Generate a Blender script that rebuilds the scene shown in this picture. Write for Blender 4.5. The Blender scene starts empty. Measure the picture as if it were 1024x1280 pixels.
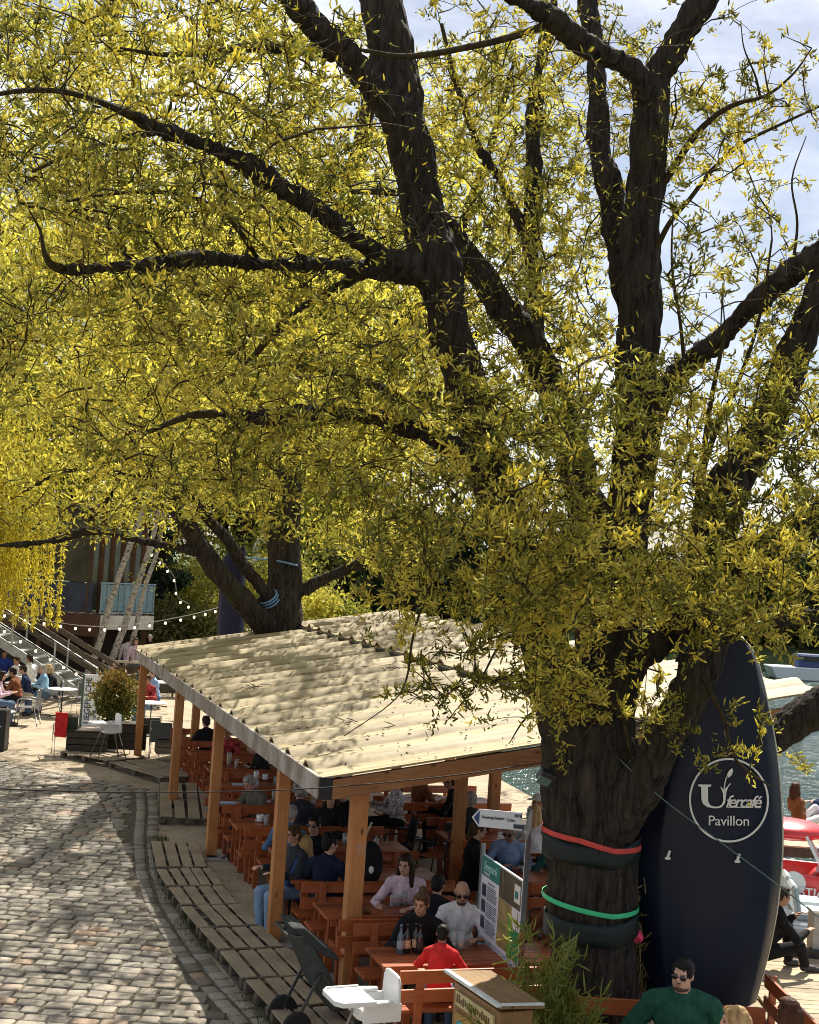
import bpy, bmesh, math, random
import numpy as np
from mathutils import Vector, Matrix, Euler, Quaternion, noise
random.seed(7); RNG = np.random.default_rng(11)
PI = math.pi; R = math.radians
scene = bpy.context.scene
COL = scene.collection

# ---------------------------------------------------------------- camera
F = 1700.0; H = 4.6; PITCH = math.atan(65 / F); ROLL = R(3.7)
cp, sp = math.cos(PITCH), math.sin(PITCH); cr, sr = math.cos(ROLL), math.sin(ROLL)
def ray(x, y):
    dx, dy = x - 512.0, y - 640.0
    u = dx * cr + dy * sr; v = -dx * sr + dy * cr
    return Vector((u, F * cp + v * sp, F * sp - v * cp))
def P(x, y, Y=None, z=None):
    """world point seen at photo point (x, y): at distance Y or at height z"""
    d = ray(x, y)
    t = (Y / d.y) if Y is not None else (z - H) / d.z
    return Vector((d.x * t, d.y * t, H + d.z * t))
def PX(Y): return F / Y          # photo pixels per metre at distance Y

cam_d = bpy.data.cameras.new('camera'); cam = bpy.data.objects.new('camera', cam_d); COL.objects.link(cam)
fw = Vector((0, cp, sp)); up0 = Vector((0, -sp, cp)); rt0 = Vector((1, 0, 0))
rt = rt0 * cr + up0 * sr; upv = up0 * cr - rt0 * sr
M = Matrix((rt, upv, -fw)).transposed().to_4x4(); M.translation = (0, 0, H)
cam.matrix_world = M
cam_d.sensor_fit = 'VERTICAL'; cam_d.sensor_height = 30.0; cam_d.sensor_width = 24.0
cam_d.lens = F / 1280.0 * 30.0; cam_d.clip_end = 3000; cam_d.clip_start = 0.1
scene.camera = cam

# ---------------------------------------------------------------- light
SUN_EL, SUN_AZ = R(51), R(17)         # azimuth measured from +Y towards +X
world = bpy.data.worlds.new('World'); scene.world = world; world.use_nodes = True
nt = world.node_tree; nt.nodes.clear()
wo = nt.nodes.new('ShaderNodeOutputWorld'); bg = nt.nodes.new('ShaderNodeBackground')
sky = nt.nodes.new('ShaderNodeTexSky'); sky.sky_type = 'NISHITA'; sky.sun_disc = False
sky.sun_elevation = SUN_EL; sky.sun_rotation = SUN_AZ; sky.air_density = 1.0; sky.dust_density = 1.6; sky.ozone_density = 1.6
tc = nt.nodes.new('ShaderNodeTexCoord'); mp = nt.nodes.new('ShaderNodeMapping'); mp.inputs['Scale'].default_value = (1.0, 1.0, 2.6)
nz = nt.nodes.new('ShaderNodeTexNoise'); nz.inputs['Scale'].default_value = 3.2; nz.inputs['Detail'].default_value = 9; nz.inputs['Roughness'].default_value = .6
rp = nt.nodes.new('ShaderNodeValToRGB'); rp.color_ramp.elements[0].position = .42; rp.color_ramp.elements[1].position = .64
mx = nt.nodes.new('ShaderNodeMix'); mx.data_type = 'RGBA'; mx.inputs['B'].default_value = (11.5, 11.9, 12.6, 1)
nt.links.new(tc.outputs['Generated'], mp.inputs['Vector']); nt.links.new(mp.outputs['Vector'], nz.inputs['Vector'])
nt.links.new(nz.outputs['Fac'], rp.inputs['Fac']); nt.links.new(rp.outputs['Color'], mx.inputs['Factor'])
nt.links.new(sky.outputs['Color'], mx.inputs['A']); nt.links.new(mx.outputs['Result'], bg.inputs['Color'])
bg.inputs['Strength'].default_value = 0.055
nt.links.new(bg.outputs['Background'], wo.inputs['Surface'])
sl = bpy.data.lights.new('sun', 'SUN'); sun = bpy.data.objects.new('sun', sl); COL.objects.link(sun)
sl.energy = 5.0; sl.angle = R(.5); sl.color = (1, .93, .80)
sdir = Vector((math.sin(SUN_AZ) * math.cos(SUN_EL), math.cos(SUN_AZ) * math.cos(SUN_EL), math.sin(SUN_EL)))
sun.rotation_euler = sdir.to_track_quat('Z', 'Y').to_euler()
vs = scene.view_settings
scene.display_settings.display_device = 'sRGB'
vs.view_transform = 'Standard'; vs.look = 'None'; vs.exposure = 0.95; vs.gamma = 1; vs.use_curve_mapping = False
cy = scene.cycles
cy.max_bounces = 5; cy.diffuse_bounces = 3; cy.glossy_bounces = 3; cy.transmission_bounces = 4; cy.transparent_max_bounces = 6
cy.sample_clamp_indirect = 5; cy.sample_clamp_direct = 0; cy.caustics_reflective = False; cy.caustics_refractive = False
cy.use_denoising = True; cy.filter_width = 1.0

# ---------------------------------------------------------------- materials
MATS = {}
def _nt(name):
    m = bpy.data.materials.new(name); m.use_nodes = True; t = m.node_tree; t.nodes.clear()
    o = t.nodes.new('ShaderNodeOutputMaterial'); b = t.nodes.new('ShaderNodeBsdfPrincipled')
    t.links.new(b.outputs[0], o.inputs[0]); return m, t, b, o
def _noise(t, scale, stretch=(1, 1, 1), detail=6, rough=.6, coord='Object', dist=0):
    c = t.nodes.new('ShaderNodeTexCoord'); m = t.nodes.new('ShaderNodeMapping'); m.inputs['Scale'].default_value = stretch
    n = t.nodes.new('ShaderNodeTexNoise'); n.inputs['Scale'].default_value = scale; n.inputs['Detail'].default_value = detail
    n.inputs['Roughness'].default_value = rough; n.inputs['Distortion'].default_value = dist
    t.links.new(c.outputs[coord], m.inputs[0]); t.links.new(m.outputs[0], n.inputs['Vector']); return n
def _ramp(t, src, stops):
    r = t.nodes.new('ShaderNodeValToRGB'); e = r.color_ramp.elements
    while len(e) < len(stops): e.new(.5)
    for q, (p, c) in zip(e, stops): q.position = p; q.color = (*c[:3], 1)
    t.links.new(src, r.inputs['Fac']); return r
def mat(name, c, rough=.7, var=.18, scale=9, stretch=(1, 1, 1), bump=.15, bscale=60, metal=0, spec=.4, dark=None, coord='Object'):
    """plain surface with mottled colour and a fine bump"""
    if name in MATS: return MATS[name]
    m, t, b, o = _nt(name)
    n = _noise(t, scale, stretch, coord=coord)
    lo = dark or tuple(max(0, q * (1 - var)) for q in c); hi = tuple(q * (1 + var) for q in c)
    r = _ramp(t, n.outputs['Fac'], [(.3, lo), (.7, hi)]); t.links.new(r.outputs[0], b.inputs['Base Color'])
    b.inputs['Roughness'].default_value = rough; b.inputs['Metallic'].default_value = metal
    b.inputs['Specular IOR Level'].default_value = spec
    if bump:
        n2 = _noise(t, bscale, stretch, 4, coord=coord); bp = t.nodes.new('ShaderNodeBump'); bp.inputs['Strength'].default_value = bump
        bp.inputs['Distance'].default_value = .01
        t.links.new(n2.outputs['Fac'], bp.inputs['Height']); t.links.new(bp.outputs[0], b.inputs['Normal'])
    MATS[name] = m; return m
def wood(name, c, c2, axis=0, rough=.55, knots=True, scale=7, spec=.4, stain=None):
    """timber: grain stretched along one local axis, knots, slow colour drift"""
    if name in MATS: return MATS[name]
    m, t, b, o = _nt(name)
    s = [6, 6, 6]; s[axis] = .5
    n = _noise(t, scale, tuple(s), 7, .65, dist=.6)
    r = _ramp(t, n.outputs['Fac'], [(.28, c2), (.5, tuple((p + q) / 2 for p, q in zip(c, c2))), (.72, c)])
    last = r.outputs[0]
    d = _noise(t, 1.7, (1, 1, 1), 3)
    rr = _ramp(t, d.outputs['Fac'], [(.3, (.72, .70, .68)), (.7, (1.12, 1.1, 1.06))])
    mm = t.nodes.new('ShaderNodeMix'); mm.data_type = 'RGBA'; mm.blend_type = 'MULTIPLY'; mm.inputs['Factor'].default_value = 1
    t.links.new(last, mm.inputs['A']); t.links.new(rr.outputs[0], mm.inputs['B']); last = mm.outputs['Result']
    gi = t.nodes.new('ShaderNodeNewGeometry'); gr = _ramp(t, gi.outputs['Random Per Island'], [(0, (.66, .68, .70)), (.5, (1, 1, 1)), (1, (1.22, 1.16, 1.08))])
    mg = t.nodes.new('ShaderNodeMix'); mg.data_type = 'RGBA'; mg.blend_type = 'MULTIPLY'; mg.inputs['Factor'].default_value = 1
    t.links.new(last, mg.inputs['A']); t.links.new(gr.outputs[0], mg.inputs['B']); last = mg.outputs['Result']
    if knots:
        co = t.nodes.new('ShaderNodeTexCoord'); mq = t.nodes.new('ShaderNodeMapping'); ks = [3.2, 3.2, 3.2]; ks[axis] = 1.5
        mq.inputs['Scale'].default_value = ks
        vo = t.nodes.new('ShaderNodeTexVoronoi'); vo.inputs['Scale'].default_value = 1.6
        t.links.new(co.outputs['Object'], mq.inputs[0]); t.links.new(mq.outputs[0], vo.inputs['Vector'])
        kr = _ramp(t, vo.outputs['Distance'], [(.05, (.18, .12, .09)), (.12, (1, 1, 1))])
        mk = t.nodes.new('ShaderNodeMix'); mk.data_type = 'RGBA'; mk.blend_type = 'MULTIPLY'; mk.inputs['Factor'].default_value = .85
        t.links.new(last, mk.inputs['A']); t.links.new(kr.outputs[0], mk.inputs['B']); last = mk.outputs['Result']
    if stain:
        d2 = _noise(t, 3.0, (1, 1, .5), 6, .7)
        sr_ = _ramp(t, d2.outputs['Fac'], [(.45, (0, 0, 0)), (.62, (1, 1, 1))])
        ms = t.nodes.new('ShaderNodeMix'); ms.data_type = 'RGBA'; ms.inputs['B'].default_value = (*stain, 1)
        t.links.new(sr_.outputs[0], ms.inputs['Factor']); t.links.new(last, ms.inputs['A']); last = ms.outputs['Result']
    t.links.new(last, b.inputs['Base Color']); b.inputs['Roughness'].default_value = rough; b.inputs['Specular IOR Level'].default_value = spec
    wn = _noise(t, 5.5, (1, 1, 1), 7, .72); wr = _ramp(t, wn.outputs['Fac'], [(.58, (0, 0, 0)), (.72, (.55, .55, .55))]); mw = t.nodes.new('ShaderNodeMix'); mw.data_type = 'RGBA'
    g_ = sum(c) / 3; mw.inputs['B'].default_value = (g_ * 1.25, g_ * 1.08, g_ * .9, 1); t.links.new(wr.outputs[0], mw.inputs['Factor']); t.links.new(last, mw.inputs['A']); t.links.new(mw.outputs['Result'], b.inputs['Base Color'])
    bp = t.nodes.new('ShaderNodeBump'); bp.inputs['Strength'].default_value = .35; bp.inputs['Distance'].default_value = .006
    t.links.new(n.outputs['Fac'], bp.inputs['Height']); t.links.new(bp.outputs[0], b.inputs['Normal'])
    MATS[name] = m; return m
def leafmat(name, c, c2, trans=.5, tcol=None):
    """foliage: colour from the per-leaf tint attribute, diffuse + translucent"""
    if name in MATS: return MATS[name]
    m, t, b, o = _nt(name); t.nodes.remove(b)
    a = t.nodes.new('ShaderNodeAttribute'); a.attribute_name = 'tint'
    r = _ramp(t, a.outputs['Fac'], [(0, c2), (1, c)])
    d = t.nodes.new('ShaderNodeBsdfDiffuse'); tr = t.nodes.new('ShaderNodeBsdfTranslucent'); mi = t.nodes.new('ShaderNodeMixShader')
    gl = t.nodes.new('ShaderNodeBsdfGlossy'); gl.inputs['Roughness'].default_value = .45; gl.inputs['Color'].default_value = (.5, .5, .45, 1)
    m2 = t.nodes.new('ShaderNodeMixShader'); m2.inputs[0].default_value = .05
    t.links.new(r.outputs[0], d.inputs[0]); t.links.new(r.outputs[0], tr.inputs[0]); mi.inputs[0].default_value = trans
    t.links.new(d.outputs[0], mi.inputs[1]); t.links.new(tr.outputs[0], mi.inputs[2])
    t.links.new(mi.outputs[0], m2.inputs[1]); t.links.new(gl.outputs[0], m2.inputs[2]); t.links.new(m2.outputs[0], o.inputs[0])
    MATS[name] = m; return m
def glassmat(name, c=(.9, .95, .95), rough=.02):
    if name in MATS: return MATS[name]
    m, t, b, o = _nt(name); tr = t.nodes.new('ShaderNodeBsdfTransparent'); tr.inputs[0].default_value = (*c, 1)
    b.inputs['Base Color'].default_value = (.8, .84, .84, 1); b.inputs['Roughness'].default_value = .08; mi = t.nodes.new('ShaderNodeMixShader'); mi.inputs[0].default_value = .28
    t.links.new(tr.outputs[0], mi.inputs[1]); t.links.new(b.outputs[0], mi.inputs[2]); t.links.new(mi.outputs[0], o.inputs[0])
    MATS[name] = m; return m
def emit(name, c, s):
    if name in MATS: return MATS[name]
    m, t, b, o = _nt(name); b.inputs['Base Color'].default_value = (*c, 1); b.inputs['Emission Color'].default_value = (*c, 1); b.inputs['Emission Strength'].default_value = s
    MATS[name] = m; return m
def cloth(name, c, var=.25): return mat('cloth_' + name, c, .9, var, 14, (1, 1, .6), .5, 9, spec=.15)

# ---------------------------------------------------------------- mesh helpers
def _frame(d):
    d = Vector(d).normalized(); a = Vector((0, 0, 1)) if abs(d.z) < .9 else Vector((1, 0, 0))
    x = d.cross(a).normalized(); return x, x.cross(d).normalized(), d
class MB:
    def __init__(s): s.v = []; s.f = []
    def add(s, vs_, fs):
        k = len(s.v); s.v.extend([tuple(q) for q in vs_]); s.f.extend([tuple(i + k for i in f) for f in fs]); return s
    def box(s, c, size, rot=None):
        hx, hy, hz = [q / 2 for q in size]; vs_ = [Vector((x, y, z)) for z in (-hz, hz) for y in (-hy, hy) for x in (-hx, hx)]
        if rot is not None:
            m = Euler(rot).to_matrix() if not isinstance(rot, Matrix) else rot; vs_ = [m @ q for q in vs_]
        c = Vector(c)
        return s.add([q + c for q in vs_], [(0, 2, 3, 1), (4, 5, 7, 6), (0, 1, 5, 4), (2, 6, 7, 3), (0, 4, 6, 2), (1, 3, 7, 5)])
    def bar(s, a, b, w, h, up=(0, 0, 1)):
        """box beam from a to b; w across, h along up"""
        a, b = Vector(a), Vector(b); d = (b - a); L = d.length; d.normalize(); u = Vector(up); x = d.cross(u)
        if x.length < 1e-4: x = d.cross(Vector((1, 0, 0)))
        x.normalize(); u = x.cross(d)
        m = Matrix((d, x, u)).transposed(); return s.box((a + b) / 2, (L, w, h), m)
    def tube(s, pts, rad, n=8, cap=True):
        pts = [Vector(q) for q in pts]; N = len(pts)
        if not hasattr(rad, '__len__'): rad = [rad] * N
        vs_, fs = [], []; x = None
        for i, p in enumerate(pts):
            d = (pts[min(i + 1, N - 1)] - pts[max(i - 1, 0)]).normalized()
            if x is None: x, y, _ = _frame(d)
            else:
                x = (x - d * x.dot(d)).normalized(); y = d.cross(x)
            for k in range(n):
                a = 2 * PI * k / n; vs_.append(p + (x * math.cos(a) + y * math.sin(a)) * rad[i])
        for i in range(N - 1):
            for k in range(n): fs.append((i * n + k, i * n + (k + 1) % n, (i + 1) * n + (k + 1) % n, (i + 1) * n + k))
        if cap: fs.append(tuple(range(n - 1, -1, -1))); fs.append(tuple((N - 1) * n + k for k in range(n)))
        return s.add(vs_, fs)
    def ell(s, c, r, m=None, n=14, k=9):
        c = Vector(c); r = r if hasattr(r, '__len__') else (r, r, r); vs_ = [Vector((0, 0, -r[2]))]
        for i in range(1, k):
            a = -PI / 2 + PI * i / k
            for j in range(n): vs_.append(Vector((r[0] * math.cos(a) * math.cos(2 * PI * j / n), r[1] * math.cos(a) * math.sin(2 * PI * j / n), r[2] * math.sin(a))))
        vs_.append(Vector((0, 0, r[2])))
        if m is not None: vs_ = [m @ q for q in vs_]
        fs = [(0, 1 + (j + 1) % n, 1 + j) for j in range(n)]
        for i in range(k - 2):
            for j in range(n): fs.append((1 + i * n + j, 1 + i * n + (j + 1) % n, 1 + (i + 1) * n + (j + 1) % n, 1 + (i + 1) * n + j))
        t = len(vs_) - 1; b = 1 + (k - 2) * n; fs += [(b + j, b + (j + 1) % n, t) for j in range(n)]
        return s.add([q + c for q in vs_], fs)
    def cap(s, a, b, r0, r1, n=10):
        """tapered capsule"""
        a, b = Vector(a), Vector(b); d = b - a; L = max(d.length, 1e-5); d = d / L; pts, rr = [], []
        for i in range(5):
            t = i / 4 * PI / 2; pts.append(a - d * r0 * math.cos(t) * .999); rr.append(max(r0 * math.sin(t), 1e-4))
        for i in range(5):
            t = i / 4 * PI / 2; pts.append(b + d * r1 * math.sin(t) * .999); rr.append(max(r1 * math.cos(t), 1e-4))
        return s.tube(pts, rr, n)
    def lathe(s, prof, c=(0, 0, 0), n=20):
        vs_, fs = [], []; c = Vector(c)
        for r, z in prof:
            for k in range(n): a = 2 * PI * k / n; vs_.append(c + Vector((r * math.cos(a), r * math.sin(a), z)))
        for i in range(len(prof) - 1):
            for k in range(n): fs.append((i * n + k, i * n + (k + 1) % n, (i + 1) * n + (k + 1) % n, (i + 1) * n + k))
        fs.append(tuple(range(n - 1, -1, -1))); fs.append(tuple((len(prof) - 1) * n + k for k in range(n)))
        return s.add(vs_, fs)
    def prism(s, poly, o, ex, ey, depth):
        """flat outline poly in plane (o, ex, ey), given thickness along ex x ey"""
        o, ex, ey = Vector(o), Vector(ex), Vector(ey); nn = ex.cross(ey).normalized() * depth; n = len(poly)
        A = [o + ex * p[0] + ey * p[1] for p in poly]; vs_ = A + [q + nn for q in A]
        fs = [tuple(range(n - 1, -1, -1)), tuple(range(n, 2 * n))] + [(i, (i + 1) % n, n + (i + 1) % n, n + i) for i in range(n)]
        return s.add(vs_, fs)
    def mesh(s, name, smooth=False, bevel=0):
        me = bpy.data.meshes.new(name); me.from_pydata([tuple(q) for q in s.v], [], s.f)
        bm = bmesh.new(); bm.from_mesh(me)
        if bevel:
            ed = [e for e in bm.edges if len(e.link_faces) == 2 and e.calc_face_angle(0) > .6]
            bmesh.ops.bevel(bm, geom=ed, offset=bevel, segments=1, affect='EDGES', clamp_overlap=True)
        bmesh.ops.recalc_face_normals(bm, faces=bm.faces); bm.to_mesh(me); bm.free()
        if smooth: me.polygons.foreach_set('use_smooth', [True] * len(me.polygons))
        return me
    def build(s, name, m, parent=None, smooth=False, bevel=0, **kw):
        me = s.mesh(name, smooth, bevel); me.materials.append(m); return link(name, me, parent, **kw)
def link(name, me, parent=None, label=None, cat=None, group=None, kind=None, loc=None):
    o = bpy.data.objects.new(name, me); COL.objects.link(o)
    if parent is not None: o.parent = parent
    if loc is not None: o.location = loc
    if label: o['label'] = label
    if cat: o['category'] = cat
    if group: o['group'] = group
    if kind: o['kind'] = kind
    return o
def thing(name, label, cat, loc=(0, 0, 0), rotz=0, group=None):
    o = bpy.data.objects.new(name, None); COL.objects.link(o); o.empty_display_size = .1
    o.location = loc; o.rotation_euler = (0, 0, rotz); o['label'] = label; o['category'] = cat
    if group: o['group'] = group
    return o
def dup(root, loc, rotz, label=None, group=None):
    r = root.copy(); COL.objects.link(r); r.location = loc; r.rotation_euler = (0, 0, rotz)
    if label: r['label'] = label
    if group: r['group'] = group
    for ch in list(root.children):
        c = ch.copy(); COL.objects.link(c); c.parent = r
        for g in list(ch.children):
            d = g.copy(); COL.objects.link(d); d.parent = c
    return r
def np_mesh(name, V, Fq, tint=None, Ft=None, smooth=False):
    """fast mesh from arrays: V (n,3), Fq (m,4) and optional Ft (k,3)"""
    me = bpy.data.meshes.new(name); V = np.asarray(V, np.float32)
    parts = [np.asarray(Fq, np.int32).reshape(-1)] if len(Fq) else []; tot = [np.full(len(Fq), 4, np.int32)]
    if Ft is not None and len(Ft): parts.append(np.asarray(Ft, np.int32).reshape(-1)); tot.append(np.full(len(Ft), 3, np.int32))
    lv = np.concatenate(parts); tot = np.concatenate(tot); st = np.concatenate([[0], np.cumsum(tot)[:-1]]).astype(np.int32)
    me.vertices.add(len(V)); me.vertices.foreach_set('co', V.reshape(-1))
    me.loops.add(len(lv)); me.loops.foreach_set('vertex_index', lv)
    me.polygons.add(len(tot)); me.polygons.foreach_set('loop_start', st); me.polygons.foreach_set('loop_total', tot)
    if smooth: me.polygons.foreach_set('use_smooth', np.ones(len(tot), bool))
    me.update(calc_edges=True)
    if tint is not None:
        a = me.attributes.new('tint', 'FLOAT', 'POINT'); a.data.foreach_set('value', np.asarray(tint, np.float32))
    return me
def remesh(mb, vox, smooth=4, name='tmp', fac=.5):
    """one continuous surface from overlapping pieces"""
    me = bpy.data.meshes.new(name); me.from_pydata([tuple(q) for q in mb.v], [], mb.f)
    bm = bmesh.new(); bm.from_mesh(me); bmesh.ops.recalc_face_normals(bm, faces=bm.faces); bm.to_mesh(me); bm.free()
    o = bpy.data.objects.new('tmp', me); COL.objects.link(o)
    r = o.modifiers.new('r', 'REMESH'); r.mode = 'VOXEL'; r.voxel_size = vox; r.use_smooth_shade = True
    if smooth: q = o.modifiers.new('s', 'SMOOTH'); q.factor = fac; q.iterations = smooth
    dg = bpy.context.evaluated_depsgraph_get(); dg.update()
    out = bpy.data.meshes.new_from_object(o.evaluated_get(dg)); out.name = name
    bpy.data.objects.remove(o); bpy.data.meshes.remove(me)
    return out
def text_mesh(txt, size, extrude=.003, shear=0, offset=0, spacing=1.0, align='CENTER'):
    c = bpy.data.curves.new('t', 'FONT'); c.body = txt; c.size = size; c.extrude = extrude; c.shear = shear; c.offset = offset
    c.space_character = spacing; c.align_x = align; c.align_y = 'CENTER'; c.resolution_u = 4
    o = bpy.data.objects.new('t', c); COL.objects.link(o); dg = bpy.context.evaluated_depsgraph_get(); dg.update()
    me = bpy.data.meshes.new_from_object(o.evaluated_get(dg)); bpy.data.objects.remove(o); return me
# ---------------------------------------------------------------- setting: ground, path, water
BARK = None
# frame of the pavilion on the ground: C near-left eave corner, D along the eave (away), E across (towards the pond)
C0 = Vector((-.685, 14.3, 0)); D_ = Vector((-.303, .953, 0)).normalized(); E_ = Vector((.953, .303, 0)).normalized()
PANG = math.atan2(E_.y, E_.x)
def PV(t, l, z=0): return C0 + E_ * t + D_ * l + Vector((0, 0, z))
def p_of(p): q = Vector((p[0], p[1], 0)) - C0; return q.dot(E_), q.dot(D_)

shore = [(6.2, -60), (5.6, 5), (5.0, 12), (4.95, 16), (4.75, 19), (4.0, 24), (2.9, 28), (1.9, 32), (.6, 36), (-1.5, 44), (-3.5, 56), (-4.5, 70), (-4, 88)]
def shore_x(y):
    for (x0, y0), (x1, y1) in zip(shore, shore[1:]):
        if y <= y1: return x0 + (x1 - x0) * (y - y0) / (y1 - y0)
    return shore[-1][0]
def path_edge_x(y):
    """right edge of the cobbled path (toward the pallets)"""
    a = PE
    for (x0, y0), (x1, y1) in zip(a, a[1:]):
        if y <= y1: return x0 + (x1 - x0) * (y - y0) / (y1 - y0)
    return a[-1][0] + (y - a[-1][1]) * -1.5
_pe = [P(x, y, z=0) for x, y in [(330, 1290), (268, 1225), (228, 1172), (203, 1130), (190, 1090), (186, 1050), (188, 1015), (186, 990)]]
PE = [(_pe[0].x + .6, _pe[0].y - 2.5)] + [(p.x, p.y) for p in _pe]
# land sheet
gv, gf = [], []; ys = list(range(-60, 12, 8)) + [12 + i * 1.0 for i in range(40)] + list(range(52, 90, 4)); xs_n = 40
for y in ys:
    xs = shore_x(y)
    for i in range(xs_n):
        x = xs - 140 * (i / (xs_n - 1)) ** 3.0 if i else xs
        z = 0
        gv.append((x, y, z))
    gv.append((xs + .5, y, -1.6))
n1 = xs_n + 1
for j in range(len(ys) - 1):
    a = j * n1; b = a + n1
    for i in range(xs_n - 1): gf.append((a + i, b + i, b + i + 1, a + i + 1))
    gf.append((a + xs_n, b + xs_n, b, a))
far_y = 88
gmb = MB(); gmb.add(gv, gf)
m, t, b, o = _nt('sand'); MATS['sand'] = m
n = _noise(t, 1.3, (1, 1, 1), 8, .65); n2 = _noise(t, 34, (1, 1, 1), 5, .7)
r = _ramp(t, n.outputs['Fac'], [(.3, (.30, .235, .155)), (.5, (.40, .33, .235)), (.72, (.50, .42, .31))])
r2 = _ramp(t, n2.outputs['Fac'], [(.33, (.62, .58, .52)), (.55, (1, 1, 1)), (.75, (1.15, 1.12, 1.08))])
mm = t.nodes.new('ShaderNodeMix'); mm.data_type = 'RGBA'; mm.blend_type = 'MULTIPLY'; mm.inputs['Factor'].default_value = 1
t.links.new(r.outputs[0], mm.inputs['A']); t.links.new(r2.outputs[0], mm.inputs['B']); t.links.new(mm.outputs['Result'], b.inputs['Base Color'])
b.inputs['Roughness'].default_value = .95; bp = t.nodes.new('ShaderNodeBump'); bp.inputs['Strength'].default_value = .6; bp.inputs['Distance'].default_value = .02
t.links.new(n2.outputs['Fac'], bp.inputs['Height']); t.links.new(bp.outputs[0], b.inputs['Normal'])
gmb.build('ground', MATS['sand'], kind='structure')
# distant land beyond the pond, to the horizon
mat('meadow', (.06, .085, .025), .95, .4, .25, bump=0)
bk = MB()
for k_, (yy, zz) in enumerate([(88.5, -1.3), (90, -.3), (93, .5), (110, 1.5), (200, 5), (1500, 12)]): bk.v += [(-900, yy, zz), (900, yy, zz)]
bk.f = [(2 * i, 2 * i + 1, 2 * i + 3, 2 * i + 2) for i in range(5)]
bk.build('far_bank', MATS['meadow'], kind='structure')
# water
m, t, b, o = _nt('pond_water'); MATS['pond_water'] = m
b.inputs['Base Color'].default_value = (.018, .045, .035, 1); b.inputs['Roughness'].default_value = .10; b.inputs['IOR'].default_value = 1.33
n = _noise(t, 2.6, (1, .55, 1), 4, .55); n2 = _noise(t, 9, (1, .6, 1), 3, .5)
ad = t.nodes.new('ShaderNodeMath'); ad.operation = 'MULTIPLY_ADD'; ad.inputs[1].default_value = .35
t.links.new(n2.outputs['Fac'], ad.inputs[0]); t.links.new(n.outputs['Fac'], ad.inputs[2])
bp = t.nodes.new('ShaderNodeBump'); bp.inputs['Strength'].default_value = 1.0; bp.inputs['Distance'].default_value = .26
t.links.new(ad.outputs[0], bp.inputs['Height']); t.links.new(bp.outputs[0], b.inputs['Normal'])
MB().add([(-12, -60, -.8), (400, -60, -.8), (400, 92, -.8), (-12, 92, -.8)], [(0, 1, 2, 3)]).build('pond_water', MATS['pond_water'], kind='structure')

# cobbled path: real stones, each slightly tilted, sunk into a dark joint bed
def stone_mat():
    m, t, b, o = _nt('cobble_stone'); a = t.nodes.new('ShaderNodeAttribute'); a.attribute_name = 'tint'
    r = _ramp(t, a.outputs['Fac'], [(0, (.15, .13, .105)), (.35, (.245, .22, .18)), (.6, (.29, .265, .225)), (.85, (.335, .305, .255)), (1, (.33, .235, .165))])
    n = _noise(t, 30, (1, 1, 1), 6, .7); r2 = _ramp(t, n.outputs['Fac'], [(.3, (.68, .67, .66)), (.7, (1.15, 1.13, 1.1))])
    n3 = _noise(t, .7, (1, 1, 1), 5, .6); r3 = _ramp(t, n3.outputs['Fac'], [(.35, (.8, .8, .82)), (.65, (1.12, 1.08, 1.0))])
    mm = t.nodes.new('ShaderNodeMix'); mm.data_type = 'RGBA'; mm.blend_type = 'MULTIPLY'; mm.inputs['Factor'].default_value = 1
    m3 = t.nodes.new('ShaderNodeMix'); m3.data_type = 'RGBA'; m3.blend_type = 'MULTIPLY'; m3.inputs['Factor'].default_value = 1
    t.links.new(r.outputs[0], mm.inputs['A']); t.links.new(r2.outputs[0], mm.inputs['B'])
    t.links.new(mm.outputs['Result'], m3.inputs['A']); t.links.new(r3.outputs[0], m3.inputs['B']); t.links.new(m3.outputs['Result'], b.inputs['Base Color'])
    b.inputs['Roughness'].default_value = .75
    bp = t.nodes.new('ShaderNodeBump'); bp.inputs['Strength'].default_value = .5; bp.inputs['Distance'].default_value = .01
    t.links.new(n.outputs['Fac'], bp.inputs['Height']); t.links.new(bp.outputs[0], b.inputs['Normal']); MATS['cobble_stone'] = m
stone_mat()
SV, SF, ST = [], [], []
def stone(c, ax, ay, w, h, tint):
    """one cobble: bevelled block, c centre, ax/ay unit vectors, w/h half sizes"""
    k = len(SV); z0 = .024 + random.uniform(-.007, .009); tx, ty = random.uniform(-.045, .045), random.uniform(-.045, .045)
    for sc, dz in ((1.0, -.03), (1.0, -.010), (.84, 0.0)):
        for sx, sy in ((-1, -1), (1, -1), (1, 1), (-1, 1)):
            j = .9 + .1 * random.random(); x, y = sx * w * sc * j, sy * h * sc * j
            p = c + ax * x + ay * y; SV.append((p.x, p.y, z0 + dz + tx * x + ty * y)); ST.append(tint)
    for a in (0, 4):
        for i in range(4): SF.append((k + a + i, k + a + (i + 1) % 4, k + a + 4 + (i + 1) % 4, k + a + 4 + i))
    SF.append((k + 8, k + 9, k + 10, k + 11))
def warp(x, y):
    n = noise.noise(Vector((x * .35, y * .35, 3))) * .16; return x + n * .7, y + n + .012 * (x + 3) ** 2
y = 11.0; row = 0
while y < 33.5:
    rh = .205 + random.uniform(-.015, .015); xe = path_edge_x(y) - .22; x = xe - random.uniform(0, .25)
    x_left = -14 if y < 26 else -15
    while x > x_left:
        w = random.uniform(.2, .30); wx, wy = warp(x - w / 2, y)
        if not (y > 29.5 and noise.noise(Vector((x * .5, y * .5, 9))) > (33.5 - y) * .3 - .4):
            stone(Vector((wx, wy, 0)), Vector((1, 0, 0)), Vector((0, 1, 0)), w / 2 - .012, rh / 2 - .012, min(1, max(0, random.gauss(.5, .25))))
        x -= w
    y += rh; row += 1
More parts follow.
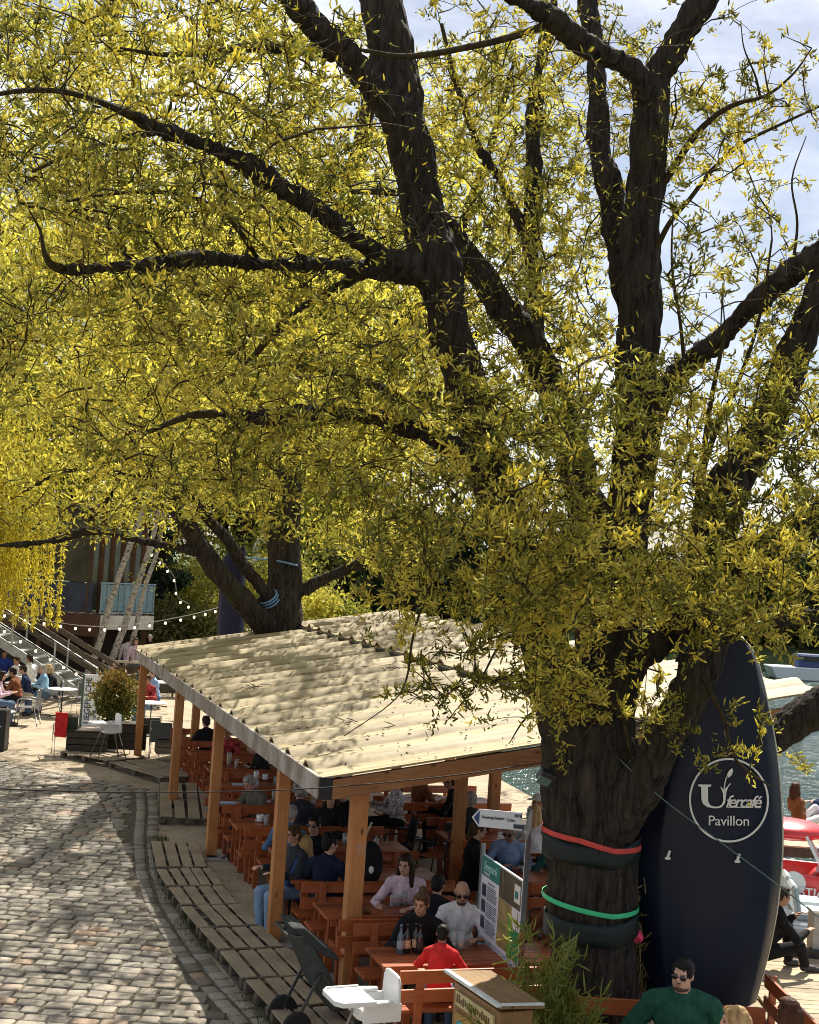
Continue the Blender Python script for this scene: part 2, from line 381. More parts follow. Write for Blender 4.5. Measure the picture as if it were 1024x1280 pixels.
# two gutter courses that follow the curved edge
for off, sz in ((.22, .2), (.44, .18)):
    yy = 10.5
    while yy < 27.2:
        x0 = path_edge_x(yy) - off + .28; x1 = path_edge_x(yy + .25) - off + .28; d = Vector((x1 - x0, .25, 0)).normalized()
        stone(Vector((x0, yy, .001)), d, Vector((-d.y, d.x, 0)), .115, sz / 2 - .01, min(1, max(0, random.gauss(.45, .22)))); yy += .245 * d.y
me = np_mesh('path', np.array(SV), np.array(SF), ST); me.materials.append(MATS['cobble_stone']); link('path', me, kind='structure')
mat('path_joints', (.10, .085, .062), .95, .35, 5, bump=.4)
jv, jf = [], []
for i in range(60):
    yy = 8 + i * .42; jv += [(-16, yy, .006), (path_edge_x(yy) + .12, yy, .006)]
for i in range(59): jf.append((2 * i, 2 * i + 1, 2 * i + 3, 2 * i + 2))
MB().add(jv, jf).build('path_bed', MATS['path_joints'], kind='structure')
# grass tufts between the path and the pallets
gv, gfq, gt = [], [], []
for i in range(5200):
    yy = random.uniform(12.5, 22); x = path_edge_x(yy) + random.gauss(.16, .10); h_ = random.uniform(.03, .10); a = random.uniform(0, 6.28); w = .004
    if noise.noise(Vector((x * 2, yy * 1.2, 0))) < -.15: continue
    lx, ly = random.gauss(0, .03), random.gauss(0, .03); k = len(gv)
    gv += [(x - w * math.cos(a), yy - w * math.sin(a), .006), (x + w * math.cos(a), yy + w * math.sin(a), .006), (x + lx + .001, yy + ly, h_), (x + lx - .001, yy + ly, h_)]
    gfq.append((k, k + 1, k + 2, k + 3)); gt += [random.random()] * 4
me = np_mesh('grass', np.array(gv), np.array(gfq), gt); me.materials.append(leafmat('grass_blade', (.14, .15, .03), (.05, .07, .015), .3)); link('grass', me, kind='stuff')
# fallen leaves and catkins scattered on the patio
gv, gfq, gt = [], [], []
for i in range(5000):
    yy = random.uniform(12.5, 30); l = random.uniform(-3, 5); p = PV(l, yy - 14.3); x, yy = p.x, p.y
    if x > shore_x(yy) - .2: continue
    a = random.uniform(0, 6.28); q = random.uniform(.012, .03); d = Vector((math.cos(a), math.sin(a), 0)) * q; e = Vector((-d.y, d.x, 0)) * .35; k = len(gv); c = Vector((x, yy, .012))
    for s_, z in ((-d, .008), (-e, .0), (d, .006), (e, .004)): gv.append(tuple(c + s_ + Vector((0, 0, z))))
    gfq.append((k, k + 1, k + 2, k + 3)); gt += [random.random()] * 4
me = np_mesh('fallen_leaves', np.array(gv), np.array(gfq), gt); me.materials.append(leafmat('dry_leaf', (.36, .28, .12), (.10, .06, .03), .2)); link('fallen_leaves', me, kind='stuff')
# ---------------------------------------------------------------- trees
def bark_mat(name, c, c2, k=1.0):
    if name in MATS: return MATS[name]
    m, t, b, o = _nt(name)
    n = _noise(t, 16 * k, (1, 1, .16), 8, .7, dist=.8); r = _ramp(t, n.outputs['Fac'], [(.35, c2), (.62, c)])
    mo = _noise(t, 1.6 * k, (1, 1, .6), 5, .6); mr = _ramp(t, mo.outputs['Fac'], [(.56, (0, 0, 0)), (.7, (1, 1, 1))])
    ge = t.nodes.new('ShaderNodeNewGeometry'); sx = t.nodes.new('ShaderNodeSeparateXYZ'); t.links.new(ge.outputs['Normal'], sx.inputs[0])
    mul = t.nodes.new('ShaderNodeMath'); mul.operation = 'MULTIPLY'; mul.use_clamp = True; t.links.new(mr.outputs[0], mul.inputs[0]); mul.inputs[1].default_value = .55
    mm = t.nodes.new('ShaderNodeMix'); mm.data_type = 'RGBA'; mm.inputs['B'].default_value = (.055, .055, .015, 1)
    t.links.new(mul.outputs[0], mm.inputs['Factor']); t.links.new(r.outputs[0], mm.inputs['A']); t.links.new(mm.outputs['Result'], b.inputs['Base Color'])
    b.inputs['Roughness'].default_value = .9; b.inputs['Specular IOR Level'].default_value = .2
    bp = t.nodes.new('ShaderNodeBump'); bp.inputs['Strength'].default_value = 1.0; bp.inputs['Distance'].default_value = .06
    t.links.new(n.outputs['Fac'], bp.inputs['Height']); t.links.new(bp.outputs[0], b.inputs['Normal'])
    MATS[name] = m; return m
BK = bark_mat('willow_bark', (.070, .057, .045), (.008, .0065, .006))
def crom(P_, k=5):
    """smooth curve through rows (x,y,z,r)"""
    A = np.asarray(P_, float); A = np.vstack([2 * A[0] - A[1], A, 2 * A[-1] - A[-2]]); out = []
    for i in range(1, len(A) - 2):
        p0, p1, p2, p3 = A[i - 1], A[i], A[i + 1], A[i + 2]
        for j in range(k):
            t = j / k; out.append(.5 * (2 * p1 + (p2 - p0) * t + (2 * p0 - 5 * p1 + 4 * p2 - p3) * t * t + (3 * p1 - p0 - 3 * p2 + p3) * t ** 3))
    out.append(A[-2]); out = np.array(out); out[:, 3] = np.maximum(out[:, 3], .004); return out
def limb(rows, k=5):
    """rows of (photo x, photo y, distance, apparent width in photo px) -> 3-D curve with radii"""
    L = []
    for x, y, Y, w in rows:
        p = P(x, y, Y=Y); L.append((p.x, p.y, p.z, w / 2 / PX(Y)))
    c = crom(L, k)
    for i in range(len(c)):                                    # a little natural wobble
        q = noise.noise_vector(Vector(c[i, :3] * 1.3)) * min(.05, c[i, 3] * .35); c[i, :3] += q
    return c
def trunk_mesh(name, limbs, vox, disp=.02, thick=.05):
    mb = MB(); thin = MB()
    for c in limbs:
        i = len(c) if c[:, 3].min() > thick * .8 else int(np.argmax(c[:, 3] < thick * .8))
        if i >= 2: mb.tube(c[:i, :3], list(c[:i, 3]), 14)
        j = max(0, i - 2)
        if i < len(c): thin.tube(c[j:, :3], list(c[j:, 3] * .96), 8)
    me = remesh(mb, vox, 3, name)
    n = len(me.vertices); co = np.empty(n * 3, np.float32); me.vertices.foreach_get('co', co); co = co.reshape(-1, 3)
    no = np.empty(n * 3, np.float32); me.vertices.foreach_get('normal', no); no = no.reshape(-1, 3)
    f1 = Vector; d = np.empty(n, np.float32)
    for i in range(n):
        x, y, z = co[i]; w = noise.noise((x * 3, y * 3, z * 3)) * .12
        a = abs(noise.noise(((x + w) * 12, (y + w) * 12, z * 1.7))); b_ = noise.noise((x * 26, y * 26, z * 5)); c_ = noise.noise((x * 2.2, y * 2.2, z * 2.2))
        d[i] = (a * 1.8 - .55) + b_ * .4 + c_ * 1.6
    co += no * (d * disp)[:, None]; me.vertices.foreach_set('co', co.reshape(-1)); me.update()
    return me, thin
def grow(limbs, targets, sag=.12, step=.22, jit=.25, r0=.012, maxr=.05):
    """attach a curved shoot from the nearest wood to every target; returns twig curves"""
    nodes = np.vstack([c[::2, :3] for c in limbs]); rad = np.concatenate([c[::2, 3] for c in limbs])
    cap_n = len(nodes) + len(targets) * 30; N = np.empty((cap_n, 3)); N[:len(nodes)] = nodes; k = len(nodes)
    T = np.asarray(targets); d0 = np.array([np.min(((nodes - q) ** 2).sum(1)) for q in T]); order = np.argsort(d0); tw = []
    for i in order:
        q = T[i]; dd = ((N[:k] - q) ** 2).sum(1); j = int(np.argmin(dd)); p = N[j]; L = math.sqrt(dd[j])
        if L < .12: continue
        m = (p + q) / 2 + RNG.normal(0, jit * L * .35, 3); m[2] += L * sag
        n = max(4, int(L / step) + 2); t = np.linspace(0, 1, n)[:, None]
        c = (1 - t) ** 2 * p + 2 * t * (1 - t) * m + t * t * q; c += RNG.normal(0, .012, c.shape) * np.minimum(1, 4 * t * (1 - t) + .1)
        r = np.linspace(min(maxr, r0 * (.5 + .55 * L)), .0034, n)
        tw.append(np.hstack([c, r[:, None]])); N[k:k + n - 1] = c[1:]; k += n - 1
    return tw
def twig_arrays(tw, n=4):
    """thin 4-sided tubes for all twigs at once"""
    V, Q = [], []; k = 0
    for c in tw:
        p = c[:, :3]; d = np.gradient(p, axis=0); d /= np.linalg.norm(d, axis=1)[:, None] + 1e-9
        a = np.where(np.abs(d[:, 2:3]) < .9, np.array([[0, 0, 1.]]), np.array([[1., 0, 0]])); x = np.cross(d, a); x /= np.linalg.norm(x, axis=1)[:, None] + 1e-9; y = np.cross(x, d)
        an = np.arange(n) * 2 * PI / n
        ring = p[:, None] + (x[:, None] * np.cos(an)[None, :, None] + y[:, None] * np.sin(an)[None, :, None]) * c[:, 3][:, None, None]
        V.append(ring.reshape(-1, 3)); m = len(p); i = np.arange(m - 1)[:, None] * n + k; j = np.arange(n)[None]; j2 = (j + 1) % n
        Q.append(np.stack([i + j, i + j2, i + n + j2, i + n + j], -1).reshape(-1, 4)); k += m * n
    return np.vstack(V), np.vstack(Q)
def spots_on(tw, per_m, start=.25, clump=3, spread=.03):
    """anchor points + directions along twigs, in small clusters"""
    B, Dn = [], []
    for c in tw:
        p = c[:, :3]; seg = np.linalg.norm(np.diff(p, axis=0), axis=1); L = seg.sum(); n = max(2, int(L * (1 - start) * per_m / clump + RNG.random()))
        cs = np.concatenate([[0], np.cumsum(seg)]) / L; t = start + (1 - start) * np.sqrt(RNG.random(n)); t[0] = 1.0
        t = np.repeat(t, clump); q = np.stack([np.interp(t, cs, p[:, a]) for a in range(3)], 1); q += RNG.normal(0, spread, q.shape)
        i = np.clip(np.searchsorted(cs, t) - 1, 0, len(p) - 2); d = p[i + 1] - p[i]; d /= np.linalg.norm(d, axis=1)[:, None] + 1e-9
        B.append(q); Dn.append(d)
    return np.vstack(B), np.vstack(Dn)
def unit(a): return a / (np.linalg.norm(a, axis=1)[:, None] + 1e-9)
def catkins(B, Dn, l0, l1, w, up=.35, spindle=True, rnd=.9):
    """curved slender catkins/leaves at B"""
    n = len(B); d = unit(Dn * .45 + RNG.normal(0, rnd, (n, 3)) * .6 + np.array([0, 0, up])); L = RNG.uniform(l0, l1, n)[:, None]; W = w * RNG.uniform(.75, 1.25, n)[:, None]
    x = unit(np.cross(d, RNG.normal(0, 1, (n, 3)))); y = np.cross(d, x); cu = unit(RNG.normal(0, 1, (n, 3)) + np.array([0, 0, .9])) * L * .28
    cl_ = np.array([noise.noise((q_[0] * k_, q_[1] * k_, q_[2] * k_)) for q_ in B.tolist()]) if (k_ := (1.3 if l1 < .12 else .7)) else 0
    tint = np.clip(RNG.normal(.52, .24, n) + cl_ * .75, 0, 1)
    if spindle:
        rows = []
        for t, s in ((0, .55), (.35, 1.0), (.75, .8), (1, .12)):
            c = B + d * L * t + cu * t * t
            for k in range(3):
                a = 2 * PI * k / 3; rows.append(c + (x * math.cos(a) + y * math.sin(a)) * W * s * .5)
        V = np.stack(rows, 1); q = []
        for r in range(3):
            for k in range(3): q.append((r * 3 + k, r * 3 + (k + 1) % 3, r * 3 + 3 + (k + 1) % 3, r * 3 + 3 + k))
        nv = 12
    else:
        rows = []
        for t, s in ((0, .5), (.5, 1.0), (1, .35)):
            c = B + d * L * t + cu * t * t; rows += [c - x * W * s * .5, c + x * W * s * .5]
        V = np.stack(rows, 1); q = [(0, 1, 3, 2), (2, 3, 5, 4)]; nv = 6
    Q = (np.arange(n)[:, None, None] * nv + np.array(q)[None]).reshape(-1, 4)
    return V.reshape(-1, 3), Q, np.repeat(tint, nv)
def merge(parts):
    V, Q, T = [], [], []; k = 0
    for v, q, t in parts: V.append(v); Q.append(q + k); T.append(t); k += len(v)
    return np.vstack(V), np.vstack(Q), np.concatenate(T)
def proj(p):
    q = np.asarray(p) - np.array([0, 0, H]); d = q @ np.array(fw); u = q @ np.array(rt); w = q @ np.array(upv)
    return np.stack([512 + F * u / d, 640 - F * w / d, d], -1)
CLEAR = None
def clear_of(S):
    """True where a spot in front of the camera hides a bare limb of the big willow"""
    out = (np.abs(S[:, 0] - 909) < 56) & (np.abs(S[:, 1] - 1016) < 34)
    for a, b_, w in zip(CLEAR[:-1], CLEAR[1:], CLEAR[:-1, 3]):
        if b_[3] < 0: continue
        ab = b_[:2] - a[:2]; t = np.clip(((S[:, :2] - a[:2]) @ ab) / (ab @ ab + 1e-6), 0, 1); dd = np.linalg.norm(S[:, :2] - a[:2] - t[:, None] * ab, axis=1)
        out |= (dd < w / 2 + 5) & (S[:, 2] < a[2] + .1) & (S[:, 1] < 440)
    return out
def blob(cx, cy, rx, ry, Y0, Y1, n, lo=-1e9):
    """targets inside a lens of air in front of the camera"""
    out = []
    while len(out) < n:
        a, r_ = random.uniform(0, 2 * PI), math.sqrt(random.random()); x, y = cx + rx * r_ * math.cos(a), cy + ry * r_ * math.sin(a); Y = random.uniform(Y0, Y1)
        p = P(x, y, Y=Y)
        if noise.noise(p * 1.15) < -.06 and random.random() < .85: continue
        if p.z > lo: out.append(tuple(p))
    return out

# ---- the big willow in front
LM = [
 [(744, 1350, 13.2, 165), (742, 1290, 13.2, 128), (740, 1190, 13.2, 110), (738, 1090, 13.2, 112), (738, 1010, 13.2, 116), (737, 950, 13.2, 118), (734, 900, 13.2, 108)],
 [(728, 960, 13.2, 92), (708, 890, 13.2, 78), (688, 830, 13.1, 62), (668, 760, 13.05, 58), (640, 670, 12.95, 58), (608, 570, 12.85, 56), (583, 480, 12.8, 54), (562, 410, 12.8, 54), (545, 340, 12.8, 60), (528, 260, 12.8, 55), (512, 180, 12.8, 56), (500, 130, 12.85, 60), (489, 70, 12.9, 58), (478, 0, 12.95, 55), (468, -90, 13.0, 48)],
 [(508, 170, 12.8, 44), (475, 115, 12.65, 38), (432, 66, 12.45, 36), (395, 30, 12.25, 36), (350, -25, 12.0, 34), (300, -90, 11.8, 28)],
 [(430, 68, 12.5, 20), (390, 64, 12.3, 17), (340, 58, 12.0, 15), (285, 63, 11.7, 11), (210, 68, 11.4, 7), (150, 60, 11.2, 4)],
 [(540, 355, 12.8, 34), (500, 340, 12.6, 26), (440, 332, 12.3, 20), (390, 330, 12.0, 20), (320, 328, 11.6, 21), (250, 324, 11.2, 19), (180, 331, 10.9, 18), (110, 336, 10.6, 16), (70, 334, 10.4, 13), (56, 318, 10.3, 7), (50, 288, 10.3, 4), (36, 262, 10.2, 2)],
 [(162, 324, 10.9, 9), (140, 292, 10.7, 8), (95, 266, 10.5, 6), (35, 258, 10.3, 4)],
 [(206, 320, 11.0, 6), (180, 288, 10.8, 5), (130, 265, 10.6, 4), (70, 262, 10.4, 3)],
 [(322, 322, 11.6, 8), (285, 272, 11.3, 7), (235, 245, 11.0, 6), (165, 240, 10.7, 5), (80, 252, 10.4, 4)],
 [(375, 322, 11.9, 6), (340, 268, 11.6, 5), (290, 236, 11.3, 4), (220, 225, 11.0, 3)],
 [(530, 338, 12.8, 38), (495, 322, 12.5, 29), (450, 300, 12.1, 29), (400, 264, 11.7, 29), (360, 240, 11.4, 25), (310, 208, 11.0, 23), (250, 182, 10.6, 21), (195, 162, 10.3, 19), (165, 145, 10.1, 14), (125, 127, 9.8, 9), (80, 114, 9.6, 8), (30, 113, 9.4, 7), (-20, 121, 9.2, 6)],
 [(205, 165, 10.35, 7), (150, 175, 10.2, 6), (90, 192, 10.0, 5), (40, 215, 9.9, 4)],
 [(460, 336, 12.4, 16), (420, 358, 12.6, 14), (385, 379, 12.8, 13), (345, 412, 13.0, 11), (305, 462, 13.2, 7)],
 [(612, 590, 12.85, 44), (565, 556, 12.6, 34), (510, 532, 12.3, 28), (460, 520, 12.0, 25), (400, 516, 11.7, 23), (340, 523, 11.4, 22), (290, 520, 11.2, 15), (240, 520, 11.0, 10), (185, 540, 10.8, 6)],
 [(560, 500, 12.9, 16), (500, 492, 13.2, 15), (440, 470, 13.4, 13), (380, 460, 13.6, 10), (300, 452, 13.8, 6)],
 [(752, 880, 13.4, 62), (745, 780, 13.5, 54), (735, 670, 13.6, 50), (722, 580, 13.7, 46), (695, 490, 13.8, 44), (660, 425, 13.9, 40), (625, 382, 14.0, 38), (597, 337, 14.1, 34), (572, 300, 14.2, 28), (540, 265, 14.3, 18), (500, 242, 14.5, 12), (440, 240, 14.8, 7)],
 [(748, 960, 13.25, 96), (758, 890, 13.35, 66), (764, 820, 13.45, 60), (775, 740, 13.5, 60), (787, 650, 13.6, 58), (795, 560, 13.6, 56), (797, 470, 13.6, 52), (800, 390, 13.6, 53), (803, 310, 13.6, 50), (808, 230, 13.6, 48), (812, 150, 13.6, 48), (820, 100, 13.6, 42), (838, 68, 13.5, 40), (864, 28, 13.4, 38), (892, -18, 13.3, 34), (935, -90, 13.1, 26)],
 [(812, 140, 13.6, 38), (795, 97, 13.4, 32), (765, 70, 13.2, 30), (725, 50, 13.0, 28), (690, 25, 12.8, 27), (650, 3, 12.6, 24), (600, -25, 12.4, 18)],
 [(684, 32, 12.8, 11), (650, 44, 12.6, 10), (600, 56, 12.4, 9), (512, 70, 12.1, 8), (450, 62, 11.9, 5)],
 [(798, 440, 13.7, 36), (784, 350, 13.9, 35), (768, 280, 14.1, 34), (752, 200, 14.3, 34), (745, 120, 14.5, 29), (738, 40, 14.7, 24), (733, -60, 14.9, 18)],
 [(800, 560, 13.6, 34), (830, 490, 13.3, 28), (860, 456, 13.1, 27), (905, 412, 12.9, 28), (950, 372, 12.7, 29), (990, 339, 12.5, 28), (1040, 305, 12.3, 26), (1130, 240, 12.0, 18)],
 [(752, 940, 13.2, 84), (770, 872, 13.25, 60), (792, 818, 13.25, 52), (838, 786, 13.15, 50), (872, 742, 13.0, 56), (892, 670, 12.9, 52), (913, 612, 12.8, 54), (938, 570, 12.8, 50), (962, 520, 12.7, 47), (986, 460, 12.6, 46), (1012, 405, 12.5, 44), (1050, 330, 12.4, 40), (1110, 230, 12.2, 26)],
 [(880, 762, 13.05, 54), (905, 716, 12.8, 46), (945, 690, 12.5, 44), (985, 668, 12.2, 44), (1040, 640, 12.0, 40), (1120, 590, 11.8, 26)],
 [(752, 1040, 13.05, 80), (796, 980, 12.8, 60), (828, 926, 12.62, 52), (851, 886, 12.57, 50), (869, 850, 12.55, 48), (890, 808, 12.6, 48), (905, 765, 12.8, 48)],
 [(893, 800, 12.6, 40), (930, 776, 12.4, 30), (975, 772, 12.2, 26), (1040, 768, 12.0, 22), (1110, 750, 11.8, 14)],
 [(775, 1030, 13.45, 60), (850, 990, 13.7, 48), (930, 942, 13.75, 44), (985, 912, 13.75, 44), (1040, 868, 13.7, 42), (1120, 800, 13.5, 30)],
 [(748, 690, 13.6, 36), (715, 590, 13.9, 30), (690, 500, 14.2, 27), (672, 420, 14.5, 25), (664, 330, 14.8, 23), (668, 240, 15.0, 21), (668, 160, 15.2, 19), (672, 90, 15.4, 17), (690, 10, 15.6, 14), (700, -60, 15.7, 10)],
 [(665, 322, 14.85, 15), (645, 266, 14.9, 14), (625, 225, 15.0, 12), (600, 185, 15.0, 10), (572, 110, 15.0, 8), (552, 30, 15.0, 5)],
 [(818, 250, 13.6, 12), (842, 210, 13.4, 10), (872, 166, 13.2, 9), (912, 133, 13.0, 6), (957, 120, 12.8, 4.5), (992, 92, 12.6, 3), (1015, 60, 12.5, 1.5)],
 [(950, 121, 12.85, 4), (944, 95, 12.7, 3), (930, 60, 12.6, 2), (926, 25, 12.5, 1)],
 [(812, 330, 13.6, 9), (837, 280, 13.4, 7), (862, 250, 13.2, 6), (892, 211, 13.0, 6), (927, 180, 12.8, 5), (977, 155, 12.6, 4), (1030, 130, 12.4, 3)],
 [(856, 462, 13.1, 6), (850, 400, 13.0, 4.5), (840, 330, 13.0, 3.2), (842, 250, 13.0, 1.5)],
 [(868, 640, 12.9, 9), (887, 560, 12.7, 8), (925, 472, 12.5, 6), (952, 386, 12.4, 4), (965, 300, 12.3, 3)],
 [(850, 830, 12.9, 16), (880, 560, 12.3, 8), (905, 420, 12.0, 5)],
 [(990, 340, 12.5, 5), (997, 280, 12.4, 3.5), (990, 225, 12.3, 2.4), (1008, 170, 12.2, 1.2)],
 [(655, 735, 13.0, 12), (590, 700, 12.2, 6), (545, 720, 11.8, 4), (518, 790, 11.5, 3.4), (508, 850, 11.4, 2.6), (488, 880, 11.4, 1.6), (430, 920, 11.3, 1)],
 [(672, 790, 13.0, 7), (630, 800, 12.2, 4), (600, 850, 11.9, 2.4), (560, 900, 11.8, 1)],
 [(700, 870, 12.9, 5), (660, 895, 12.3, 3), (636, 930, 12.2, 1.2)],
 [(880, 850, 12.3, 8), (905, 900, 12.1, 5), (920, 950, 12.0, 4), (965, 985, 12.0, 2)],
 [(790, 950, 12.7, 5), (770, 880, 12.4, 4), (720, 930, 12.4, 2)],
]
big = [limb(r_) for r_ in LM]
root = thing('willow_tree', 'huge old willow with thick dark forking limbs, strapped trunk and catkins hanging over the pavilion', 'tree', (0, 0, 0))
pb = P(743, 1300, Y=13.2); root.location = (pb.x, pb.y, 0)
def local(me, o):
    n = len(me.vertices); co = np.empty(n * 3, np.float32); me.vertices.foreach_get('co', co); co = co.reshape(-1, 3) - np.array(o, np.float32)
    me.vertices.foreach_set('co', co.reshape(-1)); me.update(); return me
me, thin = trunk_mesh('trunk', big, .022, .028); me.materials.append(BK); link('trunk', local(me, root.location), root)
_cl = []
for i_ in (1, 2, 4, 9, 12, 14, 15, 16, 18, 19, 20):
    for (x_, y_, Y_, w_) in LM[i_]: _cl.append((x_, y_, Y_, w_))
    _cl.append((0, 0, 0, -1))
_c2 = []
for q_ in _cl: _c2.append(q_)
CLEAR = np.array(_c2, float)
TG = []
for b_ in [(760, 600, 270, 190, 9.2, 13.4, 330), (590, 610, 160, 160, 9.4, 13.4, 190), (950, 620, 130, 160, 9.4, 13.2, 165), (690, 740, 210, 75, 9.6, 12.6, 165), (900, 730, 130, 65, 9.6, 12.4, 85), (640, 850, 120, 60, 10.8, 12.5, 26), (770, 880, 90, 45, 11.2, 12.4, 14),
           (640, 430, 120, 120, 11, 15, 190), (560, 400, 90, 190, 11, 15, 80), (930, 260, 110, 250, 10.8, 14.5, 105), (1000, 430, 70, 110, 11, 13.5, 60), (690, 160, 150, 180, 12, 16.5, 330), (560, 180, 90, 200, 12, 16, 80),
           (250, 190, 280, 170, 8.6, 13.2, 420), (140, 410, 200, 130, 9, 13, 200), (380, 440, 170, 110, 9.6, 13.6, 190), (200, 40, 260, 70, 9.5, 13, 170), (400, 250, 110, 110, 11, 14, 90), (330, 570, 200, 60, 9.8, 13, 110), (860, 100, 90, 90, 12, 14.5, 40),
           (735, 855, 100, 40, 11.6, 12.8, 26), (600, 830, 90, 50, 11.2, 12.6, 26), (925, 930, 50, 60, 11.7, 12.3, 9)]:
    TG += blob(*b_)
tw = grow(big, TG)
# side shoots give the crown its finest texture
sub = []
for c in tw:
    for _ in range(2 if len(c) > 4 else 1):
        i = random.randrange(1, len(c)); p = c[i, :3]; d = RNG.normal(0, 1, 3); d[2] = d[2] * .6 - .1; d /= np.linalg.norm(d); L = random.uniform(.22, .55)
        t = np.linspace(0, 1, 5)[:, None]; q = p + d * L * t + np.array([0, 0, -.25 * L]) * t * t
        sub.append(np.hstack([q, np.linspace(.004, .0022, 5)[:, None]]))
alltw = tw + sub
V1, Q1 = twig_arrays(alltw); k = len(V1)
if thin.v: V1 = np.vstack([V1, np.array([tuple(q) for q in thin.v])])
tq = [tuple(i + k for i in f) for f in thin.f if len(f) == 4]; Q1 = np.vstack([Q1, np.array(tq)]) if tq else Q1
TWM = bark_mat('twig_bark', (.085, .065, .025), (.03, .022, .012))
me = np_mesh('twigs', V1, Q1); me.materials.append(TWM); link('twigs', local(me, root.location), root)
B, Dn = spots_on(alltw, 44, .15, 6, .024); kp = ~(clear_of(proj(B)) & (RNG.random(len(B)) < .93)); B, Dn = B[kp], Dn[kp]
v, q, tn = catkins(B, Dn, .040, .078, .0185)
B2, Dn2 = spots_on(alltw, 22, .1, 3, .03); kp = ~(clear_of(proj(B2)) & (RNG.random(len(B2)) < .9)); B2, Dn2 = B2[kp], Dn2[kp]
v2, q2, tn2 = catkins(B2, Dn2, .035, .06, .014, spindle=False); tn2 = tn2 * .6
me = np_mesh('crown', *merge([(v, q, tn), (v2, q2, tn2)])); me.materials.append(leafmat('willow_catkin', (.95, .84, .18), (.19, .205, .026), .62)); link('crown', local(me, root.location), root)
print('big willow', len(tw), len(B), len(B2))

# ---- second willow behind the pavilion
L2 = [
 [(352, 850, 31.5, 60), (354, 780, 31.5, 52), (354, 720, 31.5, 42), (355, 660, 31.5, 40), (358, 600, 31.5, 40), (368, 500, 31.5, 36), (395, 380, 31.3, 30), (435, 250, 31, 24), (465, 110, 31, 18), (480, -20, 31, 12)],
 [(350, 800, 31.5, 36), (325, 776, 31.0, 30), (290, 735, 30.4, 27), (262, 700, 30, 25), (238, 662, 29.6, 24), (214, 626, 29.2, 22), (180, 570, 28.6, 18), (130, 500, 28, 13), (60, 440, 27.4, 8)],
 [(352, 775, 31.5, 26), (330, 740, 31, 18), (295, 690, 30.5, 15), (255, 640, 30, 14), (220, 590, 29.5, 11), (190, 520, 29, 7)],
 [(345, 790, 31.3, 20), (315, 752, 31, 12), (296, 735, 30.8, 8)],
 [(370, 745, 31.5, 16), (400, 726, 31.5, 15), (440, 708, 31.4, 13), (490, 690, 31, 9), (540, 660, 30.5, 5)],
 [(268, 705, 30, 14), (235, 688, 29.6, 12), (190, 678, 29.2, 11), (150, 670, 28.8, 11), (105, 664, 28.5, 12), (75, 673, 28.3, 10), (40, 680, 28.1, 8), (-20, 682, 27.9, 6)],
 [(356, 620, 31.5, 28), (330, 520, 31.8, 24), (300, 420, 32, 20), (285, 300, 32.2, 16), (270, 160, 32.4, 12), (262, 0, 32.6, 8)],
 [(362, 580, 31.5, 26), (420, 500, 31, 22), (490, 420, 30.5, 19), (555, 330, 30.2, 16), (605, 210, 30, 12), (645, 70, 29.8, 8)],
 [(240, 665, 29.6, 14), (215, 640, 29.5, 12), (190, 630, 29.3, 8), (140, 620, 29, 5)],
 [(300, 420, 32, 12), (220, 340, 31.5, 10), (150, 240, 31, 8), (90, 120, 30.5, 5)],
 [(205, 610, 29, 12), (150, 590, 28.5, 9), (80, 590, 28, 6), (20, 620, 27.6, 4)],
 [(100, 664, 28.5, 6), (150, 600, 28.3, 5), (170, 520, 28, 3)],
 [(490, 420, 30.5, 11), (560, 430, 30, 9), (640, 400, 29.5, 6), (720, 380, 29, 4)],
]
mid = [limb(r_, 4) for r_ in L2]
root2 = thing('willow_tree', 'second dark-trunked willow behind the pavilion roof, one limb tied with blue rope', 'tree'); pb = P(353, 800, Y=31.5); root2.location = (pb.x, pb.y, 0)
me, thin = trunk_mesh('trunk', mid, .045, .03, .04); me.materials.append(BK); link('trunk', local(me, root2.location), root2)
TG = []
for b_ in [(230, 520, 260, 130, 23, 37, 420), (120, 610, 150, 70, 25, 33, 170), (420, 600, 130, 80, 26, 36, 150), (330, 250, 330, 240, 25, 39, 720), (100, 350, 180, 250, 25, 38, 420), (600, 300, 170, 260, 27, 38, 480), (560, 560, 120, 90, 27, 35, 120), (700, 520, 80, 120, 28, 35, 60), (500, 690, 60, 30, 28, 33, 40), (130, 40, 200, 60, 26, 36, 120), (220, 330, 280, 200, 18, 25, 330), (80, 200, 180, 200, 20, 28, 200), (-120, 300, 160, 300, 20, 32, 260)]:  # last three blobs added toward the viewer and left, to shade the path
    TG += blob(*b_)
nn_ = 0  # extra crown targets added above the pavilion roof to cast shade on the path
while nn_ < 820:
    q_ = (random.uniform(-6.5, .8), random.uniform(18, 29), random.uniform(6.3, 10.5))
    if noise.noise(Vector(q_) * .45) > -.12: TG.append(q_); nn_ += 1
tw2 = grow(mid, TG, step=.5, r0=.016, maxr=.09)
V1, Q1 = twig_arrays(tw2, 3); k = len(V1)
if thin.v: V1 = np.vstack([V1, np.array([tuple(q) for q in thin.v])]); Q1 = np.vstack([Q1, np.array([tuple(i + k for i in f) for f in thin.f if len(f) == 4])])
me = np_mesh('twigs', V1, Q1); me.materials.append(TWM); link('twigs', local(me, root2.location), root2)
B, Dn = spots_on(tw2, 34, .08, 4, .12); v, q, tn = catkins(B, Dn, .10, .19, .04, spindle=False, up=.1)
me = np_mesh('crown', v, q, tn); me.materials.append(leafmat('willow_leaf', (.84, .73, .10), (.22, .23, .028), .6)); link('crown', local(me, root2.location), root2)
print('second willow', len(tw2), len(B))

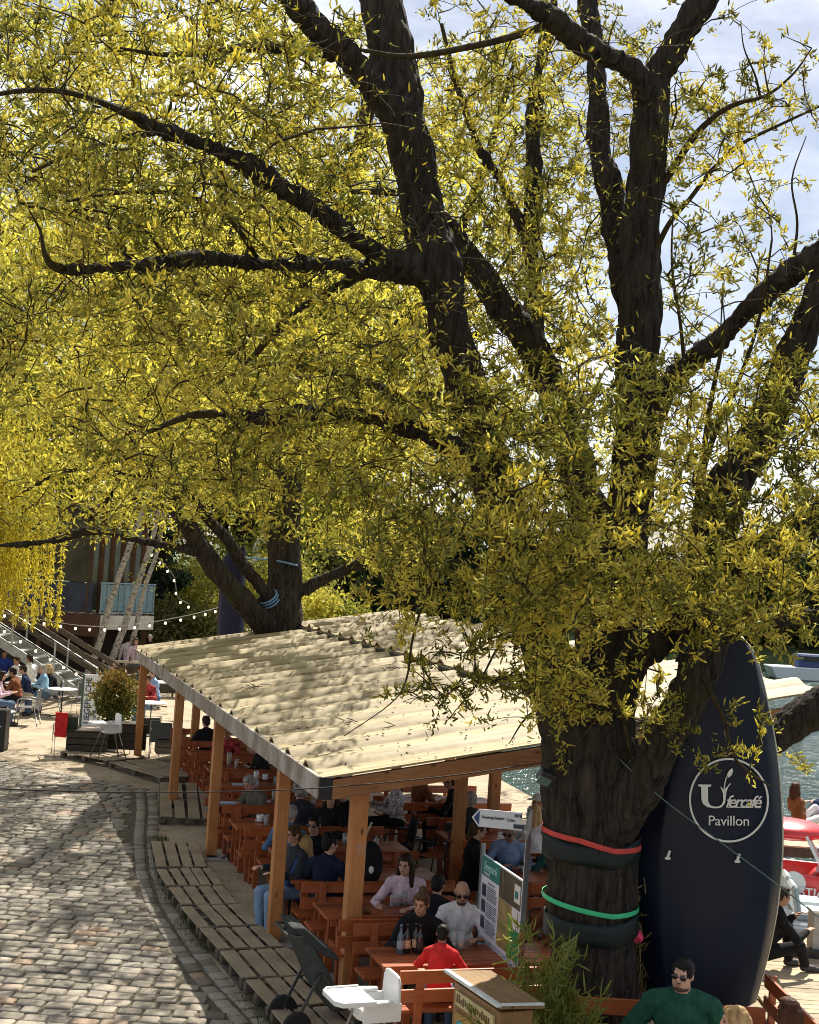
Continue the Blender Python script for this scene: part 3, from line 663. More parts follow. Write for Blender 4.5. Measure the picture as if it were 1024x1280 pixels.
# ---- generic background trees: trunk with limbs, crown of leaf clumps in the crown's volume
def bg_tree(name, label, x, y, h, rx, rz, n, leaf, m, group=None, trunk_r=.25, cz=.62, bushy=False, z0=0):
    rt_ = thing(name, label, 'tree' if not bushy else 'bush', (x, y, z0), 0, group); rs = np.random.default_rng(int(abs(x * 131 + y * 17)))
    cen = np.array([0, 0, h * cz]); nl = max(7, int(rx * 3)); limbs = []
    if not bushy: limbs.append(crom([(0, 0, -.3, trunk_r * 1.3), (.1, 0, h * .2, trunk_r), (-.1, .1, h * .5, trunk_r * .7), (.1, 0, h * .9, trunk_r * .2)], 4))
    tips = []
    for i in range(nl * 3):
        a = rs.uniform(0, 2 * PI); u = rs.uniform(-.9, 1); r_ = math.sqrt(max(0, 1 - u * u)) * rs.uniform(.55, 1.0)
        tips.append((cen[0] + rx * r_ * math.cos(a), cen[1] + rx * r_ * math.sin(a), cen[2] + rz * u * rs.uniform(.6, 1)))
    for tp in tips[:nl]:
        s0 = (0, 0, max(.1, tp[2] * .45)) if not bushy else (tp[0] * .3, tp[1] * .3, 0)
        mid_ = tuple((p + q) / 2 + (.15 * h if k_ == 2 else 0) * .4 for k_, (p, q) in enumerate(zip(s0, tp)))
        limbs.append(crom([(*s0, trunk_r * .45), (*mid_, trunk_r * .25), (*tp, .02)], 4))
    mb = MB()
    for c in limbs: mb.tube(c[:, :3], list(c[:, 3]), 7)
    mb.build('trunk' if not bushy else 'stem', BK, rt_, smooth=True)
    ctr = np.array(tips); cl = rs.integers(0, len(ctr), n); sg = rx * .24
    Bp = ctr[cl] + rs.normal(0, 1, (n, 3)) * np.array([sg, sg, sg * .75]); Bp[:, 2] = np.maximum(Bp[:, 2], .1)
    v, q, tn = catkins(Bp, np.tile([0, 0, -.4], (n, 1)), leaf * .8, leaf * 1.4, leaf * .6, up=0, spindle=False, rnd=1.4)
    ct = rs.normal(0, .16, len(ctr)); tn = np.clip(tn + np.repeat(ct[cl], 6), 0, 1)
    me = np_mesh('crown', v, q, tn); me.materials.append(m); link('crown' if not bushy else 'foliage', me, rt_); return rt_
YL = leafmat('spring_leaf', (.64, .57, .09), (.14, .17, .025), .5); OL = leafmat('olive_leaf', (.20, .19, .05), (.07, .08, .025), .35); DG = leafmat('dark_leaf', (.045, .075, .03), (.012, .025, .012), .2)
g_ = 'background trees behind the terrace'
for i, (x, y, h, rx, rz, lab) in enumerate([
    (-21, 52, 17, 6, 7, 'tall yellow-green tree behind the stairs at the edge of the terrace'), (-14, 58, 19, 6.5, 8, 'tall yellow-green tree rising behind the balcony building'),
    (-7.5, 60, 20, 6, 8.5, 'tall yellow-green tree between the birches and the second willow'), (-5.5, 66, 21, 6, 9, 'tall yellow-green tree behind the trunk of the second willow'), (-27, 66, 18, 7, 8, 'broad yellow-green tree farthest behind the stairs'), (-9, 76, 24, 7, 10, 'tallest yellow-green tree far behind the terrace')]):
    bg_tree('background_tree', lab, x, y, h, rx, rz, 26000, .24, YL, g_, .3)
for i, (x, y, h, rx, lab) in enumerate([(-8.6, 48.6, 2.7, 1.5, 'brownish olive bush behind the white-haired man'), (-7.2, 53, 5.2, 1.9, 'tall light olive bush left of the dark blue upright boat'), (-4.9, 50, 4.6, 1.9, 'light green bush behind the foot of the second willow'), (-10.6, 56, 4.2, 1.7, 'olive bush behind the leaning birch trunks'), (-2.5, 45, 3.4, 1.6, 'yellow-green bush on the pond bank right of the second willow'), (-6.9, 48.2, 2.5, 1.2, 'low brownish bush at the left foot of the blue upright boat')]):
    bg_tree('shrub', lab, x, y, h, rx, h * .48, 11000, .12, OL if i in (0, 3, 5) else YL, 'bushes behind the terrace', .06, .48, True)
bg_tree('conifer_tree', 'dark green conifer hung with bulbs behind the birches', -8.95, 50.5, 5.6, .8, 2.7, 6000, .12, DG, None, .12, .55)
for i in range(15):
    x = -6 + i * 5.2 + random.uniform(-1.2, 1.2); y = 93 + random.uniform(0, 7); h = random.uniform(6.5, 9.5)
    bg_tree('bank_tree', ['dark green tree on the far bank of the pond', 'olive tree on the far bank of the pond'][i % 3 == 0], x, y, h, 3.9, h * .5, 4200, .5, OL if i % 3 == 0 else DG, 'trees on the far bank', .25, .5)
# ---- birches leaning beside the balcony
for (rows, lab) in [([(99, 869, 42.3, 14), (126, 800, 42.5, 13), (140, 745, 42.6, 12), (160, 690, 42.8, 11), (176, 645, 43, 10), (190, 600, 43, 8), (205, 520, 43, 6), (215, 430, 43, 3)], 'leftmost leaning birch with pale bark beside the balcony'),
                    ([(122, 866, 42.9, 14), (149, 802, 43, 13), (163, 755, 43.1, 12), (183, 700, 43.3, 10), (199, 640, 43.5, 9), (213, 580, 43.5, 7), (226, 500, 43.5, 5), (240, 400, 43.5, 3)], 'middle leaning birch, its trunk crossing the string lights'),
                    ([(147, 862, 43.6, 11), (166, 800, 43.7, 10), (180, 740, 43.8, 9), (196, 690, 44, 8), (208, 630, 44, 7), (222, 560, 44, 5), (232, 470, 44, 3)], 'rightmost and thinnest leaning birch in front of the dark conifer')]:
    c = limb([(x_, y_, Y_, w_ * .66) for x_, y_, Y_, w_ in rows], 4); b0 = c[0, :3].copy(); rt_ = thing('birch_tree', lab, 'tree', tuple(b0), 0, 'leaning birches'); mb = MB(); mb.tube(c[:, :3] - b0, list(c[:, 3]), 9)
    if 'birch_bark' not in MATS:
        m, t, b, o = _nt('birch_bark'); n = _noise(t, 9, (1, 1, 1.6), 5, .7); r = _ramp(t, n.outputs['Fac'], [(.38, (.03, .028, .026)), (.47, (.34, .31, .27)), (.7, (.5, .46, .40))]); t.links.new(r.outputs[0], b.inputs['Base Color']); b.inputs['Roughness'].default_value = .8; MATS['birch_bark'] = m
    mb.build('trunk', MATS['birch_bark'], rt_, smooth=True)
    tg = [tuple(c[random.randrange(len(c) // 2, len(c)), :3] + RNG.normal(0, 1, 3) * np.array([1.2, 1.2, .9])) for _ in range(50)]
    tws = grow([c], tg, step=.4, r0=.012); V1, Q1 = twig_arrays(tws, 3); me = np_mesh('twigs', V1 - b0, Q1); me.materials.append(TWM); link('twigs', me, rt_)
    B, Dn = spots_on(tws, 12, .1, 3, .1); v, q, tn = catkins(B, Dn, .08, .15, .05, spindle=False, up=-.2); me = np_mesh('crown', v - b0, q, tn); me.materials.append(YL); link('crown', me, rt_)
# ---- weeping willow curtain at the left
rt_ = thing('weeping_willow', 'weeping willow with bright yellow hanging strands in front of the stairs', 'tree', (-14.35, 37.5, 0))
c = crom([(0, 0, -.3, .4), (.1, 0, 3, .34), (.5, 0, 6, .28), (1.6, -.1, 8.2, .18), (3.0, -.2, 8.6, .1), (4.4, -.2, 8.0, .05)], 4); c2 = crom([(.4, 0, 5.8, .2), (1.5, .6, 7.4, .12), (2.8, .8, 7.6, .05)], 4)
mb = MB(); [mb.tube(q[:, :3], list(q[:, 3]), 10) for q in (c, c2)]; mb.build('trunk', BK, rt_, smooth=True)
st = []
for i in range(230):
    s_ = [c, c, c2][i % 3]; p = s_[random.randrange(len(s_) // 3, len(s_)), :3] + RNG.normal(0, 1, 3) * np.array([.35, .5, .1]); e = random.uniform(2.0, 4.0) if random.random() < .7 else random.uniform(4, 6)
    n = 14; t = np.linspace(0, 1, n)[:, None]; q = p + np.array([random.gauss(0, .12), random.gauss(0, .12), 0]) * t; q[:, 2] = p[2] + (e - p[2]) * t[:, 0] ** 1.2; st.append(np.hstack([q, np.full((n, 1), .006)]))
V1, Q1 = twig_arrays(st, 3); me = np_mesh('twigs', V1, Q1); me.materials.append(TWM); link('twigs', me, rt_)
B, Dn = spots_on(st, 60, .02, 2, .04); v, q, tn = catkins(B, Dn, .07, .14, .034, up=-.5, spindle=False); me = np_mesh('crown', v, q, np.clip(tn + .2, 0, 1)); me.materials.append(leafmat('weeping_leaf', (.74, .63, .06), (.46, .40, .04), .5)); link('crown', me, rt_)
# ---------------------------------------------------------------- pavilion
POSTW = wood('post_wood', (.50, .235, .085), (.36, .15, .05), 2, .6); BEAMW = wood('beam_wood', (.34, .17, .075), (.20, .09, .035), 0, .65)
FASC = wood('fascia_wood', (.30, .265, .225), (.17, .145, .12), 0, .85, knots=False, stain=(.42, .39, .35)); RAFT = wood('rafter_wood', (.26, .15, .08), (.14, .075, .04), 0, .7)
m, t, b, o = _nt('roof_sheet'); MATS['roof_sheet'] = m
n = _noise(t, 2.4, (.35, 1.6, 1), 8, .68, dist=.5); r = _ramp(t, n.outputs['Fac'], [(.28, (.19, .14, .075)), (.42, (.32, .26, .145)), (.6, (.43, .36, .22)), (.8, (.50, .43, .29))])
n2 = _noise(t, 7, (.16, 2.4, 1), 6, .7); r2 = _ramp(t, n2.outputs['Fac'], [(.3, (.66, .6, .52)), (.5, (1, 1, 1)), (.8, (1.06, 1.05, 1.03))])
mm = t.nodes.new('ShaderNodeMix'); mm.data_type = 'RGBA'; mm.blend_type = 'MULTIPLY'; mm.inputs['Factor'].default_value = 1
t.links.new(r.outputs[0], mm.inputs['A']); t.links.new(r2.outputs[0], mm.inputs['B']); t.links.new(mm.outputs['Result'], b.inputs['Base Color'])
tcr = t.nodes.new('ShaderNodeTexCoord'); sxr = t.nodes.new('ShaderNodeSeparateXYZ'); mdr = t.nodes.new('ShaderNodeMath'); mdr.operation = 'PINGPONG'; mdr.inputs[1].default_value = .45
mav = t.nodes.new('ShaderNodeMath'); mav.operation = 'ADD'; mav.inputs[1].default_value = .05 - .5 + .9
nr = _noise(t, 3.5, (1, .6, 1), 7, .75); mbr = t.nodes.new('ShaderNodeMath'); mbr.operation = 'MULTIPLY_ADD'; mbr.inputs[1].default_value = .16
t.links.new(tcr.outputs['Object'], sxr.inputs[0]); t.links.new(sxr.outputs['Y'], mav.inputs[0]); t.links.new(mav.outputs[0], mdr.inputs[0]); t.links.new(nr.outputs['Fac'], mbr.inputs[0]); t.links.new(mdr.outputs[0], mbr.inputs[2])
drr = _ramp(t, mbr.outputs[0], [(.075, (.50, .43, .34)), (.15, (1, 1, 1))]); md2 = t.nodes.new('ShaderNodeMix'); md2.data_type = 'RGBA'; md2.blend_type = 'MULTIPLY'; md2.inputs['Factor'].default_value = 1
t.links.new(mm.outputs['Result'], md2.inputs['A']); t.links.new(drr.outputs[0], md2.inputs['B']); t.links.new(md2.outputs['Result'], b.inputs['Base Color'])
b.inputs['Roughness'].default_value = .62; b.inputs['Specular IOR Level'].default_value = .3
bp = t.nodes.new('ShaderNodeBump'); bp.inputs['Strength'].default_value = .25; bp.inputs['Distance'].default_value = .01; t.links.new(n2.outputs['Fac'], bp.inputs['Height']); t.links.new(bp.outputs[0], b.inputs['Normal'])

SL = .168; TW, TL = 5.92, 16.8; Z0 = 2.32
pav = thing('pavilion', 'open timber pavilion with ribbed beige roof on orange-brown posts over the beer tables', 'pavilion', tuple(C0), PANG)
# local axes of the pavilion: x across (t), y along (l)
def roof_sheet(t0, t1, l0, l1, lift, name, thick=.022, kink=0.0):
    """trapezoid-ribbed sheet: ribs run across the slope direction (along t), repeat along l"""
    prof = []; pitch = .9; y = l0; k = 0
    while y < l1 - .001:
        for dy, dz in ((0, .006), (.2, -.006), (.46, .0), (.52, .012), (.63, .066), (.70, .078), (.76, .074), (.83, .016)):
            if y + dy < l1: prof.append((y + dy, dz))
        y += pitch
    prof.append((l1, 0)); n = len(prof); ts = np.linspace(t0, t1, 9); V, Q = [], []
    for side in (0, -thick):
        for tt in ts:
            for (yy, dz) in prof:
                w = .004 * noise.noise((tt * .8, yy * .3, 1)); V.append((tt, yy, Z0 + SL * tt + kink * (tt - t0) + lift + dz + w + side))
    m_ = len(ts)
    for i in range(m_ - 1):
        for j in range(n - 1):
            a = i * n + j; Q.append((a, a + n, a + n + 1, a + 1)); c = a + m_ * n; Q.append((c, c + 1, c + n + 1, c + n))
    o_ = m_ * n
    for i in range(m_ - 1):
        for j in (0, n - 1): a = i * n + j; Q.append((a, a + n, a + n + o_, a + o_))
    for j in range(n - 1):
        for i in (0, m_ - 1): a = i * n + j; Q.append((a, a + 1, a + 1 + o_, a + o_))
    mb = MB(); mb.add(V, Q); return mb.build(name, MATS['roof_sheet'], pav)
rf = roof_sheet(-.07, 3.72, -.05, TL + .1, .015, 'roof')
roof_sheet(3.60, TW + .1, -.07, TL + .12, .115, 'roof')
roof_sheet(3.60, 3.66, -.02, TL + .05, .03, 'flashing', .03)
MB().bar((3.575, -.05, Z0 + SL * 3.575 + .06), (3.575, TL, Z0 + SL * 3.575 + .06), .05, .05).build('seam_strip', mat('seam_dark', (.035, .03, .026), .9), pav)
# debris on the roof: dead twigs and leaves
mbd = MB()
for k_ in range(13):
    tt, ll = random.uniform(.1, 3.4), random.uniform(.2, 9); z = Z0 + SL * tt + .03
    for q in range(random.choice((1, 2, 6))):
        a = random.gauss(0, .5) + random.choice((0, PI)); L = random.uniform(.05, .3); x, y = tt + random.gauss(0, .13), ll + random.gauss(0, .09); mbd.tube([(x, y, Z0 + SL * x + .03), (x + L * .5 * math.cos(a), y + L * .5 * math.sin(a), Z0 + SL * (x + L * .5 * math.cos(a)) + .07), (x + L * math.cos(a), y + L * math.sin(a), Z0 + SL * (x + L) + .05)], [.006, .007, .003], 4)
for k_ in range(420):
    tt, ll = random.uniform(.05, 3.5), abs(random.gauss(0, 6)); 
    if ll > TL - .3: continue
    z = Z0 + SL * tt + .028 + (.07 if .5 < (ll % .9) < .85 else 0); a = random.uniform(0, 6.28); L = random.uniform(.015, .04); mbd.box((tt, ll, z + .004), (L, L * .4, .006), (random.gauss(0, .2), random.gauss(0, .2), a))
o = mbd.build('debris', mat('dead_twig', (.06, .042, .028), .95), pav); o['kind'] = 'stuff'
# eaves fascia in three boards, near verge beam, far verge beam
fl = [(-.09, 0.0), (-.09, 5.0), (-.09, 10.9), (-.09, TL)]
for (a, b2) in zip(fl, fl[1:]):
    MB().bar((a[0], a[1] + (.0 if a[1] else -.06), Z0 - .095), (b2[0], b2[1] - .008, Z0 - .095), .045, .23).build('fascia', FASC, pav, bevel=.004)
zb = lambda tt: Z0 + SL * tt - .125
MB().bar((-.06, -.03, zb(-.06)), (TW, -.03, zb(TW)), .09, .2).build('verge_beam', BEAMW, pav, bevel=.005)
MB().bar((-.06, TL - .06, zb(-.06)), (TW, TL - .06, zb(TW)), .09, .2).build('verge_beam', BEAMW, pav, bevel=.005)
MB().bar((-.095, -.078, Z0 - .10), (.05, -.078, Z0 - .10), .01, .23).build('corner_bracket', mat('dark_metal', (.03, .03, .032), .5, metal=.6), pav)
for tt in (1.95, 3.9, 5.0):
    MB().bar((tt, .02, zb(tt) - .0), (tt, TL - .11, zb(tt)), .1, .16).build('purlin', RAFT, pav)
MB().bar((.16, .02, Z0 - .10), (.16, TL - .11, Z0 - .10), .09, .17).build('purlin', RAFT, pav)
for k_ in range(9):
    ll = 1.0 + k_ * 1.9; MB().bar((.22, ll, zb(.22) + .05), (TW - .3, ll, zb(TW - .3) + .05), .06, .1).build('rafter', RAFT, pav)
def post(tt, ll, w=.15, base=0.0):
    p_ = MB(); ztop = Z0 + SL * tt - .19
    p_.box((tt, ll, (ztop + base + .06) / 2), (w, w, ztop - base - .06)); o_ = p_.build('post', POSTW, pav, bevel=.006)
    q = MB(); q.box((tt, ll, base + .035), (w * .7, w * .55, .07)); q.box((tt, ll, base + .004), (w * 1.9, w * 1.7, .012)); q.build('post_shoe', MATS['dark_metal'], o_)
for (px, py, wd) in ((335, 1180, .15), (255, 1073, .15), (212, 1008, .15)):
    a = p_of(P(px, py, z=0)); post(.04, a[1], wd)
post(.05, TL - .5); post(.42, .16, .17)
a = p_of(P(568, 1118, z=0)); post(a[0], a[1], .15)
post(1.95, 9.2); post(1.95, 14.2); post(3.9, .4); post(3.9, 5.0); post(3.9, 9.8); post(5.0, .5); post(5.0, 5); post(5.0, 10); post(5.0, 15.5); post(3.9, 15.5)
a = p_of(P(240, 965, z=.14)); post(a[0], a[1], .15, .0)

# ---------------------------------------------------------------- pallet walk
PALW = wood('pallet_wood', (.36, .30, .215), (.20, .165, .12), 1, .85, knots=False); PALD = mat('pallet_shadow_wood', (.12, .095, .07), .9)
def pallet(c, ang, w, L, label, nb=4, h=.14):
    r_ = thing('pallet', label, 'pallet', (c.x, c.y, .004), ang, 'wooden pallets laid as a walkway'); bw = w / nb * .80
    for i in range(nb):
        x = -w / 2 + (i + .5) * w / nb + random.uniform(-.012, .012); q = MB(); bb = bw * random.uniform(.86, 1.06)
        q.box((x, random.uniform(-.01, .01), h - .011 + random.uniform(-.004, .004)), (bb, L - random.uniform(0, .04), .022), (random.gauss(0, .004), random.gauss(0, .012), random.gauss(0, .006)))
        q.build('board', PALW, r_, bevel=.003)
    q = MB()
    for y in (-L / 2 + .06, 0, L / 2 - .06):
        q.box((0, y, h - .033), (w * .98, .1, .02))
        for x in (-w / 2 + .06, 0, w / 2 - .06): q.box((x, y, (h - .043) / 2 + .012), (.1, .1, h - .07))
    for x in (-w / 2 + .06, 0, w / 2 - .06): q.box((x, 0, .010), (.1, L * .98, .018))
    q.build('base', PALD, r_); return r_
segs = [((223.5, 1131.7), (272.8, 1187), .60, 'pallet whose lower end reaches the second post'), ((195, 1084.6), (207, 1107), .84, 'pallet just below the third post along the path'), ((207, 1107), (223.5, 1131.7), .84, 'short pallet between the third-post pallet and the long one'), ((188, 1050), (195, 1082), .72, 'pallet nearest the gap with bare sand')]
def seg_pal(a, b2, w, lab, nb=4):
    p, q = P(*a, z=.14), P(*b2, z=.14); d = (p - q); L = d.length; d.normalize(); side = Vector((d.y, -d.x, 0)); c = (p + q) / 2 + side * w / 2
    pallet(c, math.atan2(d.y, d.x) - PI / 2, w, L - .03, lab, nb)
seg_pal((188, 1051), (194.5, 1083), .74, 'pallet at the far end of the walkway beside the bare sand gap', 4)
seg_pal((195, 1085), (207, 1107), .80, 'short pallet beside the foot of the third post', 5)
seg_pal((207.5, 1108), (223, 1131), .80, 'short pallet with open slats between two longer ones', 4)
seg_pal((223.5, 1132), (247, 1159), .80, 'weathered pallet left of the second post', 4)
seg_pal((247.5, 1160), (272, 1187), .80, 'pallet with pale worn ends at the foot of the second post', 4)
seg_pal((273, 1188), (302, 1223), .84, 'pallet with sunlit strip just below the second post', 4)
seg_pal((302.5, 1224), (335, 1260), .86, 'pallet beside the dark pushchair', 4)
seg_pal((335.5, 1261), (372, 1303), .88, 'pallet nearest the viewer at the path edge', 4)
seg_pal((199, 977), (199, 1021), .95, 'long-slatted pallet at the foot of the fourth post', 4)
p, q = P(135, 952, z=.14), P(200, 972, z=.14); d = (q - p); L = d.length; d.normalize()
pallet((p + q) / 2 + Vector((-d.y, d.x, 0)) * .55, math.atan2(d.y, d.x) - PI / 2, 1.1, L, 'wide pallet deck in front of the distant high chair', 6)
q2 = P(70, 938, z=.1)
p, q = P(75, 939, z=.14), P(133, 951, z=.14); d = (q - p); L = d.length; d.normalize()
pallet((p + q) / 2 + Vector((-d.y, d.x, 0)) * .5, math.atan2(d.y, d.x) - PI / 2, 1.0, L, 'pallet deck under the stacked crates', 5)
# flat plates the pavilion posts stand on
for (px, py) in ((335, 1180), (255, 1073)):
    pp = P(px, py, z=0); q = MB(); q.box((0, 0, .03), (.55, .42, .05)); o_ = q.build('paving_slab', mat('slab', (.34, .32, .28), .9), None, bevel=.006, label='flat grey slab under the %s pavilion post from the viewer' % ('second' if py > 1100 else 'third'), cat='paving slab', loc=(pp.x + .06, pp.y, -.025)); o_.rotation_euler.z = PANG
# ---------------------------------------------------------------- picnic tables and benches
RED = wood('picnic_red', (.40, .115, .038), (.27, .065, .022), 0, .38, knots=False, spec=.5)
def make_table(label):
    r_ = thing('picnic_table', label, 'table', (0, 0, 0), 0, 'red-brown beer tables under the pavilion'); L, W = 1.9, .66
    q = MB()
    for i in range(6): q.box((0, -W / 2 + (i + .5) * W / 6, .74), (L, W / 6 - .012, .034))
    q.build('tabletop', RED, r_, bevel=.003); q = MB(); q.box((0, -W / 2 + .03, .69), (L - .1, .025, .07)); q.box((0, W / 2 - .03, .69), (L - .1, .025, .07)); q.build('apron', RED, r_)
    for sx in (-1, 1):
        q = MB(); x = sx * (L / 2 - .2)
        q.bar((x, -.26, 0), (x, -.16, .70), .07, .09, (1, 0, 0)); q.bar((x, .26, 0), (x, .16, .70), .07, .09, (1, 0, 0)); q.bar((x, -.24, .35), (x, .24, .35), .06, .08); q.bar((x, -.3, .655), (x, .3, .655), .07, .05); q.build('leg', RED, r_, bevel=.003)
    q = MB(); q.bar((-L / 2 + .24, 0, .35), (L / 2 - .24, 0, .35), .05, .07); q.build('stretcher', RED, r_); return r_
def make_bench(label):
    """bench with a two-board back; back on the -y side, sitter looks to +y"""
    r_ = thing('bench', label, 'bench', (0, 0, 0), 0, 'red-brown benches with backs under the pavilion'); L = 1.85
    q = MB()
    for y in (.02, .14, .26): q.box((0, y - .02, .44), (L, .108, .034))
    q.build('seat', RED, r_, bevel=.003); q = MB()
    for z in (.62, .80): q.box((0, -.135 - (z - .44) * .12, z), (L, .028, .125), (.12, 0, 0))
    q.build('backrest', RED, r_, bevel=.003)
    for sx in (-1, 1):
        x = sx * (L / 2 - .22); q = MB(); q.bar((x, -.06, 0), (x, -.155, .86), .06, .07, (1, 0, 0)); q.bar((x, .24, 0), (x, .20, .42), .06, .07, (1, 0, 0)); q.bar((x, -.1, .4), (x, .26, .4), .06, .045); q.bar((x, -.08, .14), (x, .22, .14), .05, .05); q.build('leg', RED, r_, bevel=.003)
    return r_
TABL = [(-1.02, .33, 'one with the bottles on it'), (.75, .22, 'one the woman in pink sits at'), (2.35, .2, 'one behind the blond girl'), (3.95, .3, 'one below the white rucksack patch'), (5.45, .12, 'one with the coffee cup'), (7.05, .1, 'one with a menu at its near end'), (8.6, .5, 'one with the white cups'), (10.4, .55, 'one with the tall beer glass'), (12.2, .5, 'second from the far end of the pavilion'), (14, .5, 'one at the far end of the pavilion')]
pt, pbn = None, None; TPOS = []
for i, (ll, t0, lab) in enumerate(TABL):
    c = PV(t0 + .95, ll); TPOS.append(c); lb = 'red-brown slatted beer table, the ' + lab
    if pt is None: pt = make_table(lb); pt.location = c; pt.rotation_euler.z = PANG
    else: dup(pt, c, PANG, lb)
    for s_, w_ in ((-1, 'near side'), (1, 'far side')):
        cb = PV(t0 + .93, ll + s_ * .62); lb2 = 'red-brown bench on the %s of the beer table, the %s' % (w_, lab)
        if len(lb2.split()) > 16: lb2 = 'red-brown bench, %s, at the table %s' % (w_, lab.replace('one ', ''))
        if pbn is None: pbn = make_bench(lb2); pbn.location = cb; pbn.rotation_euler.z = PANG
        else: dup(pbn, cb, PANG + (PI if s_ > 0 else 0), lb2)
for i, (ll, t0) in enumerate([(2.2, 3.0), (4.6, 3.0), (7.4, 3.0)]):
    lb = 'red-brown beer table in the inner row, %s from the big trunk' % ('first', 'second', 'third')[i]; c = PV(t0 + .95, ll); dup(pt, c, PANG, lb); TPOS.append(c)
    for s_, w_ in ((-1, 'near'), (1, 'far')): dup(pbn, PV(t0 + .93, ll + s_ * .62), PANG + (PI if s_ > 0 else 0), 'red-brown bench on the %s side of the %s inner-row table' % (w_, ('first', 'second', 'third')[i]))
# ---------------------------------------------------------------- people
SKIN = {k: mat('skin_' + k, c, .55, .10, 6, bump=.1, spec=.35) for k, c in dict(light=(.56, .33, .235), mid=(.44, .245, .16), tan=(.35, .18, .11), red=(.52, .27, .20)).items()}
HAIR = {k: mat('hair_' + k, c, .62, .45, 22, (1, 1, .25), .8, 40, spec=.16) for k, c in dict(black=(.014, .011, .010), dark=(.035, .022, .015), brown=(.09, .050, .025), blond=(.42, .27, .12), grey=(.34, .32, .29), white=(.66, .63, .58), auburn=(.055, .022, .011)).items()}
DARKG = mat('sunglass_lens', (.010, .010, .012), .12, .1, bump=0, spec=.7); EYE = mat('eye_dark', (.02, .014, .012), .25, .1, bump=0); LIP = mat('lip', (.33, .12, .10), .5, .1, bump=0)
def ik(a, b, l1, l2, pole):
    """elbow/knee between a and b"""
    d = b - a; L = min(d.length, (l1 + l2) * .995); d = d.normalized(); b = a + d * L; x = (l1 * l1 - l2 * l2 + L * L) / (2 * L); h = math.sqrt(max(0, l1 * l1 - x * x))
    p = Vector(pole); p = (p - d * p.dot(d)); p = p.normalized() if p.length > 1e-4 else Vector((0, 0, -1)); return a + d * x + p * h, b
def hand(mb, w, d, up, side, s=1.0, curl=.5):
    """palm, four fingers of unequal length and a side thumb; w wrist, d pointing direction, up back of the hand"""
    d = Vector(d).normalized(); up = Vector(up); up = (up - d * up.dot(d)).normalized(); x = d.cross(up) * side
    m = Matrix((x, d, up)).transposed(); mb.ell(w + d * .045 * s, (.040 * s, .052 * s, .017 * s), m, 10, 7)
    for k, (ox, L) in enumerate(((-.031, .062), (-.0105, .076), (.0105, .080), (.031, .070))):
        a = w + d * .088 * s + x * ox * s; b = a + (d * math.cos(curl * .5) - up * math.sin(curl * .5)) * L * .5 * s; c = b + (d * math.cos(curl * 1.3) - up * math.sin(curl * 1.3)) * L * .5 * s
        mb.cap(a, b, .0092 * s, .0085 * s, 6); mb.cap(b, c, .0085 * s, .0074 * s, 6)
    a = w + d * .03 * s + x * .034 * s; b = a + (d * .6 + x * .75 - up * .2) * .038 * s; c = b + (d * .95 + x * .2 - up * .3) * .034 * s
    mb.cap(a, b, .0125 * s, .0105 * s, 6); mb.cap(b, c, .0105 * s, .0085 * s, 6)
PCACHE = {}
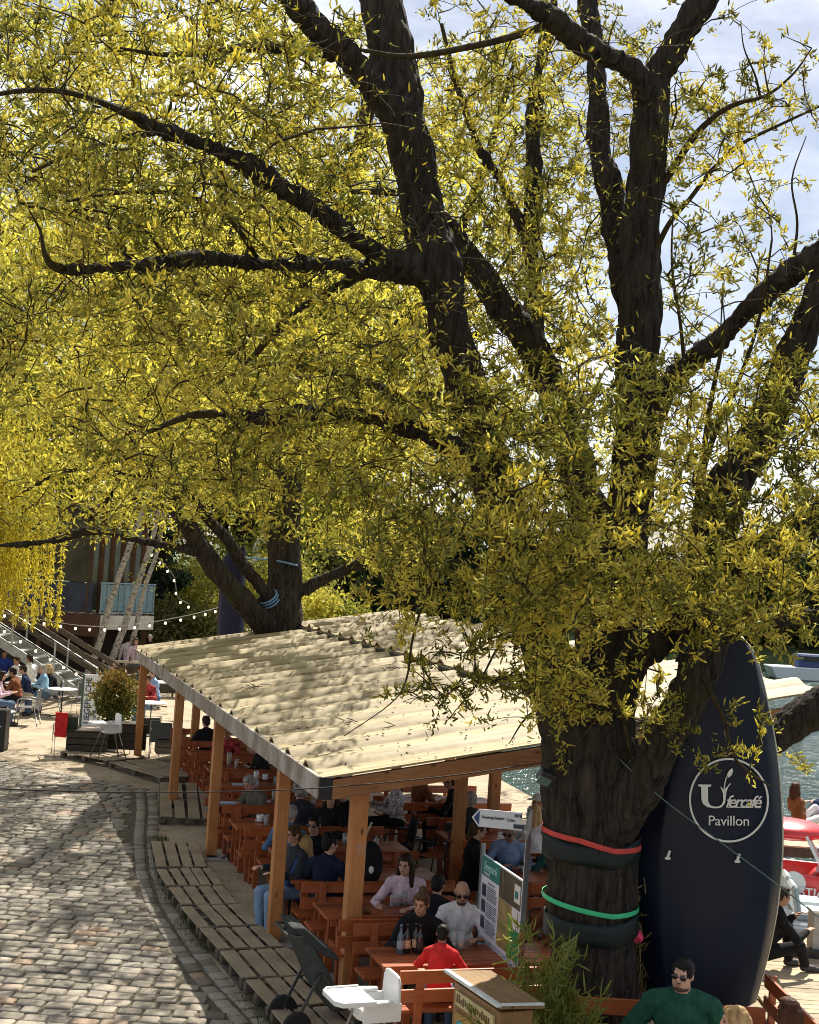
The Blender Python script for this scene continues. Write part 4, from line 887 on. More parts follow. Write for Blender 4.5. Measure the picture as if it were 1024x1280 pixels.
def person(label, loc, face, skin='light', hair='dark', hs='short', top=None, top_sl='long', low=None, low_len='long', shoes=(.03, .03, .035), pose='sit', lean=.15, turn=0.0, nod=.1, s=1.0,
           hl=None, hr=None, knees=None, feet=None, seat=.455, glasses=None, beard=None, group=None, extra=None, vox=.011, wide=1.0, roll=0.0, dress=False, key=None, twist=0.0):
    """one figure facing local +y; face = world heading of local +y in degrees anticlockwise from away-from-the-camera"""
    rt_ = thing('person', label, 'person', loc, R(face), group)
    K = (hs, top_sl, low_len, pose, lean, turn, nod, s, str(hl), str(hr), str(knees), str(feet), seat, vox, wide, roll, dress, twist, beard is not None)
    far = vox > .014
    V = Vector
    if pose == 'sit': hip = V((0, 0, seat + .095 * s))
    elif pose == 'floor': hip = V((0, 0, seat + .10 * s))
    else: hip = V((0, 0, .90 * s))
    upd = V((0, math.sin(lean), math.cos(lean))); fwd = V((0, math.cos(lean), -math.sin(lean))); rx = V((1, 0, 0))
    if roll: q = Quaternion((0, 1, 0), roll); upd = q @ upd; rx = q @ rx
    tq = Quaternion(upd, twist); rxs = tq @ rx; fws = tq @ fwd
    nb = hip + upd * .50 * s; chest = hip + upd * .33 * s; sh = [nb - upd * .075 * s + rxs * (sx * .168 * s * wide) for sx in (-1, 1)]
    hips = [hip + rx * sx * .095 * s for sx in (-1, 1)]
    if pose == 'stand': kn = [h_ + V((sx * .02, .03, -.44 * s)) for h_, sx in zip(hips, (-1, 1))]; ft = [k_ + V((0, -.05, -.42 * s + .03)) for k_ in kn]
    else:
        if knees is None: knees = ((-.13, .44, 0), (.13, .44, 0))
        kn = [V((k_[0] * s, k_[1] * s, hip.z + (k_[2] if len(k_) > 2 else 0) - .02)) for k_ in knees]
        if feet is None: ft = [V((k_.x, k_.y - .03, .075)) for k_ in kn]
        else: ft = [V(f_) for f_ in feet]
    if hl is None: hl = (-.2, .40, .80) if pose != 'stand' else (-.26, .08, .78 * s)
    if hr is None: hr = (.2, .40, .80) if pose != 'stand' else (.26, .08, .78 * s)
    wr, el = [], []
    for a, t_, sx in zip(sh, (hl, hr), (-1, 1)):
        e, w = ik(a, V(t_), .285 * s, .255 * s, V((sx * .7, -.35, -.8))); el.append(e); wr.append(w)
    hq = Quaternion(upd, turn) @ Quaternion(rx, -nod + lean * .75); hm = (hq @ Quaternion(rx, -lean)).to_matrix()
    hc = nb + upd * .092 * s + hm @ V((0, .025, .085)) * s
    def H3(x, y, z): return hc + hm @ V((x, y, z)) * s
    # meshes are shared between far figures of the same pose
    if K in PCACHE and far: ME = PCACHE[K]
    else:
        ME = {}; b = MB(); mt = Matrix((rxs, fws, upd)).transposed(); mh = Matrix((rx, fwd, upd)).transposed(); W = wide
        tz = lambda sc, g: [(hip + upd * .02 * s, (.155 * s * W + g, .115 * s * W + g, .12 * s), mh), (hip + upd * .16 * s + fwd * .01 * (W - 1) * 6, (.135 * s * W + g, .102 * s * W ** 1.4 + g, .15 * s), mh), (chest, (.150 * s * W + g, .108 * s * W + g, .175 * s), mt), (nb - upd * .085 * s, (.165 * s * W + g, .082 * s + g, .08 * s + g), mt)]
        for c, r_, m_ in tz(1, 0): b.ell(c, r_, m_)
        b.cap(nb - upd * .04 * s, hc - upd * .04 * s, .056 * s * (1 + (W - 1) * .6), .052 * s * (1 + (W - 1) * .6))
        b.ell(hc + hm @ V((0, -.008, .018)) * s, (.074 * s, .092 * s, .098 * s), hm); b.ell(H3(0, .026, -.052), (.058 * s * (1 + (W - 1) * .7), .062 * s, .062 * s), hm); b.ell(H3(0, .064, -.083), (.026 * s, .022 * s, .022 * s), hm)
        b.cap(H3(0, .086, .020), H3(0, .104, -.018), .010 * s, .0155 * s, 8); b.ell(H3(0, .076, .034), (.05 * s, .016 * s, .012 * s), hm)
        for sx in (-1, 1): b.ell(H3(sx * .076, -.008, -.004), (.010 * s, .020 * s, .032 * s), hm); b.ell(H3(sx * .036, .062, -.022), (.024 * s, .02 * s, .02 * s), hm)
        b.ell(H3(0, .082, -.052), (.024 * s, .013 * s, .009 * s), hm)
        for i, sx in enumerate((-1, 1)):
            b.cap(sh[i], el[i], .050 * s * W, .040 * s * W); b.cap(el[i], wr[i], .041 * s * W, .027 * s); b.ell(sh[i], (.056 * s * W,) * 3); b.cap(nb + upd * .015 * s, sh[i] + upd * .012 * s, .055 * s, .050 * s * W)
            hand(b, wr[i], (wr[i] - el[i]), (0, 0, 1) if pose != 'stand' else (sx, 0, 0), -sx, s * 1.02, .6)
            b.cap(hips[i], kn[i], .082 * s * W, .056 * s); b.cap(kn[i], kn[i] + (ft[i] - kn[i]) * .4, .055 * s, .056 * s); b.cap(kn[i] + (ft[i] - kn[i]) * .4, ft[i], .056 * s, .036 * s)
            fd = V((ft[i].x - 0, 1, 0)) if pose != 'stand' else V((sx * .2, 1, 0)); fd = V((fd.x * .3, 1, 0)).normalized(); b.cap(ft[i] + V((0, 0, -.03)), ft[i] + fd * .15 * s + V((0, 0, -.045)), .034 * s, .026 * s)
        ME['body'] = remesh(b, vox * .8, 3, 'body')
        if top_sl:
            c_ = MB(); g = .016 + .006 * (W > 1.1)
            for c, r_, m_ in tz(1, g): c_.ell(c, r_, m_)
            c_.cap(nb - upd * .05 * s, nb + upd * .012 * s, .082 * s * (1 + (W - 1) * .6), .074 * s * (1 + (W - 1) * .6))
            for i in range(2):
                c_.ell(sh[i], (.064 * s * W,) * 3); c_.cap(nb + upd * .010 * s, sh[i] + upd * .012 * s, .071 * s, .066 * s * W); c_.cap(sh[i], el[i] if top_sl == 'long' else sh[i] + (el[i] - sh[i]) * .75, .061 * s * W, .055 * s * W)
                if top_sl == 'long': c_.cap(el[i], wr[i] + (el[i] - wr[i]) * .06, .057 * s * W, .038 * s)
            if dress: c_.ell(hip + V((0, .12, -.02)), (.21 * s, .26 * s, .12 * s))
            me = remesh(c_, vox, 4, 'top'); n = len(me.vertices); co = np.empty(n * 3, np.float32); me.vertices.foreach_get('co', co); co = co.reshape(-1, 3); no = np.empty(n * 3, np.float32); me.vertices.foreach_get('normal', no); no = no.reshape(-1, 3)
            dd = np.array([noise.noise((p[0] * 11, p[1] * 11, p[2] * 6)) + .6 * noise.noise((p[0] * 25, p[1] * 25, p[2] * 16)) for p in co]) * .010 * s; co += no * dd[:, None]; me.vertices.foreach_set('co', co.reshape(-1)); me.update(); ME['top'] = me
        if low_len:
            c_ = MB(); c_.ell(hip + upd * .0, (.168 * s * W, .13 * s * W, .125 * s), mh)
            for i in range(2):
                c_.cap(hips[i], kn[i], .094 * s * W, .070 * s)
                if low_len == 'long': c_.cap(kn[i], kn[i] + (ft[i] - kn[i]) * .45, .069 * s, .066 * s); c_.cap(kn[i] + (ft[i] - kn[i]) * .45, ft[i] - (ft[i] - kn[i]) * .06, .066 * s, .055 * s)
            ME['trousers'] = remesh(c_, vox * 1.1, 4, 'trousers')
        for i, sx in enumerate((-1, 1)):
            c_ = MB(); fd = V((sx * .12, 1, 0)).normalized(); c_.cap(ft[i] + V((0, -.02, -.025)), ft[i] + fd * .10 * s + V((0, 0, -.035)), .046 * s, .042 * s, 8); c_.cap(ft[i] + fd * .08 * s + V((0, 0, -.04)), ft[i] + fd * .18 * s + V((0, 0, -.048)), .040 * s, .030 * s, 8)
            ME['shoe' if i else 'shoe_'] = remesh(c_, vox * .9, 3, 'shoe')
        if hs and hs != 'bald':
            c_ = MB()
            if hs == 'cap':
                c_.ell(H3(0, -.012, .052), (.084 * s, .104 * s, .070 * s), hm); c_.ell(H3(0, .115, .050), (.062 * s, .070 * s, .012 * s), hm); ME['cap'] = remesh(c_, vox * .7, 2, 'cap'); c_ = MB(); c_.ell(H3(0, -.055, .0), (.074 * s, .05 * s, .05 * s), hm)
            else:
                c_.ell(H3(0, -.020, .030), (.082 * s, .098 * s, .094 * s), hm); c_.ell(H3(0, .02, .085), (.062 * s, .068 * s, .036 * s), hm); c_.ell(H3(0, -.06, -.02), (.070 * s, .05 * s, .07 * s), hm)
                for sx in (-1, 1): c_.ell(H3(sx * .068, .005, .028), (.016 * s, .042 * s, .045 * s), hm)
                if hs == 'quiff': c_.ell(H3(.015, .04, .108), (.066 * s, .066 * s, .036 * s), hm); c_.ell(H3(-.03, -.03, .11), (.05 * s, .06 * s, .03 * s), hm)
                if hs in ('long', 'mid'):
                    L = .38 if hs == 'long' else .17
                    for sx in (-1, 1): c_.cap(H3(sx * .066, -.012, .02), H3(sx * .086, .0, -L * .62), .034 * s, .032 * s); c_.cap(H3(sx * .055, -.05, .0), H3(sx * .060, -.055, -L * .9), .046 * s, .038 * s)
                    c_.cap(H3(0, -.075, .0), H3(0, -.088, -L), .062 * s, .044 * s)
                if hs == 'bun': c_.ell(H3(0, -.03, .135), (.044 * s, .044 * s, .04 * s), hm)
                if hs == 'curly':
                    for _ in range(26): a = random.uniform(0, 6.28); z_ = random.uniform(-.07, .12); q = math.sqrt(max(.1, 1 - (z_ / .14) ** 2)); y_ = math.sin(a) * .1 * q - .03; c_.ell(H3(math.cos(a) * .088 * q, min(y_, .055 if z_ > .06 else -.005), z_), (.036 * s,) * 3)
                if hs == 'tail': c_.cap(H3(0, -.10, .04), H3(0, -.13, -.14), .036 * s, .024 * s)
            me = remesh(c_, vox * .8, 2, 'hair'); n = len(me.vertices); co = np.empty(n * 3, np.float32); me.vertices.foreach_get('co', co); co = co.reshape(-1, 3); no = np.empty(n * 3, np.float32); me.vertices.foreach_get('normal', no); no = no.reshape(-1, 3)
            dd = np.array([noise.noise((p[0] * 55, p[1] * 55, p[2] * 14)) + .7 * noise.noise((p[0] * 22, p[1] * 22, p[2] * 9)) for p in co]) * (.0035 if hs in ('long', 'mid') else .0065) * s; co += no * dd[:, None]; me.vertices.foreach_set('co', co.reshape(-1)); me.update(); ME['hair'] = me
        if beard: c_ = MB(); c_.ell(H3(0, .034, -.094), (.055 * s * (1 + (W - 1) * .7), .056 * s, .026 * s), hm); c_.ell(H3(0, .069, -.088), (.028 * s, .022 * s, .024 * s), hm); c_.cap(H3(-.022, .0885, -.0415), H3(.022, .0885, -.0415), .0045 * s, .0045 * s); ME['beard'] = remesh(c_, vox * .7, 2, 'beard')
        PCACHE[K] = ME
    mats = dict(body=SKIN[skin], top=top, trousers=low, shoe=mat('shoe_%d' % int(shoes[0] * 100), shoes, .6, .2), hair=HAIR.get(hair), beard=mat('beard_stubble', (.07, .043, .03), .8, .4, 60), cap=cloth('capwhite', (.55, .56, .55)))
    mats['shoe_'] = mats['shoe']
    for k_, me in ME.items():
        if not me.materials: me.materials.append(mats[k_] or SKIN[skin])
        o = link(k_.rstrip('_'), me, rt_)
        o.material_slots[0].link = 'OBJECT'; o.material_slots[0].material = mats[k_] or SKIN[skin]
    if not far:
        q = MB()
        if glasses:
            for sx in (-1, 1): q.ell(H3(sx * .034, .094, .006), (.028 * s, .008 * s, .021 * s), hm, 12, 7); q.cap(H3(sx * .06, .09, .012), H3(sx * .079, -.005, .010), .0035 * s, .003 * s, 6)
            q.cap(H3(-.014, .100, .010), H3(.014, .100, .010), .004 * s, .004 * s, 6); q.build('glasses', DARKG, rt_, smooth=True)
        else:
            for sx in (-1, 1): q = MB(); q.ell(H3(sx * .032, .081, .006), (.0125 * s, .006 * s, .0062 * s), hm, 10, 6); q.build('eye', EYE, rt_, smooth=True)
            q = MB()
            for sx in (-1, 1): q.cap(H3(sx * .018, .090, .026), H3(sx * .05, .080, .027), .0042 * s, .003 * s, 6)
            q.build('eyebrow', HAIR[hair if hair != 'white' else 'grey'], rt_, smooth=True)
        q = MB(); q.ell(H3(0, .0935, -.052), (.0225 * s, .006 * s, .0062 * s), hm, 10, 6); q.build('mouth', LIP, rt_, smooth=True)
    return rt_
def at_head(x, y, hz, off=(0, .12), face=0.0, s=1.0):
    """ground position so that a figure whose head sits off ahead of its hips shows its head at photo point (x, y), head height hz"""
    p = P(x, y, z=hz); a = R(face); return (p.x - (off[0] * math.cos(a) - off[1] * math.sin(a)), p.y - (off[0] * math.sin(a) + off[1] * math.cos(a)), 0)
navy, black, dgreen, white, denim, lblue = cloth('navy', (.022, .035, .085)), cloth('black', (.014, .014, .016)), cloth('darkgreen', (.018, .075, .048)), cloth('white', (.72, .71, .70)), cloth('denim', (.055, .095, .20)), cloth('lightblue', (.30, .42, .66))
pink, red, grey, khaki, brownc, jean, plaid = cloth('pink', (.70, .52, .60)), cloth('red', (.62, .035, .035)), cloth('grey', (.17, .155, .135)), cloth('khaki', (.48, .42, .33)), cloth('brown', (.20, .075, .035)), cloth('jeans', (.10, .155, .25)), cloth('plaid', (.33, .045, .045), .9)
olive, sky2, teal = cloth('olive', (.10, .10, .06)), cloth('sky', (.30, .50, .66)), cloth('teal', (.03, .09, .09))
GP = 'guests under the pavilion'; GT = 'guests on the distant terrace'; GD = 'guests near the pond'
# -- nearest
person('bearded man in dark green sweatshirt and tinted glasses seated before the dark blue upturned boat', at_head(855, 1213, 1.33, (0, .10), 172), 172, 'light', 'black', 'short', dgreen, 'long', black, 'long', s=1.1, lean=.12, turn=-.38, nod=.05, glasses=True, beard='black', vox=.009, wide=1.34, hl=(-.30, .33, .79), hr=(.33, .30, .79), group=None)
person('woman with long dark auburn hair seen from behind at the bottom right', at_head(990, 1268, 1.22, (0, .05), 20), 20, 'light', 'auburn', 'long', white, 'long', black, 'long', lean=.1, vox=.010, hl=(-.2, .35, .8), hr=(.2, .35, .8))
person('fair-haired woman with sunglasses pushed up, reaching her bare arm across the table', at_head(926, 1281, 1.20, (0, .05), 75), 75, 'light', 'blond', 'mid', white, 'short', black, 'long', lean=.1, vox=.010, hl=(.02, .52, 1.02), hr=(.22, .32, .8))
# -- under the pavilion, near to far
person('small child in a red shirt with dark hair, back turned, at the table with bottles', at_head(553, 1170, 1.06, (0, .10), -6), -6, 'tan', 'black', 'short', red, 'long', jean, 'long', s=.74, seat=.52, lean=.22, nod=.25, hl=(-.16, .30, .8), hr=(.16, .30, .8), vox=.009)
person('smiling woman in black with hair in a top bun, leaning over the table with bottles', at_head(527, 1138, 1.10, (0, .20), 172), 172, 'mid', 'brown', 'bun', black, 'long', black, 'long', lean=.36, turn=-.2, nod=.1, hl=(-.22, .46, .8), hr=(.16, .44, .8), vox=.009, group=GP)
person('bald bearded man in a white T-shirt and glasses beside the information board', at_head(577, 1119, 1.17, (0, .12), 176), 176, 'mid', 'dark', 'bald', white, 'short', navy, 'long', lean=.16, turn=.1, nod=.3, glasses=True, beard='dark', vox=.009, group=GP)
person('dark-haired boy in a dark jacket seen from behind, opposite the woman in pink', at_head(547, 1106, 1.16, (0, .1), -14), -14, 'mid', 'black', 'short', black, 'long', jean, 'long', s=.93, lean=.15, nod=.2, vox=.009, group=GP)
person('woman with long dark hair in a pale pink blouse resting her arm on the table', at_head(508, 1084, 1.17, (0, .14), 172), 172, 'light', 'dark', 'long', pink, 'long', white, 'long', lean=.22, turn=-.25, nod=.12, hl=(-.12, .48, .79), hr=(.26, .42, .79), vox=.009, group=GP)
person('person in a dark navy jacket with tousled black hair, back turned, beside the blond girl', at_head(411, 1060, 1.17, (0, .1), -18), -18, 'light', 'black', 'quiff', cloth('midnight', (.012, .018, .04)), 'long', black, 'long', lean=.12, turn=-.6, nod=.1, vox=.009, group=GP)
person('blond girl in a blue denim jacket with bare legs on the bench end', at_head(379, 1060, 1.06, (0, .06), 62), 62, 'light', 'blond', 'long', cloth('denim_dark', (.035, .075, .22)), 'long', denim, None, s=.86, lean=.05, turn=-1.25, nod=.05, hl=(-.1, .26, .66), hr=(.14, .28, .62), shoes=(.62, .60, .58), vox=.009, dress=True, group=GP)
person('man in dark sunglasses and black top facing the viewer behind the blond girl', at_head(393, 1036, 1.17, (0, .1), 168), 168, 'mid', 'black', 'short', black, 'long', black, 'long', lean=.12, turn=-.15, nod=.05, glasses=True, vox=.009, group=GP)
person('grey-haired person in a blue denim shirt seen from behind by the second post', at_head(362, 1022, 1.17, (0, .1), -10), -10, 'light', 'grey', 'short', cloth('denim_shirt', (.07, .15, .30)), 'long', jean, 'long', lean=.2, nod=.2, vox=.010, group=GP)
person('person with a mop of curly grey hair and dark jacket under the eaves', at_head(376, 994, 1.16, (0, .1), 20), 20, 'light', 'grey', 'curly', cloth('slate', (.04, .045, .055)), 'long', black, 'long', lean=.2, vox=.010, group=GP)
person('person all in black under the near corner of the eaves', at_head(412, 1003, 1.16, (0, .1), 160), 160, 'light', 'dark', 'mid', black, 'long', black, 'long', lean=.1, turn=.4, vox=.010, group=GP)
person('red-haired person in black behind the near corner fascia', at_head(432, 990, 1.20, (0, .1), 150), 150, 'light', 'auburn', 'short', black, 'long', black, 'long', lean=.25, vox=.010, group=GP)
person('older man in an olive-grey jacket leaning on folded arms over the coffee cup', at_head(319, 979, 1.14, (0, .18), 140), 140, 'red', 'grey', 'short', cloth('olivegrey', (.135, .12, .095)), 'long', cloth('darkjeans', (.02, .03, .055)), 'long', lean=.42, turn=.1, nod=.4, hl=(-.04, .40, .8), hr=(.10, .42, .82), vox=.010, wide=1.08, group=GP)
person('person in light blue jeans half hidden behind the second post', at_head(371, 1050, 1.15, (0, .05), 122), 122, 'light', 'brown', 'short', cloth('slate', (.04, .045, .055)), 'long', cloth('lightjeans', (.20, .30, .44)), 'long', lean=.1, shoes=(.05, .05, .06), vox=.010, group=GP)
person('dark-haired person in black bent low over the table with white cups', at_head(322, 938, 1.08, (0, .25), 110), 110, 'light', 'black', 'short', black, 'long', black, 'long', lean=.5, nod=.3, vox=.010, group=GP)
person('man in a red plaid shirt behind the tall glass of beer', at_head(285, 917, 1.17, (0, .1), 168), 168, 'tan', 'dark', 'short', plaid, 'long', jean, 'long', lean=.15, nod=.2, vox=.011, group=GP)
person('dark-clad guest deepest in the shade at the far end of the pavilion', at_head(258, 905, 1.17, (0, .1), 30), 30, 'light', 'dark', 'short', black, 'long', black, 'long', vox=.015, group=GP)
# -- right of the pavilion
person('woman with light brown hair in profile and black top beside the right inner post', at_head(597, 1042, 1.17, (0, .08), -80), -80, 'light', 'brown', 'tail', black, 'long', black, 'long', lean=.1, nod=.1, vox=.010, group=GD)
person('grey-haired man in sunglasses and a light blue striped shirt under the arrow sign', at_head(638, 1042, 1.17, (0, .12), 168), 168, 'tan', 'grey', 'short', lblue, 'long', khaki, 'long', lean=.18, turn=-.2, nod=.35, glasses=True, vox=.010, wide=1.08, group=GD)
person('man in a white and dark baseball cap seated left of the big trunk', at_head(672, 1004, 1.2, (0, .08), 110), 110, 'tan', 'grey', 'cap', navy, 'long', navy, 'long', lean=.05, vox=.011, group=GD)
person('fair-haired person in a white T-shirt seen from behind, left of the big trunk', at_head(668, 1020, 1.18, (0, .08), -12), -12, 'light', 'blond', 'mid', white, 'short', jean, 'long', lean=.1, vox=.010, group=GD)
person('person in a dark green jacket beside the red strap of the trunk', at_head(690, 1046, 1.16, (0, .1), 60), 60, 'light', 'dark', 'short', teal, 'long', black, 'long', lean=.2, vox=.011, group=GD)
person('person in beige trousers on a chair behind the right pole of the board', at_head(690, 1118, 1.17, (0, .05), 105), 105, 'tan', 'brown', 'short', brownc, 'long', khaki, 'long', lean=.0, hl=(-.2, .36, .66), hr=(.18, .36, .66), vox=.010, group=GD)
person('seated figure in a dark grey coat behind the arrow sign', at_head(590, 1000, 1.22, (0, .05), 20), 20, 'light', 'grey', 'short', cloth('coat', (.035, .04, .042)), 'long', black, 'long', lean=.1, vox=.012, group=GD)
person('person in a black and white patterned top under the verge beam', at_head(494, 975, 1.2, (0, .08), 100), 100, 'light', 'dark', 'mid', mat('cloth_floral', (.5, .46, .46), .9, .9, 30, dark=(.02, .02, .025), bump=.4), 'long', black, 'long', lean=.1, vox=.011, group=GD)
person('dark-clad person at the small white round table', at_head(566, 978, 1.2, (0, .08), 80), 80, 'tan', 'dark', 'short', black, 'long', black, 'long', lean=.15, vox=.011, group=GD)
person('person in brown at the back of the small white round table', at_head(528, 968, 1.2, (0, .08), -60), -60, 'tan', 'dark', 'short', brownc, 'long', black, 'long', lean=.15, vox=.012, group=GD)
# -- far terrace
FT = dict(vox=.016)
far_list = [
 ('man in a navy jacket and khaki trousers on a metal chair', 33, 838, 1.18, 95, 'light', 'dark', 'short', navy, khaki, .30, 'sit'), ('person in rusty brown jacket with dark cap of hair leaning at the table', 20, 842, 1.16, 80, 'tan', 'black', 'short', brownc, black, .3, 'sit'),
 ('fair person in a black vest with white shorts and bare arms', 66, 838, 1.14, 110, 'light', 'blond', 'mid', black, white, .35, 'sit'), ('person in a pale blue shirt behind the man in navy', 53, 838, 1.18, 120, 'light', 'grey', 'short', sky2, jean, .15, 'sit'),
 ('person in a bright blue top farthest left by the stairs', 6, 818, 1.2, 200, 'tan', 'dark', 'short', cloth('royal', (.03, .06, .28)), black, .1, 'sit'), ('white-shirted person under the stairs', 22, 826, 1.2, 150, 'tan', 'dark', 'short', white, black, .2, 'sit'),
 ('person in pink at the left edge of the terrace', 1, 846, 1.18, -80, 'light', 'dark', 'mid', pink, jean, .2, 'sit'), ('person in a white top at the back of the terrace tables', 38, 824, 1.2, 60, 'tan', 'dark', 'tail', white, khaki, .2, 'sit'),
 ('standing person in a white patterned shirt near the railing', 161, 799, 1.56, 10, 'mid', 'black', 'short', mat('cloth_dots', (.7, .66, .66), .9, .3, 60, dark=(.3, .2, .22)), navy, 0, 'stand'), ('person with a pale face and pink top beside the patterned shirt', 170, 805, 1.5, 190, 'light', 'brown', 'mid', pink, jean, 0, 'stand'),
 ('white-haired man in a black jacket at the roof corner', 187, 797, 1.58, 175, 'light', 'white', 'short', black, black, .05, 'stand'), ('person in an olive jacket half hidden behind the shrub', 176, 838, 1.2, 40, 'light', 'dark', 'short', olive, black, .1, 'sit'),
 ('bare-armed person in pale pink behind the shrub', 160, 850, 1.18, 150, 'light', 'brown', 'mid', pink, white, .2, 'sit'), ('dark-haired person behind the tall shrub', 150, 846, 1.2, 20, 'tan', 'black', 'short', black, black, .15, 'sit'),
 ('person in a red and dark top next to the roof corner', 184, 850, 1.2, 160, 'tan', 'auburn', 'short', plaid, jean, .1, 'sit'), ('person with auburn hair under the balcony', 141, 836, 1.2, 170, 'light', 'auburn', 'mid', brownc, black, .1, 'sit')]
far_list += [('person in a pale top standing under the balcony', 92, 783, 1.56, 170, 'light', 'dark', 'short', grey, black, 0, 'stand'), ('person in a blue shirt at the tables left of the fifth post', 192, 842, 1.2, 120, 'light', 'dark', 'short', lblue, jean, .2, 'sit')]
for lab, x, y, hz, f, sk, ha, hs, tp, lw, ln, ps in far_list:
    person(lab, at_head(x, y, hz, (0, .12), f), f, sk, ha, hs, tp, 'long', lw, 'long', pose=ps, lean=ln, group=GT, vox=.016)
# -- jetties
p = P(1000, 1035, z=-.22)
person('woman in a brown top and white trousers sitting on the jetty', (P(997, 1035, z=.08).x, 25.9, .08), -68, 'tan', 'auburn', 'mid', brownc, 'long', white, 'long', pose='floor', seat=0, lean=-.25, turn=.2, knees=((-.10, .42, .30), (.10, .46, .16)), feet=((-.1, .62, .06), (.1, .88, .06)), hl=(-.25, .25, .45), hr=(.3, -.2, .06), vox=.012, group=GD)
person('person in white and lilac sitting at the right edge of the jetty', (P(1022, 1035, z=.08).x + .35, 26.2, .08), 60, 'tan', 'black', 'mid', cloth('lilac', (.42, .38, .62)), 'long', navy, 'long', pose='floor', seat=0, lean=.2, knees=((-.10, .36, .36), (.10, .36, .36)), feet=((-.1, .62, .06), (.1, .62, .06)), hl=(-.15, .36, .42), hr=(.15, .36, .42), vox=.012, group=GD)
pp = P(968, 1235, z=-.1)
person('person in black crouched on the lower deck behind the dark blue boat', (pp.x - .1, pp.y + .2, .055), -75, 'tan', 'dark', 'short', black, 'long', black, 'long', pose='floor', seat=.12, lean=.3, knees=((-.12, .38, .28), (.12, .42, .10)), feet=((-.12, .42, .07), (.12, .50, .07)), hl=(-.1, .46, .60), hr=(.14, .50, .48), vox=.010, group=GD)
# ---------------------------------------------------------------- the upturned boat used as a sign
def hull_mat(name, c, c2):
    m, t, b, o = _nt(name); n = _noise(t, 2.2, (1, 1, .7), 8, .7); r = _ramp(t, n.outputs['Fac'], [(.3, c), (.75, c2)])
    s_ = _noise(t, 5, (5, 1, .22), 8, .75, dist=1.2); sr2 = _ramp(t, s_.outputs['Fac'], [(.655, (0, 0, 0)), (.72, (.5, .5, .5))]); mm = t.nodes.new('ShaderNodeMix'); mm.data_type = 'RGBA'; mm.inputs['B'].default_value = (.05, .055, .07, 1)
    t.links.new(sr2.outputs[0], mm.inputs['Factor']); t.links.new(r.outputs[0], mm.inputs['A']); t.links.new(mm.outputs['Result'], b.inputs['Base Color']); rr = _ramp(t, n.outputs['Fac'], [(.3, (.32,) * 3), (.7, (.6,) * 3)]); t.links.new(rr.outputs[0], b.inputs['Roughness']); b.inputs['Specular IOR Level'].default_value = .25
    MATS[name] = m; return m
NAVY = hull_mat('hull_navy', (.0045, .0075, .018), (.008, .013, .030)); _x = mat('hull_spare', (.0045, .0075, .018), .5, .35, 4, bump=.15, bscale=30, spec=.22); CREAM = mat('paint_cream', (.72, .72, .68), .6, .06, bump=0); RIM = mat('gunwale', (.55, .52, .40), .5, .25, 8, bump=.1)
METAL = mat('brushed_steel', (.42, .43, .44), .32, .12, 20, (1, 1, .1), bump=.1, metal=.85); DMET = mat('dark_steel', (.05, .052, .055), .45, .2, metal=.5); WHITEP = mat('white_plastic', (.78, .78, .77), .35, .04, bump=0, spec=.5)
hb = P(868, 1262, Y=13.05); HZ0 = hb.z
def hull_sign(name, label, yf, rows, nose, rimside, mname, back=.42, logo=False):
    """boat hull stood on its stern, keel side to the viewer: rows of (photo y, left x, right x)"""
    b0 = P((rows[-1][1] + rows[-1][2]) / 2, rows[-1][0], Y=yf); rt_ = thing(name, label, 'boat', (b0.x, yf, b0.z)); pr = [(-1, .30), (-1, .22), (-.97, .12), (-.74, .012), (-.70, .0), (-.35, -.010), (0, -.012), (.4, -.010), (.74, 0), (.80, .02), (.96, .10), (1, .20), (1, .30)]
    V, Q = [], []; n = len(pr)
    A = np.array(rows, float); ys_ = np.linspace(A[0, 0], A[-1, 0], 46); ls = np.interp(ys_, A[:, 0], A[:, 1]); rs = np.interp(ys_, A[:, 0], A[:, 2])
    k_ = np.array([.25, .5, .25])
    for _ in range(2): ls[1:-1] = np.convolve(ls, k_, 'valid'); rs[1:-1] = np.convolve(rs, k_, 'valid')
    for y, l, r_ in zip(ys_, ls, rs):
        a, c = P(l, y, Y=yf) - Vector((b0.x, yf, b0.z)), P(r_, y, Y=yf) - Vector((b0.x, yf, b0.z)); hw = (c - a).length / 2; f = min(1, hw / .35)
        for u, d in pr:
            p = (a + c) / 2 + (c - a) / 2 * u; V.append((p.x, d * f * (back / .3), p.z))
    for i in range(len(ys_) - 1):
        for j in range(n - 1): Q.append((i * n + j, i * n + j + 1, (i + 1) * n + j + 1, (i + 1) * n + j))
        Q.append((i * n + n - 1, i * n, (i + 1) * n, (i + 1) * n + n - 1))
    Q.append(tuple(range(n))); Q.append(tuple((len(ys_) - 1) * n + j for j in range(n)))
    mb = MB(); mb.add(V, Q); o = mb.build('hull', mname, rt_); 
    me = o.data; me.polygons.foreach_set('use_smooth', [True] * len(me.polygons))
    md = o.modifiers.new('e', 'EDGE_SPLIT'); md.split_angle = R(38)
    if rimside:
        q = MB(); pts = [Vector(V[i * n + n - 2]) for i in range(len(ys_))]; q.tube([p + Vector((.004, -.02, 0)) for p in pts], .017, 8); q.build('gunwale', RIM, rt_, smooth=True)
    return rt_, b0
ROWS = [(797, 921, 926), (806, 908, 938), (822, 890, 951), (845, 870, 959), (875, 852, 966), (910, 838, 973), (950, 824, 980), (1000, 809, 985), (1050, 801, 987), (1100, 799, 985), (1150, 801, 979), (1200, 806, 969), (1235, 811, 959), (1258, 814, 953)]
bt, b0 = hull_sign('upturned_boat', 'dark navy upturned boat standing on end as a sign with a white round Ufer emblem', 13.05, ROWS, None, True, NAVY, logo=True)
